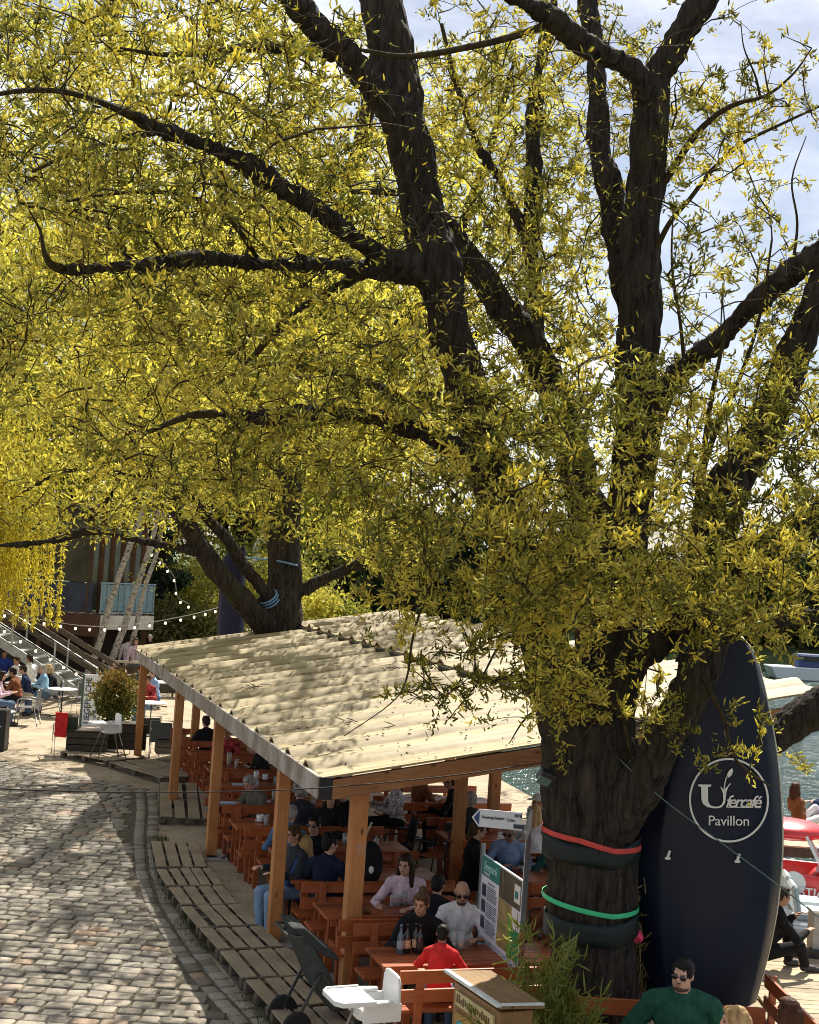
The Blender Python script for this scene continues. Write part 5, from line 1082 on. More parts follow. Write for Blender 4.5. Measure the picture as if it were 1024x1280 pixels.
cc = P(911, 1000, Y=13.02) - Vector((b0.x, 13.05, b0.z)); SC = 1 / PX(13.02); LM_ = Matrix.Rotation(R(90), 4, 'X'); tilt = Matrix.Rotation(R(-3.2), 4, 'Y')
def emblem(me, name, dx, dy):
    me.transform(LM_); me.transform(tilt); o_ = None
    off = tilt @ Vector((dx * SC, 0, -dy * SC)); me.materials.append(CREAM); o_ = link(name, me, bt, loc=(cc.x + off.x, -.034, cc.z + off.z)); return o_
ring = MB(); n = 72
for i in range(n):
    for r_ in (49.5, 47.3):
        for d in (0, .008): a = 2 * PI * i / n; ring.v.append((r_ * SC * math.cos(a), r_ * 1.05 * SC * math.sin(a), d))
for i in range(n):
    a, b_ = i * 4, ((i + 1) % n) * 4
    ring.f += [(a, b_, b_ + 1, a + 1), (a + 2, a + 3, b_ + 3, b_ + 2), (a + 1, b_ + 1, b_ + 3, a + 3), (a, a + 2, b_ + 2, b_)]
me = ring.mesh('emblem_ring'); emblem(me, 'emblem_ring', 0, 0)
U = MB()
def poly(mb, pts, d=.006): mb.prism([(x * SC, -y * SC) for x, y in pts], (0, 0, 0), (1, 0, 0), (0, 1, 0), d)
# the big U with slab serif, the reed and its leaves
poly(U, [(-38, -19), (-22, -19), (-22, -17), (-26, -16), (-26, 0), (-25, 4), (-22, 7), (-17, 8.3), (-12, 7.6), (-8.5, 5), (-7, 1), (-7.3, -8), (-9.5, -14), (-11, -17), (-8, -14.5), (-6, -11), (-4, -14.5), (1, -20.5), (3, -21), (-1, -16), (-3.3, -10), (-4, -2), (-5, 4), (-9, 8.6), (-14, 10), (-20, 10), (-27, 8.5), (-32, 5), (-34, 0), (-34.3, -16), (-38, -17)])
poly(U, [(-6.6, -12), (-5.9, -20), (-4, -27), (-2.2, -30), (-1.4, -29.5), (-3.2, -26), (-4.8, -19.5), (-5.2, -12)])
poly(U, [(-2.6, -28.5), (-2.2, -32), (.4, -36.5), (3.4, -39.2), (4.8, -38.6), (5, -35), (3, -30.5), (0, -28)])
emblem(U.mesh('emblem_letter'), 'emblem_letter', 0, 0)
emblem(text_mesh('fercafé', 21 * SC, .003, .32, .0012, .80), 'emblem_lettering', 17.5, 2.5)
Ln = MB(); poly(Ln, [(-1, 8.2), (28, 8.2), (28, 9.1), (-1, 9.1)]); poly(Ln, [(32, 8.6), (40, 8.6), (40, 9.4), (32, 9.4)]); emblem(Ln.mesh('emblem_underline'), 'emblem_underline', 0, 0)
emblem(text_mesh('Pavillon', 17.5 * SC, .003, 0, .0, .97), 'emblem_lettering', 0, 26)
q = MB()
for (x, y) in ((836, 1068), (923, 1072)):
    p = P(x, y, Y=13.0) - Vector((b0.x, 13.05, b0.z)); q.bar((p.x - .012, p.y, p.z - .03), (p.x + .008, p.y, p.z + .035), .02, .03, (0, 1, 0)); q.box((p.x - .01, p.y - .01, p.z - .035), (.05, .02, .02))
q.build('cleat', CREAM, bt)
B2 = mat('hull_blue', (.006, .008, .045), .45, .2, 3, bump=.1)
hull_sign('upturned_boat', 'dark blue narrow upturned boat leaning behind the limbs of the second willow', 32.3, [(684, 303, 306), (692, 280, 306), (700, 276, 306), (730, 273, 305), (770, 271, 304), (830, 269, 302)], None, False, B2, back=.3)
# ---------------------------------------------------------------- straps, rope, floodlight, cables on the big trunk
def wrap(name, label, pts, width, m, rough=0.0, cat='strap', thick=.012):
    off_ = .022 if cat == 'strap' else .014
    tr = [q for q in big[0]]; mb = MB(); ring_ = []
    x0, y0 = pts[0]; x1, y1 = pts[-1]
    za, zb_ = P(x0, y0, Y=12.75).z, P(x1, y1, Y=12.75).z; zc = [P(x, y, Y=12.75).z for x, y in pts]; N = 56
    cen = np.array([np.interp((za + zb_) / 2, big[0][:, 2], big[0][:, a]) for a in range(2)]); rad = np.interp((za + zb_) / 2, big[0][:, 2], big[0][:, 3]) * 1.0 + .014
    for i in range(N):
        a = 2 * PI * i / N; ux = math.cos(a); z = np.interp(ux, np.linspace(-1, 1, len(zc)), zc) if math.sin(a) < 0 else np.interp(ux, [-1, 1], [za, zb_])
        for k_, (dz, dr) in enumerate(((-width / 2, off_), (-width * .2, off_ + thick * .25), (width * .15, off_ + thick * .2), (width / 2, off_))):
            w = rough * noise.noise((ux * 3, math.sin(a) * 3, k_ * 1.7)); mb.v.append((cen[0] + (rad + dr + w * .5) * ux, cen[1] + (rad + dr + w * .5) * math.sin(a), z + dz + w))
    for i in range(N):
        for k_ in range(3): a, b_ = i * 4 + k_, ((i + 1) % N) * 4 + k_; mb.f.append((a, b_, b_ + 1, a + 1))
    o = mb.build(name, m, None, smooth=(cat == 'wrap'), label=label, cat=cat); sm = o.modifiers.new('s', 'SOLIDIFY'); sm.thickness = .006; return o
NET = mat('green_wrap', (.003, .011, .010), .6, .4, 30, (1, 1, .2), .8, 30)
wrap('trunk_wrap', 'wide dark green wrap tied round the trunk just below its red strap', [(684, 1066), (710, 1068), (745, 1074), (797, 1068)], .20, NET, .022, 'wrap', .02)
wrap('trunk_wrap', 'wide dark green wrap on the trunk below the bright green strap', [(681, 1166), (720, 1168), (760, 1172), (797, 1164)], .21, NET, .022, 'wrap', .02)
wrap('strap', 'bright green tension strap round the big trunk', [(683, 1130), (715, 1137), (750, 1145), (797, 1147)], .045, mat('strap_green', (.05, .55, .24), .5, .1, bump=.2))
wrap('strap', 'red strap showing above the upper dark green wrap', [(684, 1046), (704, 1050), (730, 1062), (797, 1068)], .05, mat('strap_red', (.55, .06, .05), .6, .15, bump=.2))
def cable(label, pts, r_, m, sag=0, name='cable', cat='cable'):
    P_ = [P(x, y, Y=Y) for x, y, Y in pts]; c = crom([(*p, r_) for p in P_], 8); mb = MB(); mb.tube(c[:, :3], list(np.full(len(c), r_)), 6); return mb.build(name, m, None, smooth=True, label=label, cat=cat)
CAB = mat('cable_black', (.012, .012, .012), .6, .1, bump=0)
cable('thin black cable crossing the path in front of the posts to the trunk', [(-60, 984, 12.2), (120, 990, 12.25), (260, 990, 12.3), (400, 985, 12.4), (560, 970, 12.55), (700, 950, 12.75)], .006, CAB)
cable('thin greenish rope running down across the dark blue boat sign', [(770, 945, 12.62), (830, 1000, 12.6), (900, 1052, 12.55), (980, 1112, 12.5), (1040, 1160, 12.45)], .006, mat('rope_green', (.10, .16, .14), .8, .2, bump=0), name='rope', cat='rope')
cable('pale blue rope tied from the dark blue boat to the second willow', [(308, 697, 32.2), (340, 700, 31.4), (356, 703, 31.0), (372, 707, 31.2)], .022, mat('rope_blue', (.16, .30, .52), .8, .2, bump=0), name='rope', cat='rope')
c_ = mid[2]; k_ = int(np.argmin(np.abs(c_[:, 2] - P(334, 746, Y=31).z))); dv = Vector(c_[k_ + 1, :3] - c_[k_ - 1, :3]); ax, ay, _ = _frame(dv); q = MB()
for s_ in (-.06, .02, .09): q.tube([Vector(c_[k_, :3]) + dv.normalized() * s_ + (ax * math.cos(a * PI / 10) + ay * math.sin(a * PI / 10)) * (c_[k_, 3] + .045) for a in range(21)], .022, 6)
q.build('rope', MATS['rope_blue'], None, smooth=True, label='blue rope lashed round a limb of the second willow', cat='rope')
fl_ = P(683, 971, Y=12.78); f_ = thing('floodlight', 'small black floodlight fixed to the left side of the big trunk', 'floodlight', tuple(fl_))
q = MB(); q.box((0, 0, 0), (.16, .09, .12), (.5, .35, .3)); q.build('housing', DMET, f_, bevel=.008); q = MB(); q.box((-.025, -.042, -.035), (.125, .012, .085), (.5, .35, .3)); q.build('lens', mat('lamp_glass', (.10, .16, .15), .15, .1, bump=0, spec=.8), f_); q = MB(); q.tube([(.05, .02, .03), (.11, .08, .06), (.16, .15, .06)], .014, 6); q.build('bracket', DMET, f_)
# ---------------------------------------------------------------- information board and arrow sign
IP = [P(600, 1230, Y=14.4), P(648, 1260, Y=13.25)]; pl, pr_ = Vector((.93, 14.4, 0)), Vector((1.36, 13.25, 0))
pl = P(601, 1130, Y=14.4); pl.z = 0; pr_ = P(654, 1130, Y=13.25); pr_.z = 0
ib = thing('information_board', 'slanting information board with teal header and map on two steel poles', 'information board', (pl.x, pl.y, 0), math.atan2(pr_.y - pl.y, pr_.x - pl.x)); BL = (pr_ - pl).length
q = MB(); q.tube([(-.03, 0, 0), (-.03, 0, 1.72)], .028, 14); q.build('pole', METAL, ib, smooth=True); q = MB(); q.tube([(BL + .03, 0, 0), (BL + .03, 0, 2.32)], .028, 14); q.tube([(BL + .03, 0, 2.32), (BL + .03, 0, 2.35)], [.028, .012], 14); q.build('pole', METAL, ib, smooth=True)
zb0, zt = .60, 1.62; HH = zt - zb0
q = MB(); q.box((BL / 2, 0, (zb0 + zt) / 2), (BL - .02, .02, HH)); q.build('panel', mat('board_white', (.80, .81, .86), .4, .05, bump=0), ib)
q = MB(); q.box((BL / 2 + .1, .0, zb0 - .18), (BL * .62, .012, .30)); q.build('lower_pane', glassmat('board_glass', (.55, .65, .68), .08), ib)
def tile(nm, u0, u1, w0, w1, m, lift=.004):
    q = MB(); q.box((BL * (u0 + u1) / 2, -.0105 - lift / 2, zb0 + HH * (w0 + w1) / 2), (BL * (u1 - u0), lift, HH * (w1 - w0))); return q.build(nm, m, ib)
TEAL = mat('board_teal', (.03, .22, .20), .4, .1, bump=0); tile('header', .01, .46, .80, .995, TEAL)
tile('photo_print', .465, .97, .70, .985, mat('print_forest', (.09, .08, .05), .4, .9, 14, (1.6, 1, .4), dark=(.012, .014, .01), bump=0))
tile('map_print', .465, .78, .235, .695, mat('print_map', (.34, .24, .10), .4, .5, 9, dark=(.12, .17, .04), bump=0)); tile('map_margin', .72, .80, .20, .60, mat('print_green', (.14, .36, .06), .4, .4, 8, bump=0), .006)
tile('colour_field', .805, .97, .21, .50, mat('print_emerald', (.02, .26, .09), .4, .15, bump=0)); tile('logo_field', .83, .96, .76, .93, CREAM, .007); tile('logo_mark', .85, .92, .80, .87, TEAL, .009); tile('text_field', .82, .96, .53, .68, CREAM, .006); tile('footer_print', .01, .97, .0, .20, mat('print_pale', (.46, .54, .64), .4, .3, 7, bump=0))
tile('tree_print', .28, .34, .03, .20, mat('print_tree', (.10, .18, .14), .4, .6, 40, dark=(.4, .5, .55), bump=0), .006)
INK = mat('ink', (.03, .04, .07), .6, .1, bump=0)
for w in (.60, .44, .28): tile('photo_print', .05, .14, w, w + .12, mat('print_dusk', (.03, .04, .08), .4, .6, 12, bump=0), .006)
q = MB()
for i in range(27):
    w = .74 - i * .0185
    if i == 0: q.box((BL * .27, -.0155, zb0 + HH * .755), (BL * .16, .003, HH * .008)); continue
    if i % 9 == 0: continue
    L = random.uniform(.20, .26); q.box((BL * (.17 + L / 2), -.0155, zb0 + HH * w), (BL * L, .003, HH * .005))
for i in range(14): q.box((BL * random.uniform(.5, .9), -.0155, zb0 + HH * random.uniform(.03, .18)), (BL * random.uniform(.03, .09), .003, HH * .005))
q.build('text_lines', INK, ib)
def board_text(txt, size, u, w, m, sh=0):
    me = text_mesh(txt, size, .002, sh, 0, 1, 'LEFT'); me.transform(LM_); me.materials.append(m); link('lettering', me, ib, loc=(BL * u, -.0165, zb0 + HH * w))
board_text('Seepark', .125, .06, .905, mat('ink_pale', (.45, .72, .70), .5, .1, bump=0), .2); board_text('Freiburg', .05, .07, .835, CREAM)
sg = thing('direction_sign', 'white arrow-shaped direction sign pointing left at the top of the tall steel pole', 'sign', (pr_.x, pr_.y, 2.18), R(-9)); 
q = MB(); q.prism([(-.02, -.085), (-.02, .085), (-.44, .085), (-.51, 0), (-.44, -.085)], (-.04, .036, 0), (1, 0, 0), (0, 0, 1), .012); q.build('panel', mat('sign_white', (.62, .66, .72), .4, .05, bump=0), sg)
q = MB(); q.prism([(-.435, .07), (-.435, -.07), (-.492, 0)], (-.04, .020, 0), (1, 0, 0), (0, 0, 1), -.004); q.build('arrow_tip', mat('sign_blue', (.02, .05, .16), .4, .1, bump=0), sg); q = MB(); q.box((-.09, .019, -.05), (.10, .004, .04)); q.build('symbol', INK, sg)
for txt, sz, x, z in (('Rundweg Seepark', .034, -.455, .012), ('1,2 km', .036, -.215, .004), ('MTB', .04, -.135, .05)):
    me = text_mesh(txt, sz, .002, 0, .0008, .9, 'LEFT'); me.transform(LM_); me.materials.append(INK); link('lettering', me, sg, loc=(x, .018, z))
q = MB(); q.tube([(0, 0, -.1), (0, 0, .1)], .033, 12); q.box((-.045, .03, 0), (.06, .02, .05)); q.build('clamp', METAL, sg)
# ---------------------------------------------------------------- display cabinet, bamboo, pot
c0, c1 = P(566, 1262, Y=11.9), P(628, 1292, Y=11.1); OAK = wood('cabinet_wood', (.33, .20, .085), (.20, .11, .04), 0, .5); cb = thing('display_cabinet', 'wooden display cabinet with a turquoise painting under a weathered lid', 'cabinet', (c0.x, c0.y, 0), math.atan2(c1.y - c0.y, c1.x - c0.x)); CL = .84; CZ = P(566, 1219, Y=11.9).z
q = MB(); D = .30
q.box((CL / 2, D / 2, CZ / 2 - .02), (CL, D, CZ - .06)); q.build('body', OAK, cb, bevel=.004)
q = MB(); q.box((CL / 2, D / 2 + .02, CZ + .0), (CL + .10, D + .12, .035), (-.06, 0, 0)); q.build('lid', wood('lid_wood', (.30, .20, .10), (.16, .10, .05), 0, .8), cb, bevel=.003); q = MB(); q.box((CL / 2, -.055, CZ + .028), (CL + .12, .05, .028), (-.06, 0, 0)); q.box((CL + .045, D / 2 + .02, CZ + .02), (.03, D + .1, .02), (-.06, 0, 0)); q.build('lid_flashing', mat('zinc', (.60, .64, .62), .45, .15, metal=.2), cb, bevel=.003)
for nm, cx, cz, w, h, m, y in (('frame', CL / 2, CZ - .58, CL * .80, .62, wood('frame_gold', (.42, .27, .08), (.27, .16, .04), 0, .4, knots=False), -.012), ('painting', CL / 2, CZ - .58, CL * .66, .50, mat('paint_turquoise', (.05, .36, .44), .4, .35, 3, bump=.1), -.02), ('frieze', CL / 2, CZ - .16, CL * .80, .12, mat('paint_gold', (.50, .42, .20), .45, .2, bump=.1), -.012)):
    q = MB(); q.box((cx, y, cz), (w, .024, h)); q.build(nm, m, cb, bevel=.003)
q = MB(); q.prism([(.18, CZ - .83), (.42, CZ - .83), (.40, CZ - .66), (.30, CZ - .52), (.18, CZ - .46)], (0, -.032, 0), (1, 0, 0), (0, 0, 1), .004); q.build('painted_shore', mat('paint_leaf', (.03, .13, .05), .5, .4, 12, bump=0), cb)
q = MB()
for i in range(16): q.box((CL * .14 + i * CL * .045, -.0255, CZ - .16 + random.uniform(-.01, .01)), (CL * .026, .004, random.choice((.05, .07, .04))))
q.build('frieze_letters', mat('paint_umber', (.10, .055, .02), .5, .1, bump=0), cb)
q = MB(); q.box((CL + .012, D / 2, CZ - .5), (.02, D * .8, .62)); q.build('side_panel', MATS['paint_gold'], cb); q = MB()
for z in (.38, .5, .62): q.box((CL + .024, D / 2, CZ - z), (.012, D * .7, .02))
q.build('side_slat', OAK, cb)
BAM = leafmat('bamboo_leaf', (.36, .36, .07), (.13, .17, .03), .4)
def bamboo(label, x, y, Y, hts, n, spread=.22, leafl=.15):
    b_ = P(x, y, Y=Y); rt_ = thing('bamboo_plant', label, 'plant', (b_.x, b_.y, 0)); tws_ = []
    for i in range(n):
        h_ = random.uniform(*hts); a = random.uniform(0, 6.28); r_ = random.uniform(.1, spread); c = crom([(r_ * .4 * math.cos(a), r_ * .4 * math.sin(a), 0, .007), (r_ * .7 * math.cos(a), r_ * .7 * math.sin(a), h_ * .55, .006), (r_ * 1.5 * math.cos(a), r_ * 1.5 * math.sin(a), h_, .003)], 6); tws_.append(c)
    V1, Q1 = twig_arrays(tws_, 5); me = np_mesh('stem', V1, Q1); me.materials.append(mat('bamboo_cane', (.22, .20, .06), .5, .3)); link('stem', me, rt_)
    B, Dn = spots_on(tws_, 58, .35, 4, .03); v, q, tn = catkins(B, Dn, leafl * .6, leafl * 1.2, .017, up=.15, spindle=False, rnd=1.1); me = np_mesh('foliage', v, q, tn); me.materials.append(BAM); link('foliage', me, rt_)
bamboo('tall feathery bamboo growing between the information board and the big trunk', 668, 1240, 12.15, (.75, 1.38), 22, .26)
bamboo('low bamboo tuft spilling over beside the display cabinet', 650, 1290, 11.3, (.55, .92), 22, .3)
pt_ = P(718, 1262, Y=11.9); bamboo('small bamboo growing out of the coir pot in front of the trunk', 720, 1240, 11.9, (.62, 1.12), 16, .2)
wp = thing('flower_pot', 'rough coir pot on the brown rail in front of the trunk', 'pot', (pt_.x, pt_.y - .12, 0)); q = MB(); q.lathe([(.12, 0), (.15, .35), (.17, .62), (.175, .64), (.15, .64), (.14, .60)], n=20); q.build('pot', mat('coir', (.30, .17, .075), .95, .5, 60, bump=.9, bscale=90), wp, smooth=True); q = MB(); q.lathe([(.01, .60), (.14, .605)], n=16); q.build('soil', mat('soil', (.05, .035, .025), .95, .4), wp)
# dry reed stems and a pink ribbon between trunk and boat
rd = P(790, 1200, Y=13.35); rt_ = thing('reed_bundle', 'pale dry reeds standing between the big trunk and the boat sign', 'reeds', (rd.x + .03, rd.y, 0)); tws_ = []
for i in range(60):
    a = random.gauss(0, .07); tws_.append(crom([(a, random.gauss(0, .06), 0, .007), (a * 1.2, random.gauss(0, .07), .8, .006), (a * 1.3 + random.gauss(0, .05), random.gauss(0, .08), random.uniform(1.1, 1.9), .003)], 4))
V1, Q1 = twig_arrays(tws_, 4); me = np_mesh('stem', V1, Q1); me.materials.append(mat('reed', (.40, .30, .15), .8, .5, 30)); link('stem', me, rt_)
B, Dn = spots_on(tws_, 14, .2, 2, .04); v, q, tn = catkins(B, Dn, .08, .2, .016, up=.3, spindle=False); me = np_mesh('foliage', v, q, tn); me.materials.append(leafmat('dry_reed_leaf', (.50, .40, .18), (.20, .16, .06), .3)); link('foliage', me, rt_)
q = MB(); p = P(795, 1172, Y=13.1)
for i in range(7): a = i * .9; q.ell((p.x + .03 * math.cos(a), p.y + .03 * math.sin(a), p.z + .03 * math.sin(a * 1.7)), (.045, .03, .05), Euler((a, a * 2, 0)).to_matrix(), 8, 6)
q.build('ribbon', mat('ribbon_pink', (.75, .06, .14), .6, .2), None, smooth=True, label='bright pink ribbon knot tied between the trunk and the boat', cat='ribbon')
# rail bench in front of the trunk and the boat
a_, b_ = P(700, 1263, Y=12.45), P(957, 1261, Y=12.45); zr = (a_.z + b_.z) / 2; rb = thing('bench', 'long red-brown bench back behind the man in green, under the boat sign', 'bench', ((a_.x + b_.x) / 2, 12.45, 0)); L = b_.x - a_.x
q = MB(); q.box((0, 0, zr), (L, .035, .145)); q.build('backrest', RED, rb, bevel=.004); q = MB()
for y in (-.16, -.29, -.42): q.box((0, y, .44), (L, .12, .034))
q.build('seat', RED, rb, bevel=.003)
for x in (-L / 2 + .15, 0, L / 2 - .15): q = MB(); q.bar((x, .035, 0), (x, .035, zr + .05), .07, .05, (1, 0, 0)); q.bar((x, -.4, 0), (x, -.4, .42), .07, .06, (1, 0, 0)); q.bar((x, -.45, .40), (x, .03, .40), .05, .045); q.build('leg', RED, rb)
a_, b_ = P(962, 1224, Y=12.7), P(1024, 1275, Y=11.4); sb = thing('bench', 'red-brown slatted bench seen end-on beside the auburn-haired woman', 'bench', ((a_.x + b_.x) / 2, (a_.y + b_.y) / 2, 0), math.atan2(b_.y - a_.y, b_.x - a_.x)); L = (Vector((b_.x, b_.y)) - Vector((a_.x, a_.y))).length + .2
q = MB(); zz = (a_.z + b_.z) / 2
for k_ in range(3): q.box((0, 0, zz - .07 - k_ * .2), (L, .03, .12))
q.build('backrest', RED, sb, bevel=.003); q = MB()
for k_ in range(3): q.box((0, -.1 - k_ * .13, .44), (L, .115, .034))
q.build('seat', RED, sb, bevel=.003)
for x in (-L / 2 + .1, L / 2 - .1): q = MB(); q.bar((x, .035, 0), (x, .035, zz), .06, .04, (1, 0, 0)); q.bar((x, -.36, 0), (x, -.36, .42), .06, .06, (1, 0, 0)); q.bar((x, -.4, .4), (x, .03, .4), .05, .045); q.build('leg', RED, sb)
tb = dup(pt, Vector((P(880, 1300, Y=10.75).x, 10.75, 0)), R(-4), 'red-brown beer table in front of the man in dark green', 'red-brown beer tables under the pavilion')
# ---------------------------------------------------------------- glasses, bottles, cups
GL = glassmat('drink_glass'); 
def lathe_thing(name, label, cat, loc, parts, group=None):
    r_ = thing(name, label, cat, loc, 0, group)
    for nm, prof, m in parts: q = MB(); q.lathe(prof, n=16); q.build(nm, m, r_, smooth=True)
    return r_
def tz(x, y, z=.757): p = P(x, y, z=z); return (p.x, p.y, z)
BG = mat('bottle_glass', (.012, .012, .010), .12, .2, bump=0, spec=.8); LAB = mat('bottle_label', (.62, .45, .28), .6, .15, bump=0); BLUE = mat('bottle_blue', (.06, .12, .16), .15, .2, bump=0, spec=.8)
def bottle(label, loc, m, lm):
    return lathe_thing('bottle', label, 'bottle', loc, [('glass', [(.032, 0), (.035, .01), (.035, .15), (.030, .18), (.014, .215), (.0135, .27), (.016, .272), (.016, .285), (.0, .286)], m), ('label', [(.0356, .05), (.0362, .055), (.0362, .125), (.0356, .13)], lm)], 'bottles on the near table')
for x, lab, m, lm in ((500, 'clear blue-grey bottle, leftmost on the near table', BLUE, mat('label_grey', (.3, .34, .36), .6, .1, bump=0)), (508, 'dark bottle with a tan label facing the viewer', BG, LAB), (519, 'dark bottle with a partly hidden pale label, right of the tan one', BG, LAB), (524, 'dark bottle rightmost of the group on the near table', BG, mat('label_dark', (.05, .04, .035), .6, .1, bump=0))): bottle(lab, tz(x, 1190 + (x % 3)), m, lm)
def drink(label, loc, c, h=.15, r_=.036, fill=.75, group=None):
    return lathe_thing('drinking_glass', label, 'glass', loc, [('glass', [(r_ * .8, 0), (r_ * .85, .006), (r_, h), (r_ * .93, h), (r_ * .8, .012), (.001, .012)], GL), ('drink', [(r_ * .78, .014), (r_ * .9, h * fill)], mat('drink_%02d' % int(c[0] * 90 + c[1] * 9), c, .1, .1, bump=0, spec=.5))], group)
drink('tall half-full glass beside the bald man', tz(576, 1186), (.5, .35, .2), .17, .04, .4); drink('clear glass near the red-shirted child', tz(567, 1184), (.6, .55, .5), .16, .038, .3)
drink('tall glass of pale red drink before the woman in pink', tz(505, 1131), (.6, .25, .16), .16, .04, .5); drink('small glass of red drink left of the tall one on the pink woman\'s table', tz(497, 1132), (.55, .06, .05), .12, .034, .7); drink('red bottle-shaped glass nearest the hand of the woman in pink', tz(490, 1134), (.5, .05, .05), .14, .03, .8)
bl = tz(458, 1142); lathe_thing('ashtray', 'small round brown bowl on the table left of the woman in pink', 'bowl', bl, [('bowl', [(.04, 0), (.06, .03), (.062, .032), (.05, .03), (.035, .008), (.001, .008)], mat('bowl_brown', (.14, .06, .035), .4, .2, bump=0))])
drink('tall glass of golden beer with a white head', tz(286, 956), (.85, .42, .03), .22, .045, .85); bm_ = bpy.data.objects[-1] if False else None
def cup(label, loc, h=.07, r_=.042, sau=True, group='cups under the pavilion'):
    r__ = lathe_thing('coffee_cup', label, 'cup', loc, [('cup', [(r_ * .6, .012), (r_ * .9, .03), (r_, h + .012), (r_ * .93, h + .012), (r_ * .8, .03), (.001, .02)], WHITEP)] + ([('saucer', [(.03, 0), (.065, .008), (.075, .014), (.072, .017), (.03, .008), (.001, .008)], WHITEP)] if sau else []), group)
    q = MB(); q.tube([(r_ * .9, 0, .065), (r_ + .024, 0, .062), (r_ + .024, 0, .04), (r_ * .85, 0, .036)], .006, 6); q.build('handle', WHITEP, r__, smooth=True)
cup('white cup on a saucer in front of the older man in olive-grey', tz(325, 1027), .085, .055); cup('tall white mug by the person in black bent over the table', tz(320, 975), .14, .045, False); cup('second white mug to the right of the tall one', tz(331, 976), .1, .045, False)
q = MB(); q.box((0, 0, .006), (.34, .22, .012)); o_ = q.build('menu', mat('menu_print', (.12, .22, .38), .4, .8, 10, dark=(.6, .62, .64), bump=0), None, label='blue and white printed menu lying on a table end near the third post', cat='menu', loc=tz(283, 1004)); o_.rotation_euler.z = PANG
q = MB(); q.box((0, 0, .006), (.30, .2, .012)); o_ = q.build('menu', MATS['menu_print'], None, label='blue and white menu lying on the table behind the coffee-cup table', cat='menu', loc=tz(302, 981)); o_.rotation_euler.z = PANG
mb_ = P(826, 1272, Y=11.0); r_ = thing('menu_box', 'pale wooden menu box on the table of the man in dark green', 'menu box', (mb_.x, 11.0, .757), R(35)); q = MB(); q.box((0, 0, .10), (.14, .11, .2)); q.build('box', wood('box_pine', (.62, .44, .22), (.5, .33, .15), 2, .6, knots=False), r_, bevel=.003); q = MB(); q.box((0, -.058, .10), (.12, .004, .18)); q.build('card', mat('card', (.62, .55, .58), .6, .2, 20, bump=0), r_)
g1 = P(853, 1280, Y=11.0); drink('empty stemless glass with a straw before the man in green', (g1.x, 11.0, .757), (.2, .15, .1), .17, .04, .2)
q = MB(); q.tube([(0, 0, .02), (-.02, .01, .33)], .004, 6); q.build('straw', mat('straw_dark', (.03, .03, .035), .5, .1, bump=0), None, label='dark straw standing in the glass before the man in green', cat='straw', loc=(g1.x, 11.0, .757))
# rucksack hanging by the near post
rk = P(462, 1075, Y=16.4); r_ = thing('rucksack', 'black rucksack with a white patch hanging behind the near corner post', 'rucksack', (rk.x, rk.y, rk.z - .28)); q = MB(); q.ell((0, 0, .24), (.17, .12, .27)); q.ell((0, -.09, .16), (.13, .07, .14)); me = remesh(q, .014, 3, 'bag'); me.materials.append(black); link('bag', me, r_); q = MB(); q.ell((.03, -.155, .2), (.03, .012, .045)); q.build('patch', CREAM, r_, smooth=True); q = MB(); q.tube([(-.06, .05, .44), (-.05, .04, .60), (.0, .05, .72)], .014, 6); q.build('strap', mat('strap_tan', (.45, .38, .28), .8, .2), r_)
# ---------------------------------------------------------------- high chairs, pushchair
def high_chair(label, loc, rz):
    r_ = thing('high_chair', label, 'high chair', loc, rz, 'white plastic high chairs'); q = MB()
    q.prism([(-.20, .56), (.19, .56), (.20, .60), (.185, .86), (.15, .915), (.09, .93), (-.09, .93), (-.15, .915), (-.185, .86), (-.21, .60)], (.0, .20, 0), (1, 0, 0), (0, 0, 1), .03); q.build('backrest', WHITEP, r_, bevel=.008)
    q = MB(); q.ell((0, .02, .555), (.185, .19, .055)); q.box((-.185, .03, .62), (.022, .36, .16)); q.box((.185, .03, .62), (.022, .36, .16)); q.build('seat', WHITEP, r_, bevel=.006, smooth=False)
    q = MB(); q.prism([(-.24, -.36), (-.16, -.42), (.16, -.42), (.24, -.36), (.25, -.05), (.22, .12), (.17, .12), (.16, -.04), (-.16, -.04), (-.17, .12), (-.22, .12), (-.25, -.05)], (0, 0, .705), (1, 0, 0), (0, 1, 0), .028); q.prism([(-.24, -.36), (-.16, -.42), (.16, -.42), (.24, -.36), (.25, -.05), (.235, -.05), (.225, -.35), (.155, -.40), (-.155, -.40), (-.225, -.35), (-.235, -.05), (-.25, -.05)], (0, 0, .733), (1, 0, 0), (0, 1, 0), .016); q.build('tray', WHITEP, r_, bevel=.003)
    for sx, sy in ((-1, -1), (1, -1), (-1, 1), (1, 1)): q = MB(); q.tube([(sx * .15, .02 + sy * .14, .56), (sx * .26, .02 + sy * .30, .012)], .0125, 10); q.tube([(sx * .26, .02 + sy * .30, .03), (sx * .265, .02 + sy * .305, 0)], .017, 10); q.build('leg', METAL, r_, smooth=True)
    return r_
hp = P(470, 1222, Y=12.35); high_chair('white plastic high chair with steel legs nearest the viewer, by the near post', (hp.x - .02, 12.35, 0), R(-68))
hp = P(134, 948, z=.14); high_chair('white plastic high chair on the pallet deck beside the tall shrub', (hp.x, hp.y, .15), R(-60))
pc = P(400, 1215, Y=13.45); r_ = thing('pushchair', 'dark grey folded-back pushchair left of the near corner post', 'pushchair', (pc.x + .05, 13.45, 0), R(20)); SLATE = cloth('pram', (.05, .058, .055)); 
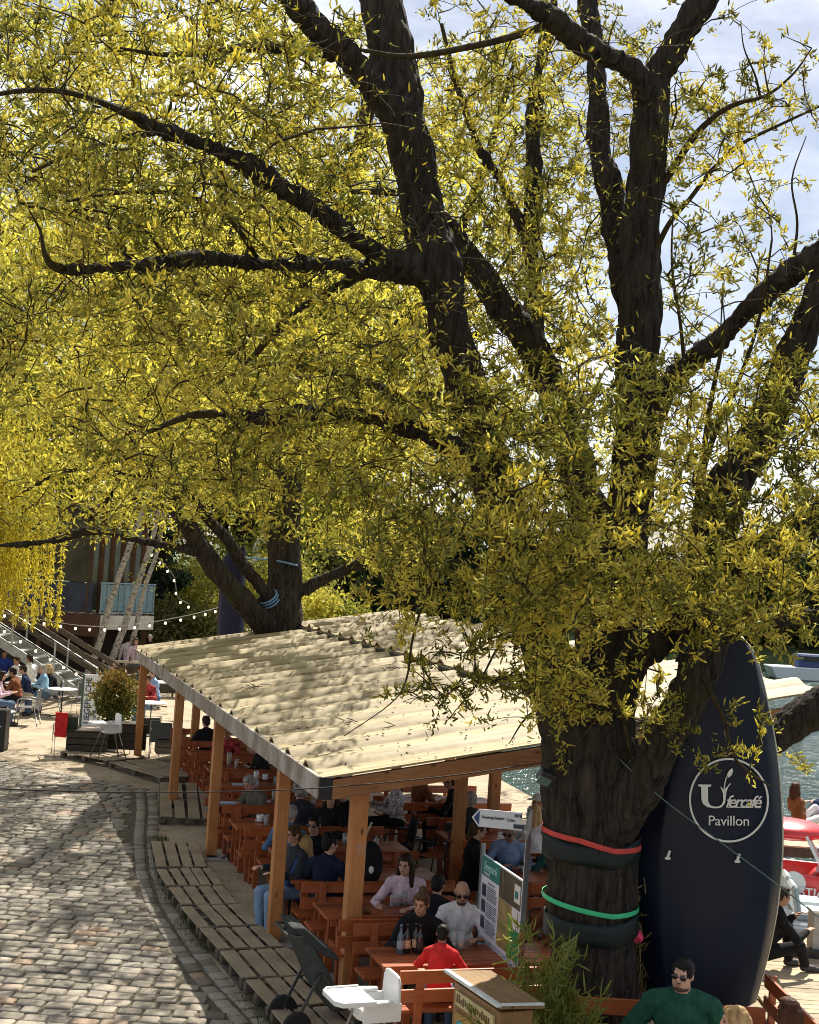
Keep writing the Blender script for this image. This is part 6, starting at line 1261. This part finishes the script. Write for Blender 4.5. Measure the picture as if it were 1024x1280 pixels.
q = MB(); q.prism([(-.42, 1.06), (-.37, 1.09), (-.20, .92), (.02, .56), (.14, .36), (.30, .33), (.30, .26), (.04, .24), (-.16, .50)], (0, -.2, 0), (1, 0, 0), (0, 0, 1), -.42); q.build('seat', SLATE, r_, bevel=.02); q = MB(); q.prism([(-.44, 1.08), (-.30, 1.07), (-.12, .92), (.04, .80), (.06, .74), (-.10, .80), (-.30, .96)], (0, -.235, 0), (1, 0, 0), (0, 0, 1), -.49); q.build('hood', cloth('pram_hood', (.035, .04, .04)), r_, bevel=.012)
for x, rr in ((-.32, .14), (.36, .11)):
    for y in (-.24, .28):
        q = MB(); q.lathe([(rr - .03, -.02), (rr, -.018), (rr, .018), (rr - .03, .02)], n=24); me = q.mesh('wheel', True); me.transform(Matrix.Translation((x, y, rr)) @ Matrix.Rotation(R(90), 4, 'X')); me.materials.append(mat('tyre', (.015, .015, .015), .8, .1)); w_ = link('wheel', me, r_); q = MB(); q.tube([(x, y - .024, rr), (x, y + .024, rr)], .03, 10); q.build('hub', METAL, w_)
for y in (-.22, .26): q = MB(); q.bar((-.34, y, .14), (-.12, y, .62), .025, .025); q.bar((.36, y, .12), (-.1, y, .62), .025, .025); q.build('frame', DMET, r_)
q = MB(); q.bar((-.30, -.22, .98), (-.46, -.22, 1.0), .02, .02); q.bar((-.30, .26, .98), (-.46, .26, 1.0), .02, .02); q.bar((-.46, -.22, 1.0), (-.46, .26, 1.0), .025, .025); q.build('handlebar', DMET, r_)
# ---------------------------------------------------------------- metal chairs and round tables
SLING = mat('sling', (.10, .105, .10), .7, .2, 80, bump=.3)
def make_chair(label, loc, rz, m=None, fm=None, group='metal garden chairs'):
    r_ = thing('garden_chair', label, 'chair', loc, rz, group); m = m or SLING; fm = fm or METAL
    q = MB(); q.prism([(-.23, -.22), (.23, -.22), (.22, .22), (-.22, .22)], (0, 0, .435), (1, 0, 0), (0, 1, 0), .018); q.build('seat', m, r_, bevel=.004); q = MB(); q.box((0, -.245, .68), (.44, .018, .36), (.16, 0, 0)); q.build('backrest', m, r_, bevel=.004)
    for sx in (-1, 1): q = MB(); x = sx * .24; q.tube([(x, -.30, 0), (x, -.21, .44), (x, -.275, .88), (x * .9, -.285, .90)], .013, 8); q.build('leg', fm, r_, smooth=True); q = MB(); q.tube([(x, .26, 0), (x, .22, .44), (x, .20, .64), (x, .15, .665), (x, -.23, .655)], .013, 8); q.build('leg', fm, r_, smooth=True)
    
    for a_, b_, rr in (((-.22, -.285, .90), (.22, -.285, .90), .013), ((-.24, .22, .43), (.24, .22, .43), .011), ((-.24, -.21, .43), (.24, -.21, .43), .011)): q = MB(); q.tube([a_, b_], rr, 8); q.build('crossbar', fm, r_, smooth=True)
    return r_
def make_round(label, loc, top=None):
    r_ = thing('round_table', label, 'table', loc, 0, 'round garden tables'); q = MB(); q.lathe([(.0, .715), (.36, .715), (.385, .722), (.385, .738), (.36, .745), (.0, .745)], n=32); q.build('tabletop', top or mat('table_white', (.70, .69, .66), .4, .08, bump=0), r_, smooth=False)
    q = MB(); q.tube([(0, 0, .04), (0, 0, .715)], .028, 10); q.build('column', DMET, r_, smooth=True); q = MB()
    for k_ in range(4): a = k_ * PI / 2 + .4; q.bar((0, 0, .05), (.30 * math.cos(a), .30 * math.sin(a), .02), .045, .03)
    q.build('foot', DMET, r_); return r_
def gp(x, y, z=0): p = P(x, y, z=z); return (p.x, p.y, z)
make_round('white round table at the left edge nearest the viewer', gp(-6, 930)); make_round('white round table in front of the man in navy', gp(22, 888)); make_round('white round table before the person in white shorts', gp(76, 896)); make_round('white round table right of the tall shrub', gp(187, 915)); make_round('white round table behind the roof corner', gp(196, 884)); make_round('small white round table under the verge beam', gp(530, 1052)); make_round('grey round table left of the trunk under the arrow sign', gp(676, 1135))
make_chair('metal chair the man in navy sits on', gp(33, 906), R(95)); make_chair('empty metal chair beneath the foot of the stairs', gp(103, 892), R(30)); make_chair('metal chair of the fair person in white shorts', gp(62, 893), R(110)); make_chair('grey sling chair with its back to the viewer beside the fourth post', gp(200, 951), R(8)); make_chair('grey sling chair behind the white high chair', gp(180, 944), R(30)); make_chair('dark metal chair hung with a coat under the verge beam', gp(492, 1095), R(100), black, DMET); make_chair('empty chair with a red-brown slatted back under the verge beam', gp(547, 1108), R(60), mat('slat_red', (.45, .12, .04), .5, .5, 3, (12, 1, 1), bump=0), DMET)
make_chair('dark wooden chair left of the right inner post', gp(565, 1085), R(100), mat('slat_dark', (.10, .075, .05), .6, .4, 4, (14, 1, 1), bump=0), DMET); make_chair('metal chair of the person in beige trousers', gp(688, 1215), R(105), None, DMET)
rc = make_chair('small chair with a red cloth over its back at the plaza edge', gp(80, 944), R(20), cloth('chair_dark', (.05, .06, .045))); q = MB(); q.prism([(-.27, .45), (-.02, .42), (.0, .93), (-.27, .95)], (0, -.31, 0), (1, 0, 0), (0, 0, 1), .014); q.prism([(-.27, .93), (0, .92), (0, .94), (-.27, .955)], (0, -.33, 0), (1, 0, 0), (0, 0, 1), -.10); o_ = q.build('cloth', red, None, label='red cloth hanging over the back of the small chair', cat='cloth', loc=rc.location, bevel=.004); o_.rotation_euler.z = R(20)
# ---------------------------------------------------------------- planter shrub, crates, letter sign
sp_ = Vector(gp(140, 934)); r_ = thing('potted_shrub', 'bushy reddish-green shrub in a dark tub behind the high chair', 'shrub', tuple(sp_)); q = MB(); q.lathe([(.26, 0), (.31, .55), (.33, .58), (.31, .60), (.28, .54), (.0, .54)], n=20); q.build('tub', mat('tub_dark', (.045, .045, .042), .7, .2), r_, smooth=True); n = 3600; ce = np.array([0, 0, 1.10]); u = unit(RNG.normal(0, 1, (n, 3))) * (RNG.random((n, 1)) ** .45) * np.array([.50, .50, .58]); u *= (1 + .75 * np.array([noise.noise(tuple(q_ * 5)) for q_ in unit(u)]))[:, None]
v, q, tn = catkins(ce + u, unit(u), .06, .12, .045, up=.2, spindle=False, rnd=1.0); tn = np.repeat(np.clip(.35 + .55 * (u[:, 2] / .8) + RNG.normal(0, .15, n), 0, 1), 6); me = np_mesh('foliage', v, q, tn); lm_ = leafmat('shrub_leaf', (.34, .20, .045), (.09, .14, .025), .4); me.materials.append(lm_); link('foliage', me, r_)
def crate(label, loc, rz, w, d, h, m, g='dark crates on the pallet deck'):
    r_ = thing('crate', label, 'crate', loc, rz, g)
    for nm, ax in (('side', 0), ('side', 1)):
        for sg_ in (-1, 1):
            q = MB()
            for k_ in range(3):
                z = h * (k_ + .5) / 3
                q.box((sg_ * w / 2, 0, z) if ax == 0 else (0, sg_ * (d / 2 - .0), z), (.02, d - .026, h / 3 - .02) if ax == 0 else (w, .02, h / 3 - .02))
            q.bar((sg_ * (w / 2 - .025), 0, .02) if ax == 0 else (0, sg_ * (d / 2 - .02), .02), (sg_ * (w / 2 - .025), 0, h - .01) if ax == 0 else (0, sg_ * (d / 2 - .02), h - .01), .04, .05, (1, 0, 0)); q.build('side_boards', m, r_)
    q = MB(); q.box((0, 0, h + .012), (w + .04, d + .04, .024)); q.build('lid', m, r_, bevel=.003); return r_
CR = wood('crate_dark', (.075, .06, .045), (.03, .025, .02), 0, .8, knots=False); c1 = Vector(gp(108, 946)); crate('low dark crate nearest the red cloth chair', (c1.x, c1.y, .15), R(10), .85, .5, .42, CR); crate('dark crate behind the tub of the shrub', (c1.x + .75, c1.y + .55, .15), R(10), .8, .5, .55, CR); crate('pale-topped crate right of the high chair', (c1.x + 1.75, c1.y + .25, .15), R(16), .6, .5, .5, wood('crate_pale', (.30, .25, .17), (.16, .13, .09), 0, .8, knots=False))
s0 = Vector(gp(113, 910)); r_ = thing('letter_sign', 'upright white sign with vertical blue capital letters by the stairs', 'sign', tuple(s0), R(14)); q = MB(); q.box((0, 0, .68), (.46, .05, 1.3)); q.build('panel', mat('sign_pale', (.68, .72, .76), .5, .08, bump=0), r_, bevel=.004); q = MB(); q.box((-.25, .01, .66), (.05, .09, 1.34)); q.build('frame', mat('sign_green', (.05, .10, .075), .6, .2), r_)
me = text_mesh('LIEGEFLÄCHE', .19, .003, 0, .003, 1.0); me.transform(Matrix.Rotation(R(90), 4, 'Z')); me.transform(LM_); me.materials.append(mat('ink_blue', (.015, .04, .10), .6, .1, bump=0)); link('lettering', me, r_, loc=(-.11, -.03, .68)); q = MB()
for i in range(16): q.box((.10 + (i % 2) * .07, -.029, .15 + i * .07), (.03, .006, .045))
q.build('text_lines', MATS['ink_blue'], r_)
q = MB(); q.box((0, 0, .55), (.42, .42, 1.1)); o_ = None
bx = thing('waste_bin', 'black square bin cut off by the left edge of the plaza', 'bin', gp(-3, 938)); q = MB(); q.box((0, 0, .45), (.36, .36, .9)); q.build('body', mat('bin_black', (.015, .015, .017), .5, .2), bx, bevel=.02); q = MB(); q.tube([(-.1, -.19, .55), (0, -.22, .5), (.1, -.19, .55)], .012, 8); q.build('handle', CREAM, bx)
# ---------------------------------------------------------------- balcony building, stairs, string lights
bc = P(124, 768, Y=44); BZ = bc.z; bd = thing('balcony_building', 'timber building with a raised balcony and blue railing behind the stairs', 'building', (bc.x, bc.y, 0)); e1, e2 = Vector((.62, .785, 0)), Vector((-.93, .37, 0)); BR = wood('building_wood', (.13, .062, .03), (.07, .034, .017), 0, .7, knots=False); BW = mat('render_white', (.66, .62, .56), .8, .12, 3); WDK = mat('facade_dark', (.035, .045, .07), .6, .3, 3); A1, A2 = 2.3, 6.5; Zv = Vector((0, 0, 1))
q = MB(); q.prism([(0, 0), (A1, 0), (A1 - .0, 5), (0, 5)], (0, 0, BZ - .28), e1, Vector((-e1.y, e1.x, 0)), .001) if False else None
q.add([e1 * 0 + Zv * (BZ - .02), e1 * A1 + Zv * (BZ - .02), e1 * A1 + e2 * A2 + Zv * (BZ - .02), e2 * A2 + Zv * (BZ - .02), Zv * (BZ - .12), e1 * A1 + Zv * (BZ - .12), e1 * A1 + e2 * A2 + Zv * (BZ - .12), e2 * A2 + Zv * (BZ - .12)], [(0, 1, 2, 3), (4, 7, 6, 5), (0, 4, 5, 1), (1, 5, 6, 2), (2, 6, 7, 3), (3, 7, 4, 0)]); q.build('floor', BR, bd)
q = MB(); q.bar(-e2 * .0 + Zv * (BZ - .38), e2 * A2 + Zv * (BZ - .38), .06, .72); q.build('fascia', BR, bd, bevel=.01); q = MB(); q.bar(e1 * .06 + Zv * (BZ - .26), e1 * A1 + Zv * (BZ - .26), .05, .46); q.build('side_fascia', BW, bd)
q = MB(); q.bar(e2 * .3 + Zv * (BZ + .5), e2 * A2 + Zv * (BZ + .5), .03, .95); q.build('facade_panel', WDK, bd); q = MB()
for k_ in range(14): p = e2 * (.35 + k_ * .45); q.bar(p - Vector((e2.y, -e2.x, 0)) * -.03 + Zv * (BZ + .02), p - Vector((e2.y, -e2.x, 0)) * -.03 + Zv * (BZ + 1.0), .03, .02)
q.build('facade_batten', mat('batten_blue', (.09, .12, .17), .5, .2), bd)
RB = mat('rail_blue', (.30, .42, .52), .4, .15, metal=.3); q = MB()
for k_ in range(10): q.bar(e1 * (.04 + k_ * A1 / 9.3) + Zv * BZ, e1 * (.04 + k_ * A1 / 9.3) + Zv * (BZ + 1.02), .03, .03, (1, 0, 0))
for z in (.06, 1.02): q.bar(e1 * .0 + Zv * (BZ + z), e1 * A1 + Zv * (BZ + z), .05, .04)
q.build('railing', RB, bd); q = MB(); q.bar(e1 * .04 + Zv * (BZ + .54) + e2 * .03, e1 * A1 + Zv * (BZ + .54) + e2 * .03, .012, .86); q.build('railing_pane', mat('pane_blue', (.20, .33, .42), .2, .2, 4, bump=0, spec=.6), bd)
for k_ in range(6): q = MB(); p = e1 * (.05 + k_ * .44) + e2 * .5; q.bar(p + Zv * (BZ), p + Zv * (BZ + 3.4), .13, .13, (1, 0, 0)); q.build('post', BR, bd)
q = MB(); q.bar(e1 * 0 + e2 * .55 + Zv * (BZ + 1.7), e1 * A1 + e2 * .55 + Zv * (BZ + 1.7), .02, 3.2); q.build('window', mat('window_dull', (.10, .12, .10), .15, .3, 2, bump=0, spec=.7), bd); q = MB(); q.bar(e2 * .45 + Zv * (BZ + 2.2), e2 * A2 + Zv * (BZ + 2.2), .05, 2.4); q.build('wall', mat('wall_olive', (.055, .05, .03), .8, .4, 2), bd)
q = MB(); q.add([e1 * -.3 + Zv * (BZ + 3.4), e1 * (A1 + .3) + Zv * (BZ + 3.4), e1 * (A1 + .3) + e2 * A2 + Zv * (BZ + 3.5), e1 * -.3 + e2 * A2 + Zv * (BZ + 3.5), e1 * -.3 + Zv * (BZ + 3.6), e1 * (A1 + .3) + Zv * (BZ + 3.6), e1 * (A1 + .3) + e2 * A2 + Zv * (BZ + 3.7), e1 * -.3 + e2 * A2 + Zv * (BZ + 3.7)], [(0, 3, 2, 1), (4, 5, 6, 7), (0, 1, 5, 4), (1, 2, 6, 5), (2, 3, 7, 6), (3, 0, 4, 7)]); q.build('roof', mat('roof_felt', (.10, .09, .085), .9, .2), bd)
for p in (e1 * .15 + e2 * .15, e1 * (A1 - .15) + e2 * .2, e2 * 2.4 + e1 * .15, e2 * 4.6 + e1 * .15): q = MB(); q.bar(p, p + Zv * (BZ - .13), .16, .16, (1, 0, 0)); q.build('pillar', BR, bd)
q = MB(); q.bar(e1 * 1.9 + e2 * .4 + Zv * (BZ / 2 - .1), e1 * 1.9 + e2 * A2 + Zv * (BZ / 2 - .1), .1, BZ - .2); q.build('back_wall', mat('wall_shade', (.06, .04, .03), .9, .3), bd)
# stairs rising to the left
st0 = P(119, 880, z=0); STL, RISE = 5.4, 2.95; sdv = Vector((-1, .05, 0)).normalized(); snv = Vector((.05, 1, 0)).normalized(); stc = thing('staircase', 'steel staircase with pale treads rising to the left edge', 'stairs', tuple(st0)); ALU = mat('stair_alu', (.36, .38, .36), .45, .2, 5, metal=.4); nst = 15
for w in (0, 1.3): q = MB(); q.bar(snv * w, snv * w + sdv * STL + Zv * RISE, .06, .26); q.build('stringer', ALU, stc)
for k_ in range(nst): q = MB(); f_ = (k_ + .7) / nst; q.bar(snv * .03 + sdv * STL * f_ + Zv * (RISE * f_ + .04), snv * 1.27 + sdv * STL * f_ + Zv * (RISE * f_ + .04), .29, .035); q.build('tread', mat('tread_pale', (.42, .44, .42), .6, .2, 12), stc)
GW = wood('rail_plank', (.13, .10, .075), (.07, .055, .042), 0, .8, knots=False)
for w in (0, 1.3):
    for k_ in range(5): q = MB(); p = snv * w + sdv * STL * k_ / 4.2 + Zv * RISE * k_ / 4.2; q.bar(p, p + Zv * 1.02, .045, .045, (1, 0, 0)); q.build('rail_post', ALU, stc)
for dz in (.45, .72, 1.0): q = MB(); q.bar(snv * 1.34 + Zv * dz - sdv * .25, snv * 1.34 + sdv * STL + Zv * (RISE + dz), .035, .16); q.build('rail_plank', GW, stc)
q = MB(); q.tube([snv * 0 + Zv * 1.02, snv * 0 + sdv * STL + Zv * (RISE + 1.02)], .022, 8); q.tube([snv * 0 + Zv * .55, snv * 0 + sdv * STL + Zv * (RISE + .55)], .014, 8); q.build('handrail', ALU, stc)
# dark kiosk opening below the stairs
kp = Vector(st0) + sdv * 3.3 + snv * 1.9; kk = thing('kiosk', 'black kiosk front with a small white plate under the stairs', 'kiosk', (kp.x, kp.y, 0)); q = MB(); q.prism([(-2.2, 0), (1.3, 0), (1.3, .55), (.1, 1.7), (-.6, 2.0), (-2.2, 2.0)], (0, 0, 0), (1, 0, 0), (0, 0, 1), -.9); q.build('body', mat('kiosk_black', (.010, .010, .012), .5, .2), kk, bevel=.01); q = MB(); q.box((-.15, -.012, 1.42), (.26, .02, .13)); q.build('plate', CREAM, kk); q = MB(); q.box((-.55, -.012, 1.42), (.08, .02, .06)); q.build('plate', CREAM, kk)
# low railing in front of the bushes
r_ = thing('fence', 'low timber railing with a pale top bar behind the white-haired man', 'fence', tuple(P(127, 842, z=.6) - Zv * .6)); q = MB(); q.bar((0, 0, 1.0), (3.2, .3, 1.0), .08, .07); q.build('rail', mat('pale_rail', (.46, .40, .30), .7, .2), r_)
for k_ in range(8): q = MB(); q.bar((.05 + k_ * .43, .02 + k_ * .04, 0), (.05 + k_ * .43, .02 + k_ * .04, .98), .07, .05, (1, 0, 0)); q.build('post', GW, r_)
q = MB(); q.bar((0, .03, .5), (3.2, .33, .5), .02, .8); q.build('boards', GW, r_)
BULB = emit('bulb_glow', (1, .80, .45), 1.5)
def lights(label, pts, nb):
    c = crom([(*P(x, y, Y=Y), .012) for x, y, Y in pts], 10); b0_ = c[0, :3].copy(); r_ = thing('string_lights', label, 'string lights', tuple(b0_)); q = MB(); q.tube(c[:, :3] - b0_, .012, 6); q.build('wire', mat('wire_pale', (.35, .33, .30), .6, .2, bump=0), r_); s_ = np.linspace(0, len(c) - 1.01, nb)
    for k_ in s_:
        p = c[int(k_), :3] * (1 - k_ % 1) + c[int(k_) + 1, :3] * (k_ % 1) - b0_; q = MB(); q.ell((p[0], p[1], p[2] - .10), (.036, .036, .046), None, 10, 7); o_ = q.build('bulb', BULB, r_, smooth=True); q = MB(); q.tube([(p[0], p[1], p[2] - .07), (p[0], p[1], p[2] + .005)], .02, 6); q.build('socket', CAB, o_)
lights('string of warm bulbs sagging from the left edge past the balcony to the bushes', [(-20, 760, 37), (60, 776, 38), (120, 783, 39), (180, 779, 40), (240, 768, 41), (282, 757, 42)], 17)
lights('string of warm bulbs following the stairs down to the letter sign', [(-15, 772, 37.2), (30, 800, 37.5), (70, 824, 37.8), (105, 842, 38), (140, 846, 38.4), (172, 842, 39)], 12)
lights('string of bulbs climbing over the dark conifer', [(190, 690, 44), (205, 705, 44), (218, 722, 44), (222, 745, 44), (236, 755, 44)], 7)
# ---------------------------------------------------------------- jetties, deck, pedal boats
DECK = wood('deck_wood', (.52, .43, .30), (.36, .29, .20), 0, .85, knots=False)
def deck(label, x0, x1, y0, y1, z, along='x', name='jetty', piles=True):
    r_ = thing(name, label, name, ((x0 + x1) / 2, (y0 + y1) / 2, z)); w, d = x1 - x0, y1 - y0; q = MB(); n = int((d if along == 'x' else w) / .15)
    for i in range(n):
        t = (i + .5) / n - .5
        q.box((random.uniform(-.02, .02), t * d, -.014 + random.uniform(-.003, .003)) if along == 'x' else (t * w, random.uniform(-.02, .02), -.014), (w, d / n - .014, .028) if along == 'x' else (w / n - .014, d, .028))
    q.build('planks', DECK, r_); q = MB(); q.box((0, -d / 2 + .04, -.115), (w - .02, .07, .17)); q.box((0, d / 2 - .04, -.115), (w - .02, .07, .17)); q.box((-w / 2 + .04, 0, -.115), (.06, d - .16, .165)); q.box((w / 2 - .04, 0, -.115), (.06, d - .16, .165)); q.build('beam', mat('deck_beam', (.06, .055, .04), .9, .3), r_)
    if piles:
        for i in range(max(2, int(w / 2.2))):
            for sy in (-1, 1): q = MB(); x = -w / 2 + .3 + i * (w - .6) / max(1, int(w / 2.2) - 1); q.tube([(x, sy * (d / 2 - .25), -2.2), (x, sy * (d / 2 - .25), -.05)], .09, 10); q.build('pile', MATS['deck_beam'], r_, smooth=True)
    return r_
deck('long pale wooden jetty running out over the pond behind the tables', .9, 15.0, 24.2, 26.9, .075)
deck('sunlit plank deck at the lower right beside the pedal boats', 4.25, 9.5, 13.2, 18.0, .05)
kb = P(1006, 1192, z=.06); r_ = thing('bollard', 'square pale post on a dark kerb at the deck edge', 'bollard', (kb.x + .12, kb.y, .052)); q = MB(); q.box((.05, 0, .30), (.24, .24, .50)); q.build('post', mat('post_pale', (.35, .36, .36), .7, .2), r_, bevel=.01); q = MB(); q.box((.05, 0, .56), (.27, .27, .03)); q.build('cap', CREAM, r_); q = MB(); q.bar((-.42, -.05, .05), (.9, -.28, .05), .12, .1); q.bar((-.42, -.05, .05), (-.75, .5, .05), .12, .1); q.build('kerb', DMET, r_)
def pedal_boat(label, loc, rz, body, car=True):
    r_ = thing('pedal_boat', label, 'pedal boat', loc, rz, None); W = mat('boat_white', (.66, .69, .70), .35, .06, bump=0, spec=.5); q = MB()
    for sx in (-1, 1): q.prism([(-1.4, .18), (-1.2, -.12), (1.15, -.12), (1.45, .22), (1.42, .42), (-1.4, .42)], (0, sx * .52 + .22, 0), (1, 0, 0), (0, 0, 1), .44)
    q.build('float', W, r_, bevel=.05); q = MB(); q.box((0, 0, .40), (2.7, 1.42, .10)); q.build('deck', W, r_, bevel=.03); GRY = mat('boat_grey', (.40, .46, .47), .5, .1, bump=0)
    if car:
        q = MB(); q.ell((-.95, 0, .62), (.62, .68, .34)); q.ell((.85, 0, .60), (.66, .68, .30)); q.ell((1.1, .5, .58), (.34, .18, .27)); q.ell((1.1, -.5, .58), (.34, .18, .27)); q.ell((-.95, -.5, .58), (.38, .2, .3)); q.ell((-.95, .5, .58), (.38, .2, .3)); q.box((0, .62, .58), (1.5, .10, .34)); q.box((0, -.62, .58), (1.5, .10, .34)); me = remesh(q, .025, 6, 'body'); me.materials.append(body); link('body', me, r_)
        
        for xa, xb in ((.42, .12), (-.6, -.42)):
            for y_ in (-.5, .5): q = MB(); q.bar((xa, y_, .8), (xb, y_, 1.36), .05, .05); q.build('roof_pillar', W, r_)
        q = MB(); q.ell((-.15, 0, 1.37), (.62, .60, .17)); q.build('roof', body, r_, smooth=True)
        for sx in (-1, 1): q = MB(); q.lathe([(.0, 0), (.15, 0), (.17, .02), (.0, .05)], n=20); me = q.mesh('headlight', True); me.transform(Matrix.Translation((1.36, sx * .48, .66)) @ Matrix.Rotation(R(90), 4, 'Y')); me.materials.append(W); link('headlight', me, r_)
        q = MB(); q.lathe([(.0, 0), (.19, 0), (.19, .02), (.0, .025)], n=24); me = q.mesh('number_disc', False); me.transform(Matrix.Translation((-.05, -.675, .62)) @ Matrix.Rotation(R(90), 4, 'X')); me.materials.append(W); link('number_disc', me, r_)
        me = text_mesh('SEBASTIAN', .20, .004, 0, .003); me.transform(LM_); me.materials.append(W); link('lettering', me, r_, loc=(.1, -.725, .50)); q = MB(); q.box((.42, 0, .95), (.03, .9, .3), (0, -.5, 0)); q.build('windscreen', GRY, r_)
    else:
        for sy in (-.34, .34): q = MB(); q.box((-.35, sy, .52), (.5, .52, .14)); q.box((-.62, sy, .74), (.1, .52, .46), (0, -.2, 0)); q.build('seat', GRY, r_, bevel=.04)
        q = MB(); q.tube([(.35, -.2, .46), (.30, -.2, .62), (.15, -.2, .64)], .018, 6); q.tube([(.35, .2, .46), (.30, .2, .62), (.15, .2, .64)], .018, 6); q.build('lever', CAB, r_)
        q = MB(); q.box((.95, 0, .5), (.8, 1.2, .09), (0, -.06, 0)); q.build('bow_cover', W, r_, bevel=.03)
    return r_
REDP = mat('boat_red', (.62, .03, .035), .3, .08, bump=0, spec=.6)
p = P(1010, 1122, z=-.5); pedal_boat('red and white car-shaped pedal boat lettered along its side', (p.x - .2, p.y + .1, -.78), R(-14), REDP); p = P(1003, 1158, z=-.6); pedal_boat('plain white pedal boat with grey seats in front of the red one', (p.x + .35, p.y - .3, -.78), R(-8), REDP, False)
q = MB(); p0, p1, p2 = P(963, 1128, Y=19.6), P(964, 1152, Y=19.6), P(992, 1152, Y=19.6); q.prism([(0, 0), (.03, -.30), (.36, -.26), (.02, .02)], p0, (1, 0, 0), (0, 0, 1), .012); o_ = q.build('pennant', mat('pennant_blue', (.02, .02, .14), .6, .2), None, label='dark blue pennant with a yellow mark beside the boat sign', cat='pennant'); q = MB(); q.ell(p0 + Vector((.08, -.018, -.10)), (.05, .008, .05)); q.build('mark', mat('pennant_yellow', (.7, .42, .08), .6, .1, bump=0), o_, smooth=True)
q = MB(); q.tube([p0 + Vector((-.01, .02, -.6)), p0 + Vector((-.01, .02, .1))], .012, 6); q.build('staff', DMET, o_)
fb = P(1000, 833, Y=82); r_ = thing('motor_boat', 'long white boat moored under the far bank', 'boat', (fb.x + 2, 82, -.8)); q = MB(); q.prism([(-4, .75), (-3.6, 0), (3.4, 0), (4.4, .85)], (0, -.9, 0), (1, 0, 0), (0, 0, 1), -1.8); q.build('hull', mat('boat_white', (.66, .69, .70), .35), r_, bevel=.05); q = MB(); q.box((-.6, 0, 1.15), (3.4, 1.4, .8)); q.build('cabin', mat('cabin_blue', (.05, .08, .2), .4, .2), r_, bevel=.1); q = MB(); q.box((-.6, -.71, 1.3), (2.8, .03, .3)); q.build('window', DARKG, r_)
# pale house far behind, seen between the trunks
fh = P(420, 705, Y=118); r_ = thing('house', 'pale house with a grey roof across the pond behind the second willow', 'house', (fh.x - 1, 118, 0)); q = MB(); q.box((0, 0, 3.5), (13, 8, 7)); q.build('wall', BW, r_); q = MB(); q.prism([(-6.9, 7), (6.9, 7), (4.6, 10), (-4.6, 10)], (0, -4.4, 0), (1, 0, 0), (0, 0, 1), -8.8); q.build('roof', mat('slate_roof', (.16, .18, .21), .7, .2), r_)
for i in range(4):
    for j in range(2): q = MB(); q.box((-4.6 + i * 3.1, -4.02, 2 + j * 2.8), (1.1, .06, 1.5)); w_ = q.build('window', DARKG, r_); q = MB(); q.box((-4.6 + i * 3.1, -4.06, 1.2 + j * 2.8), (1.4, .12, .08)); q.build('sill', CREAM, w_)

# ---------------------------------------------------------------- clutter on the beer tables
PLATE = [(.0, 0), (.05, 0), (.10, .012), (.115, .018), (.112, .021), (.09, .012), (.0, .006)]
PH = mat('phone_black', (.01, .01, .012), .2, .1, bump=0); NAP = mat('napkin', (.66, .62, .58), .9, .1, bump=.2); COLS = ['pale', 'amber', 'dark cola', 'red', 'clear']; CV = dict(pale=(.6, .5, .3), amber=(.7, .33, .03), red=(.5, .06, .05), clear=(.6, .6, .56)); CV['dark cola'] = (.05, .02, .012)
seq = ['second', 'third', 'fourth', 'fifth', 'sixth', 'seventh', 'eighth', 'ninth', 'tenth']
for i, (ll, t0, lab) in enumerate(TABL[1:8]):
    for k_, (dt, dl) in enumerate(((.55, -.12), (1.05, .14), (1.45, -.1))):
        q3 = PV(t0 + dt + random.uniform(-.12, .12), ll + dl + random.uniform(-.05, .05), .757); cn = COLS[(i + k_ * 2) % 5]
        if i == 0: continue
        drink('%s drink, %s along the %s beer table from the viewer' % (cn, ('first', 'second', 'third')[k_], seq[i]), tuple(q3), CV[cn], random.uniform(.11, .17), .036, random.uniform(.4, .85), 'drinks on the beer tables')
    if i % 2 == 0 and i:
        q3 = PV(t0 + .8, ll + .02, .757); r_ = thing('plate', 'white plate with leftovers on the %s beer table from the viewer' % seq[i], 'plate', tuple(q3), 0, 'plates on the beer tables'); q = MB(); q.lathe(PLATE, n=20); q.build('plate', WHITEP, r_, smooth=True); q = MB(); [q.ell((random.gauss(0, .025), random.gauss(0, .025), .02), (.03, .022, .014), None, 8, 5) for _ in range(4)]; q.build('food', mat('food', (.33, .17, .05), .7, .5, 40), r_, smooth=True)
for lab, (x, y), m, sz in (('black phone lying on the table of the woman in pink', (445, 1134), PH, (.075, .15, .009)), ('crumpled white napkin on the table of the woman in pink', (525, 1134), NAP, (.12, .1, .02)), ('white paper napkin beside the bottles on the near table', (545, 1192), NAP, (.13, .12, .006))):
    q = MB(); q.box((0, 0, sz[2] / 2), sz); o_ = q.build('phone' if m is PH else 'napkin', m, None, bevel=.003, label=lab, cat='phone' if m is PH else 'napkin', loc=tz(x, y)); o_.rotation_euler.z = random.uniform(-.5, .5)
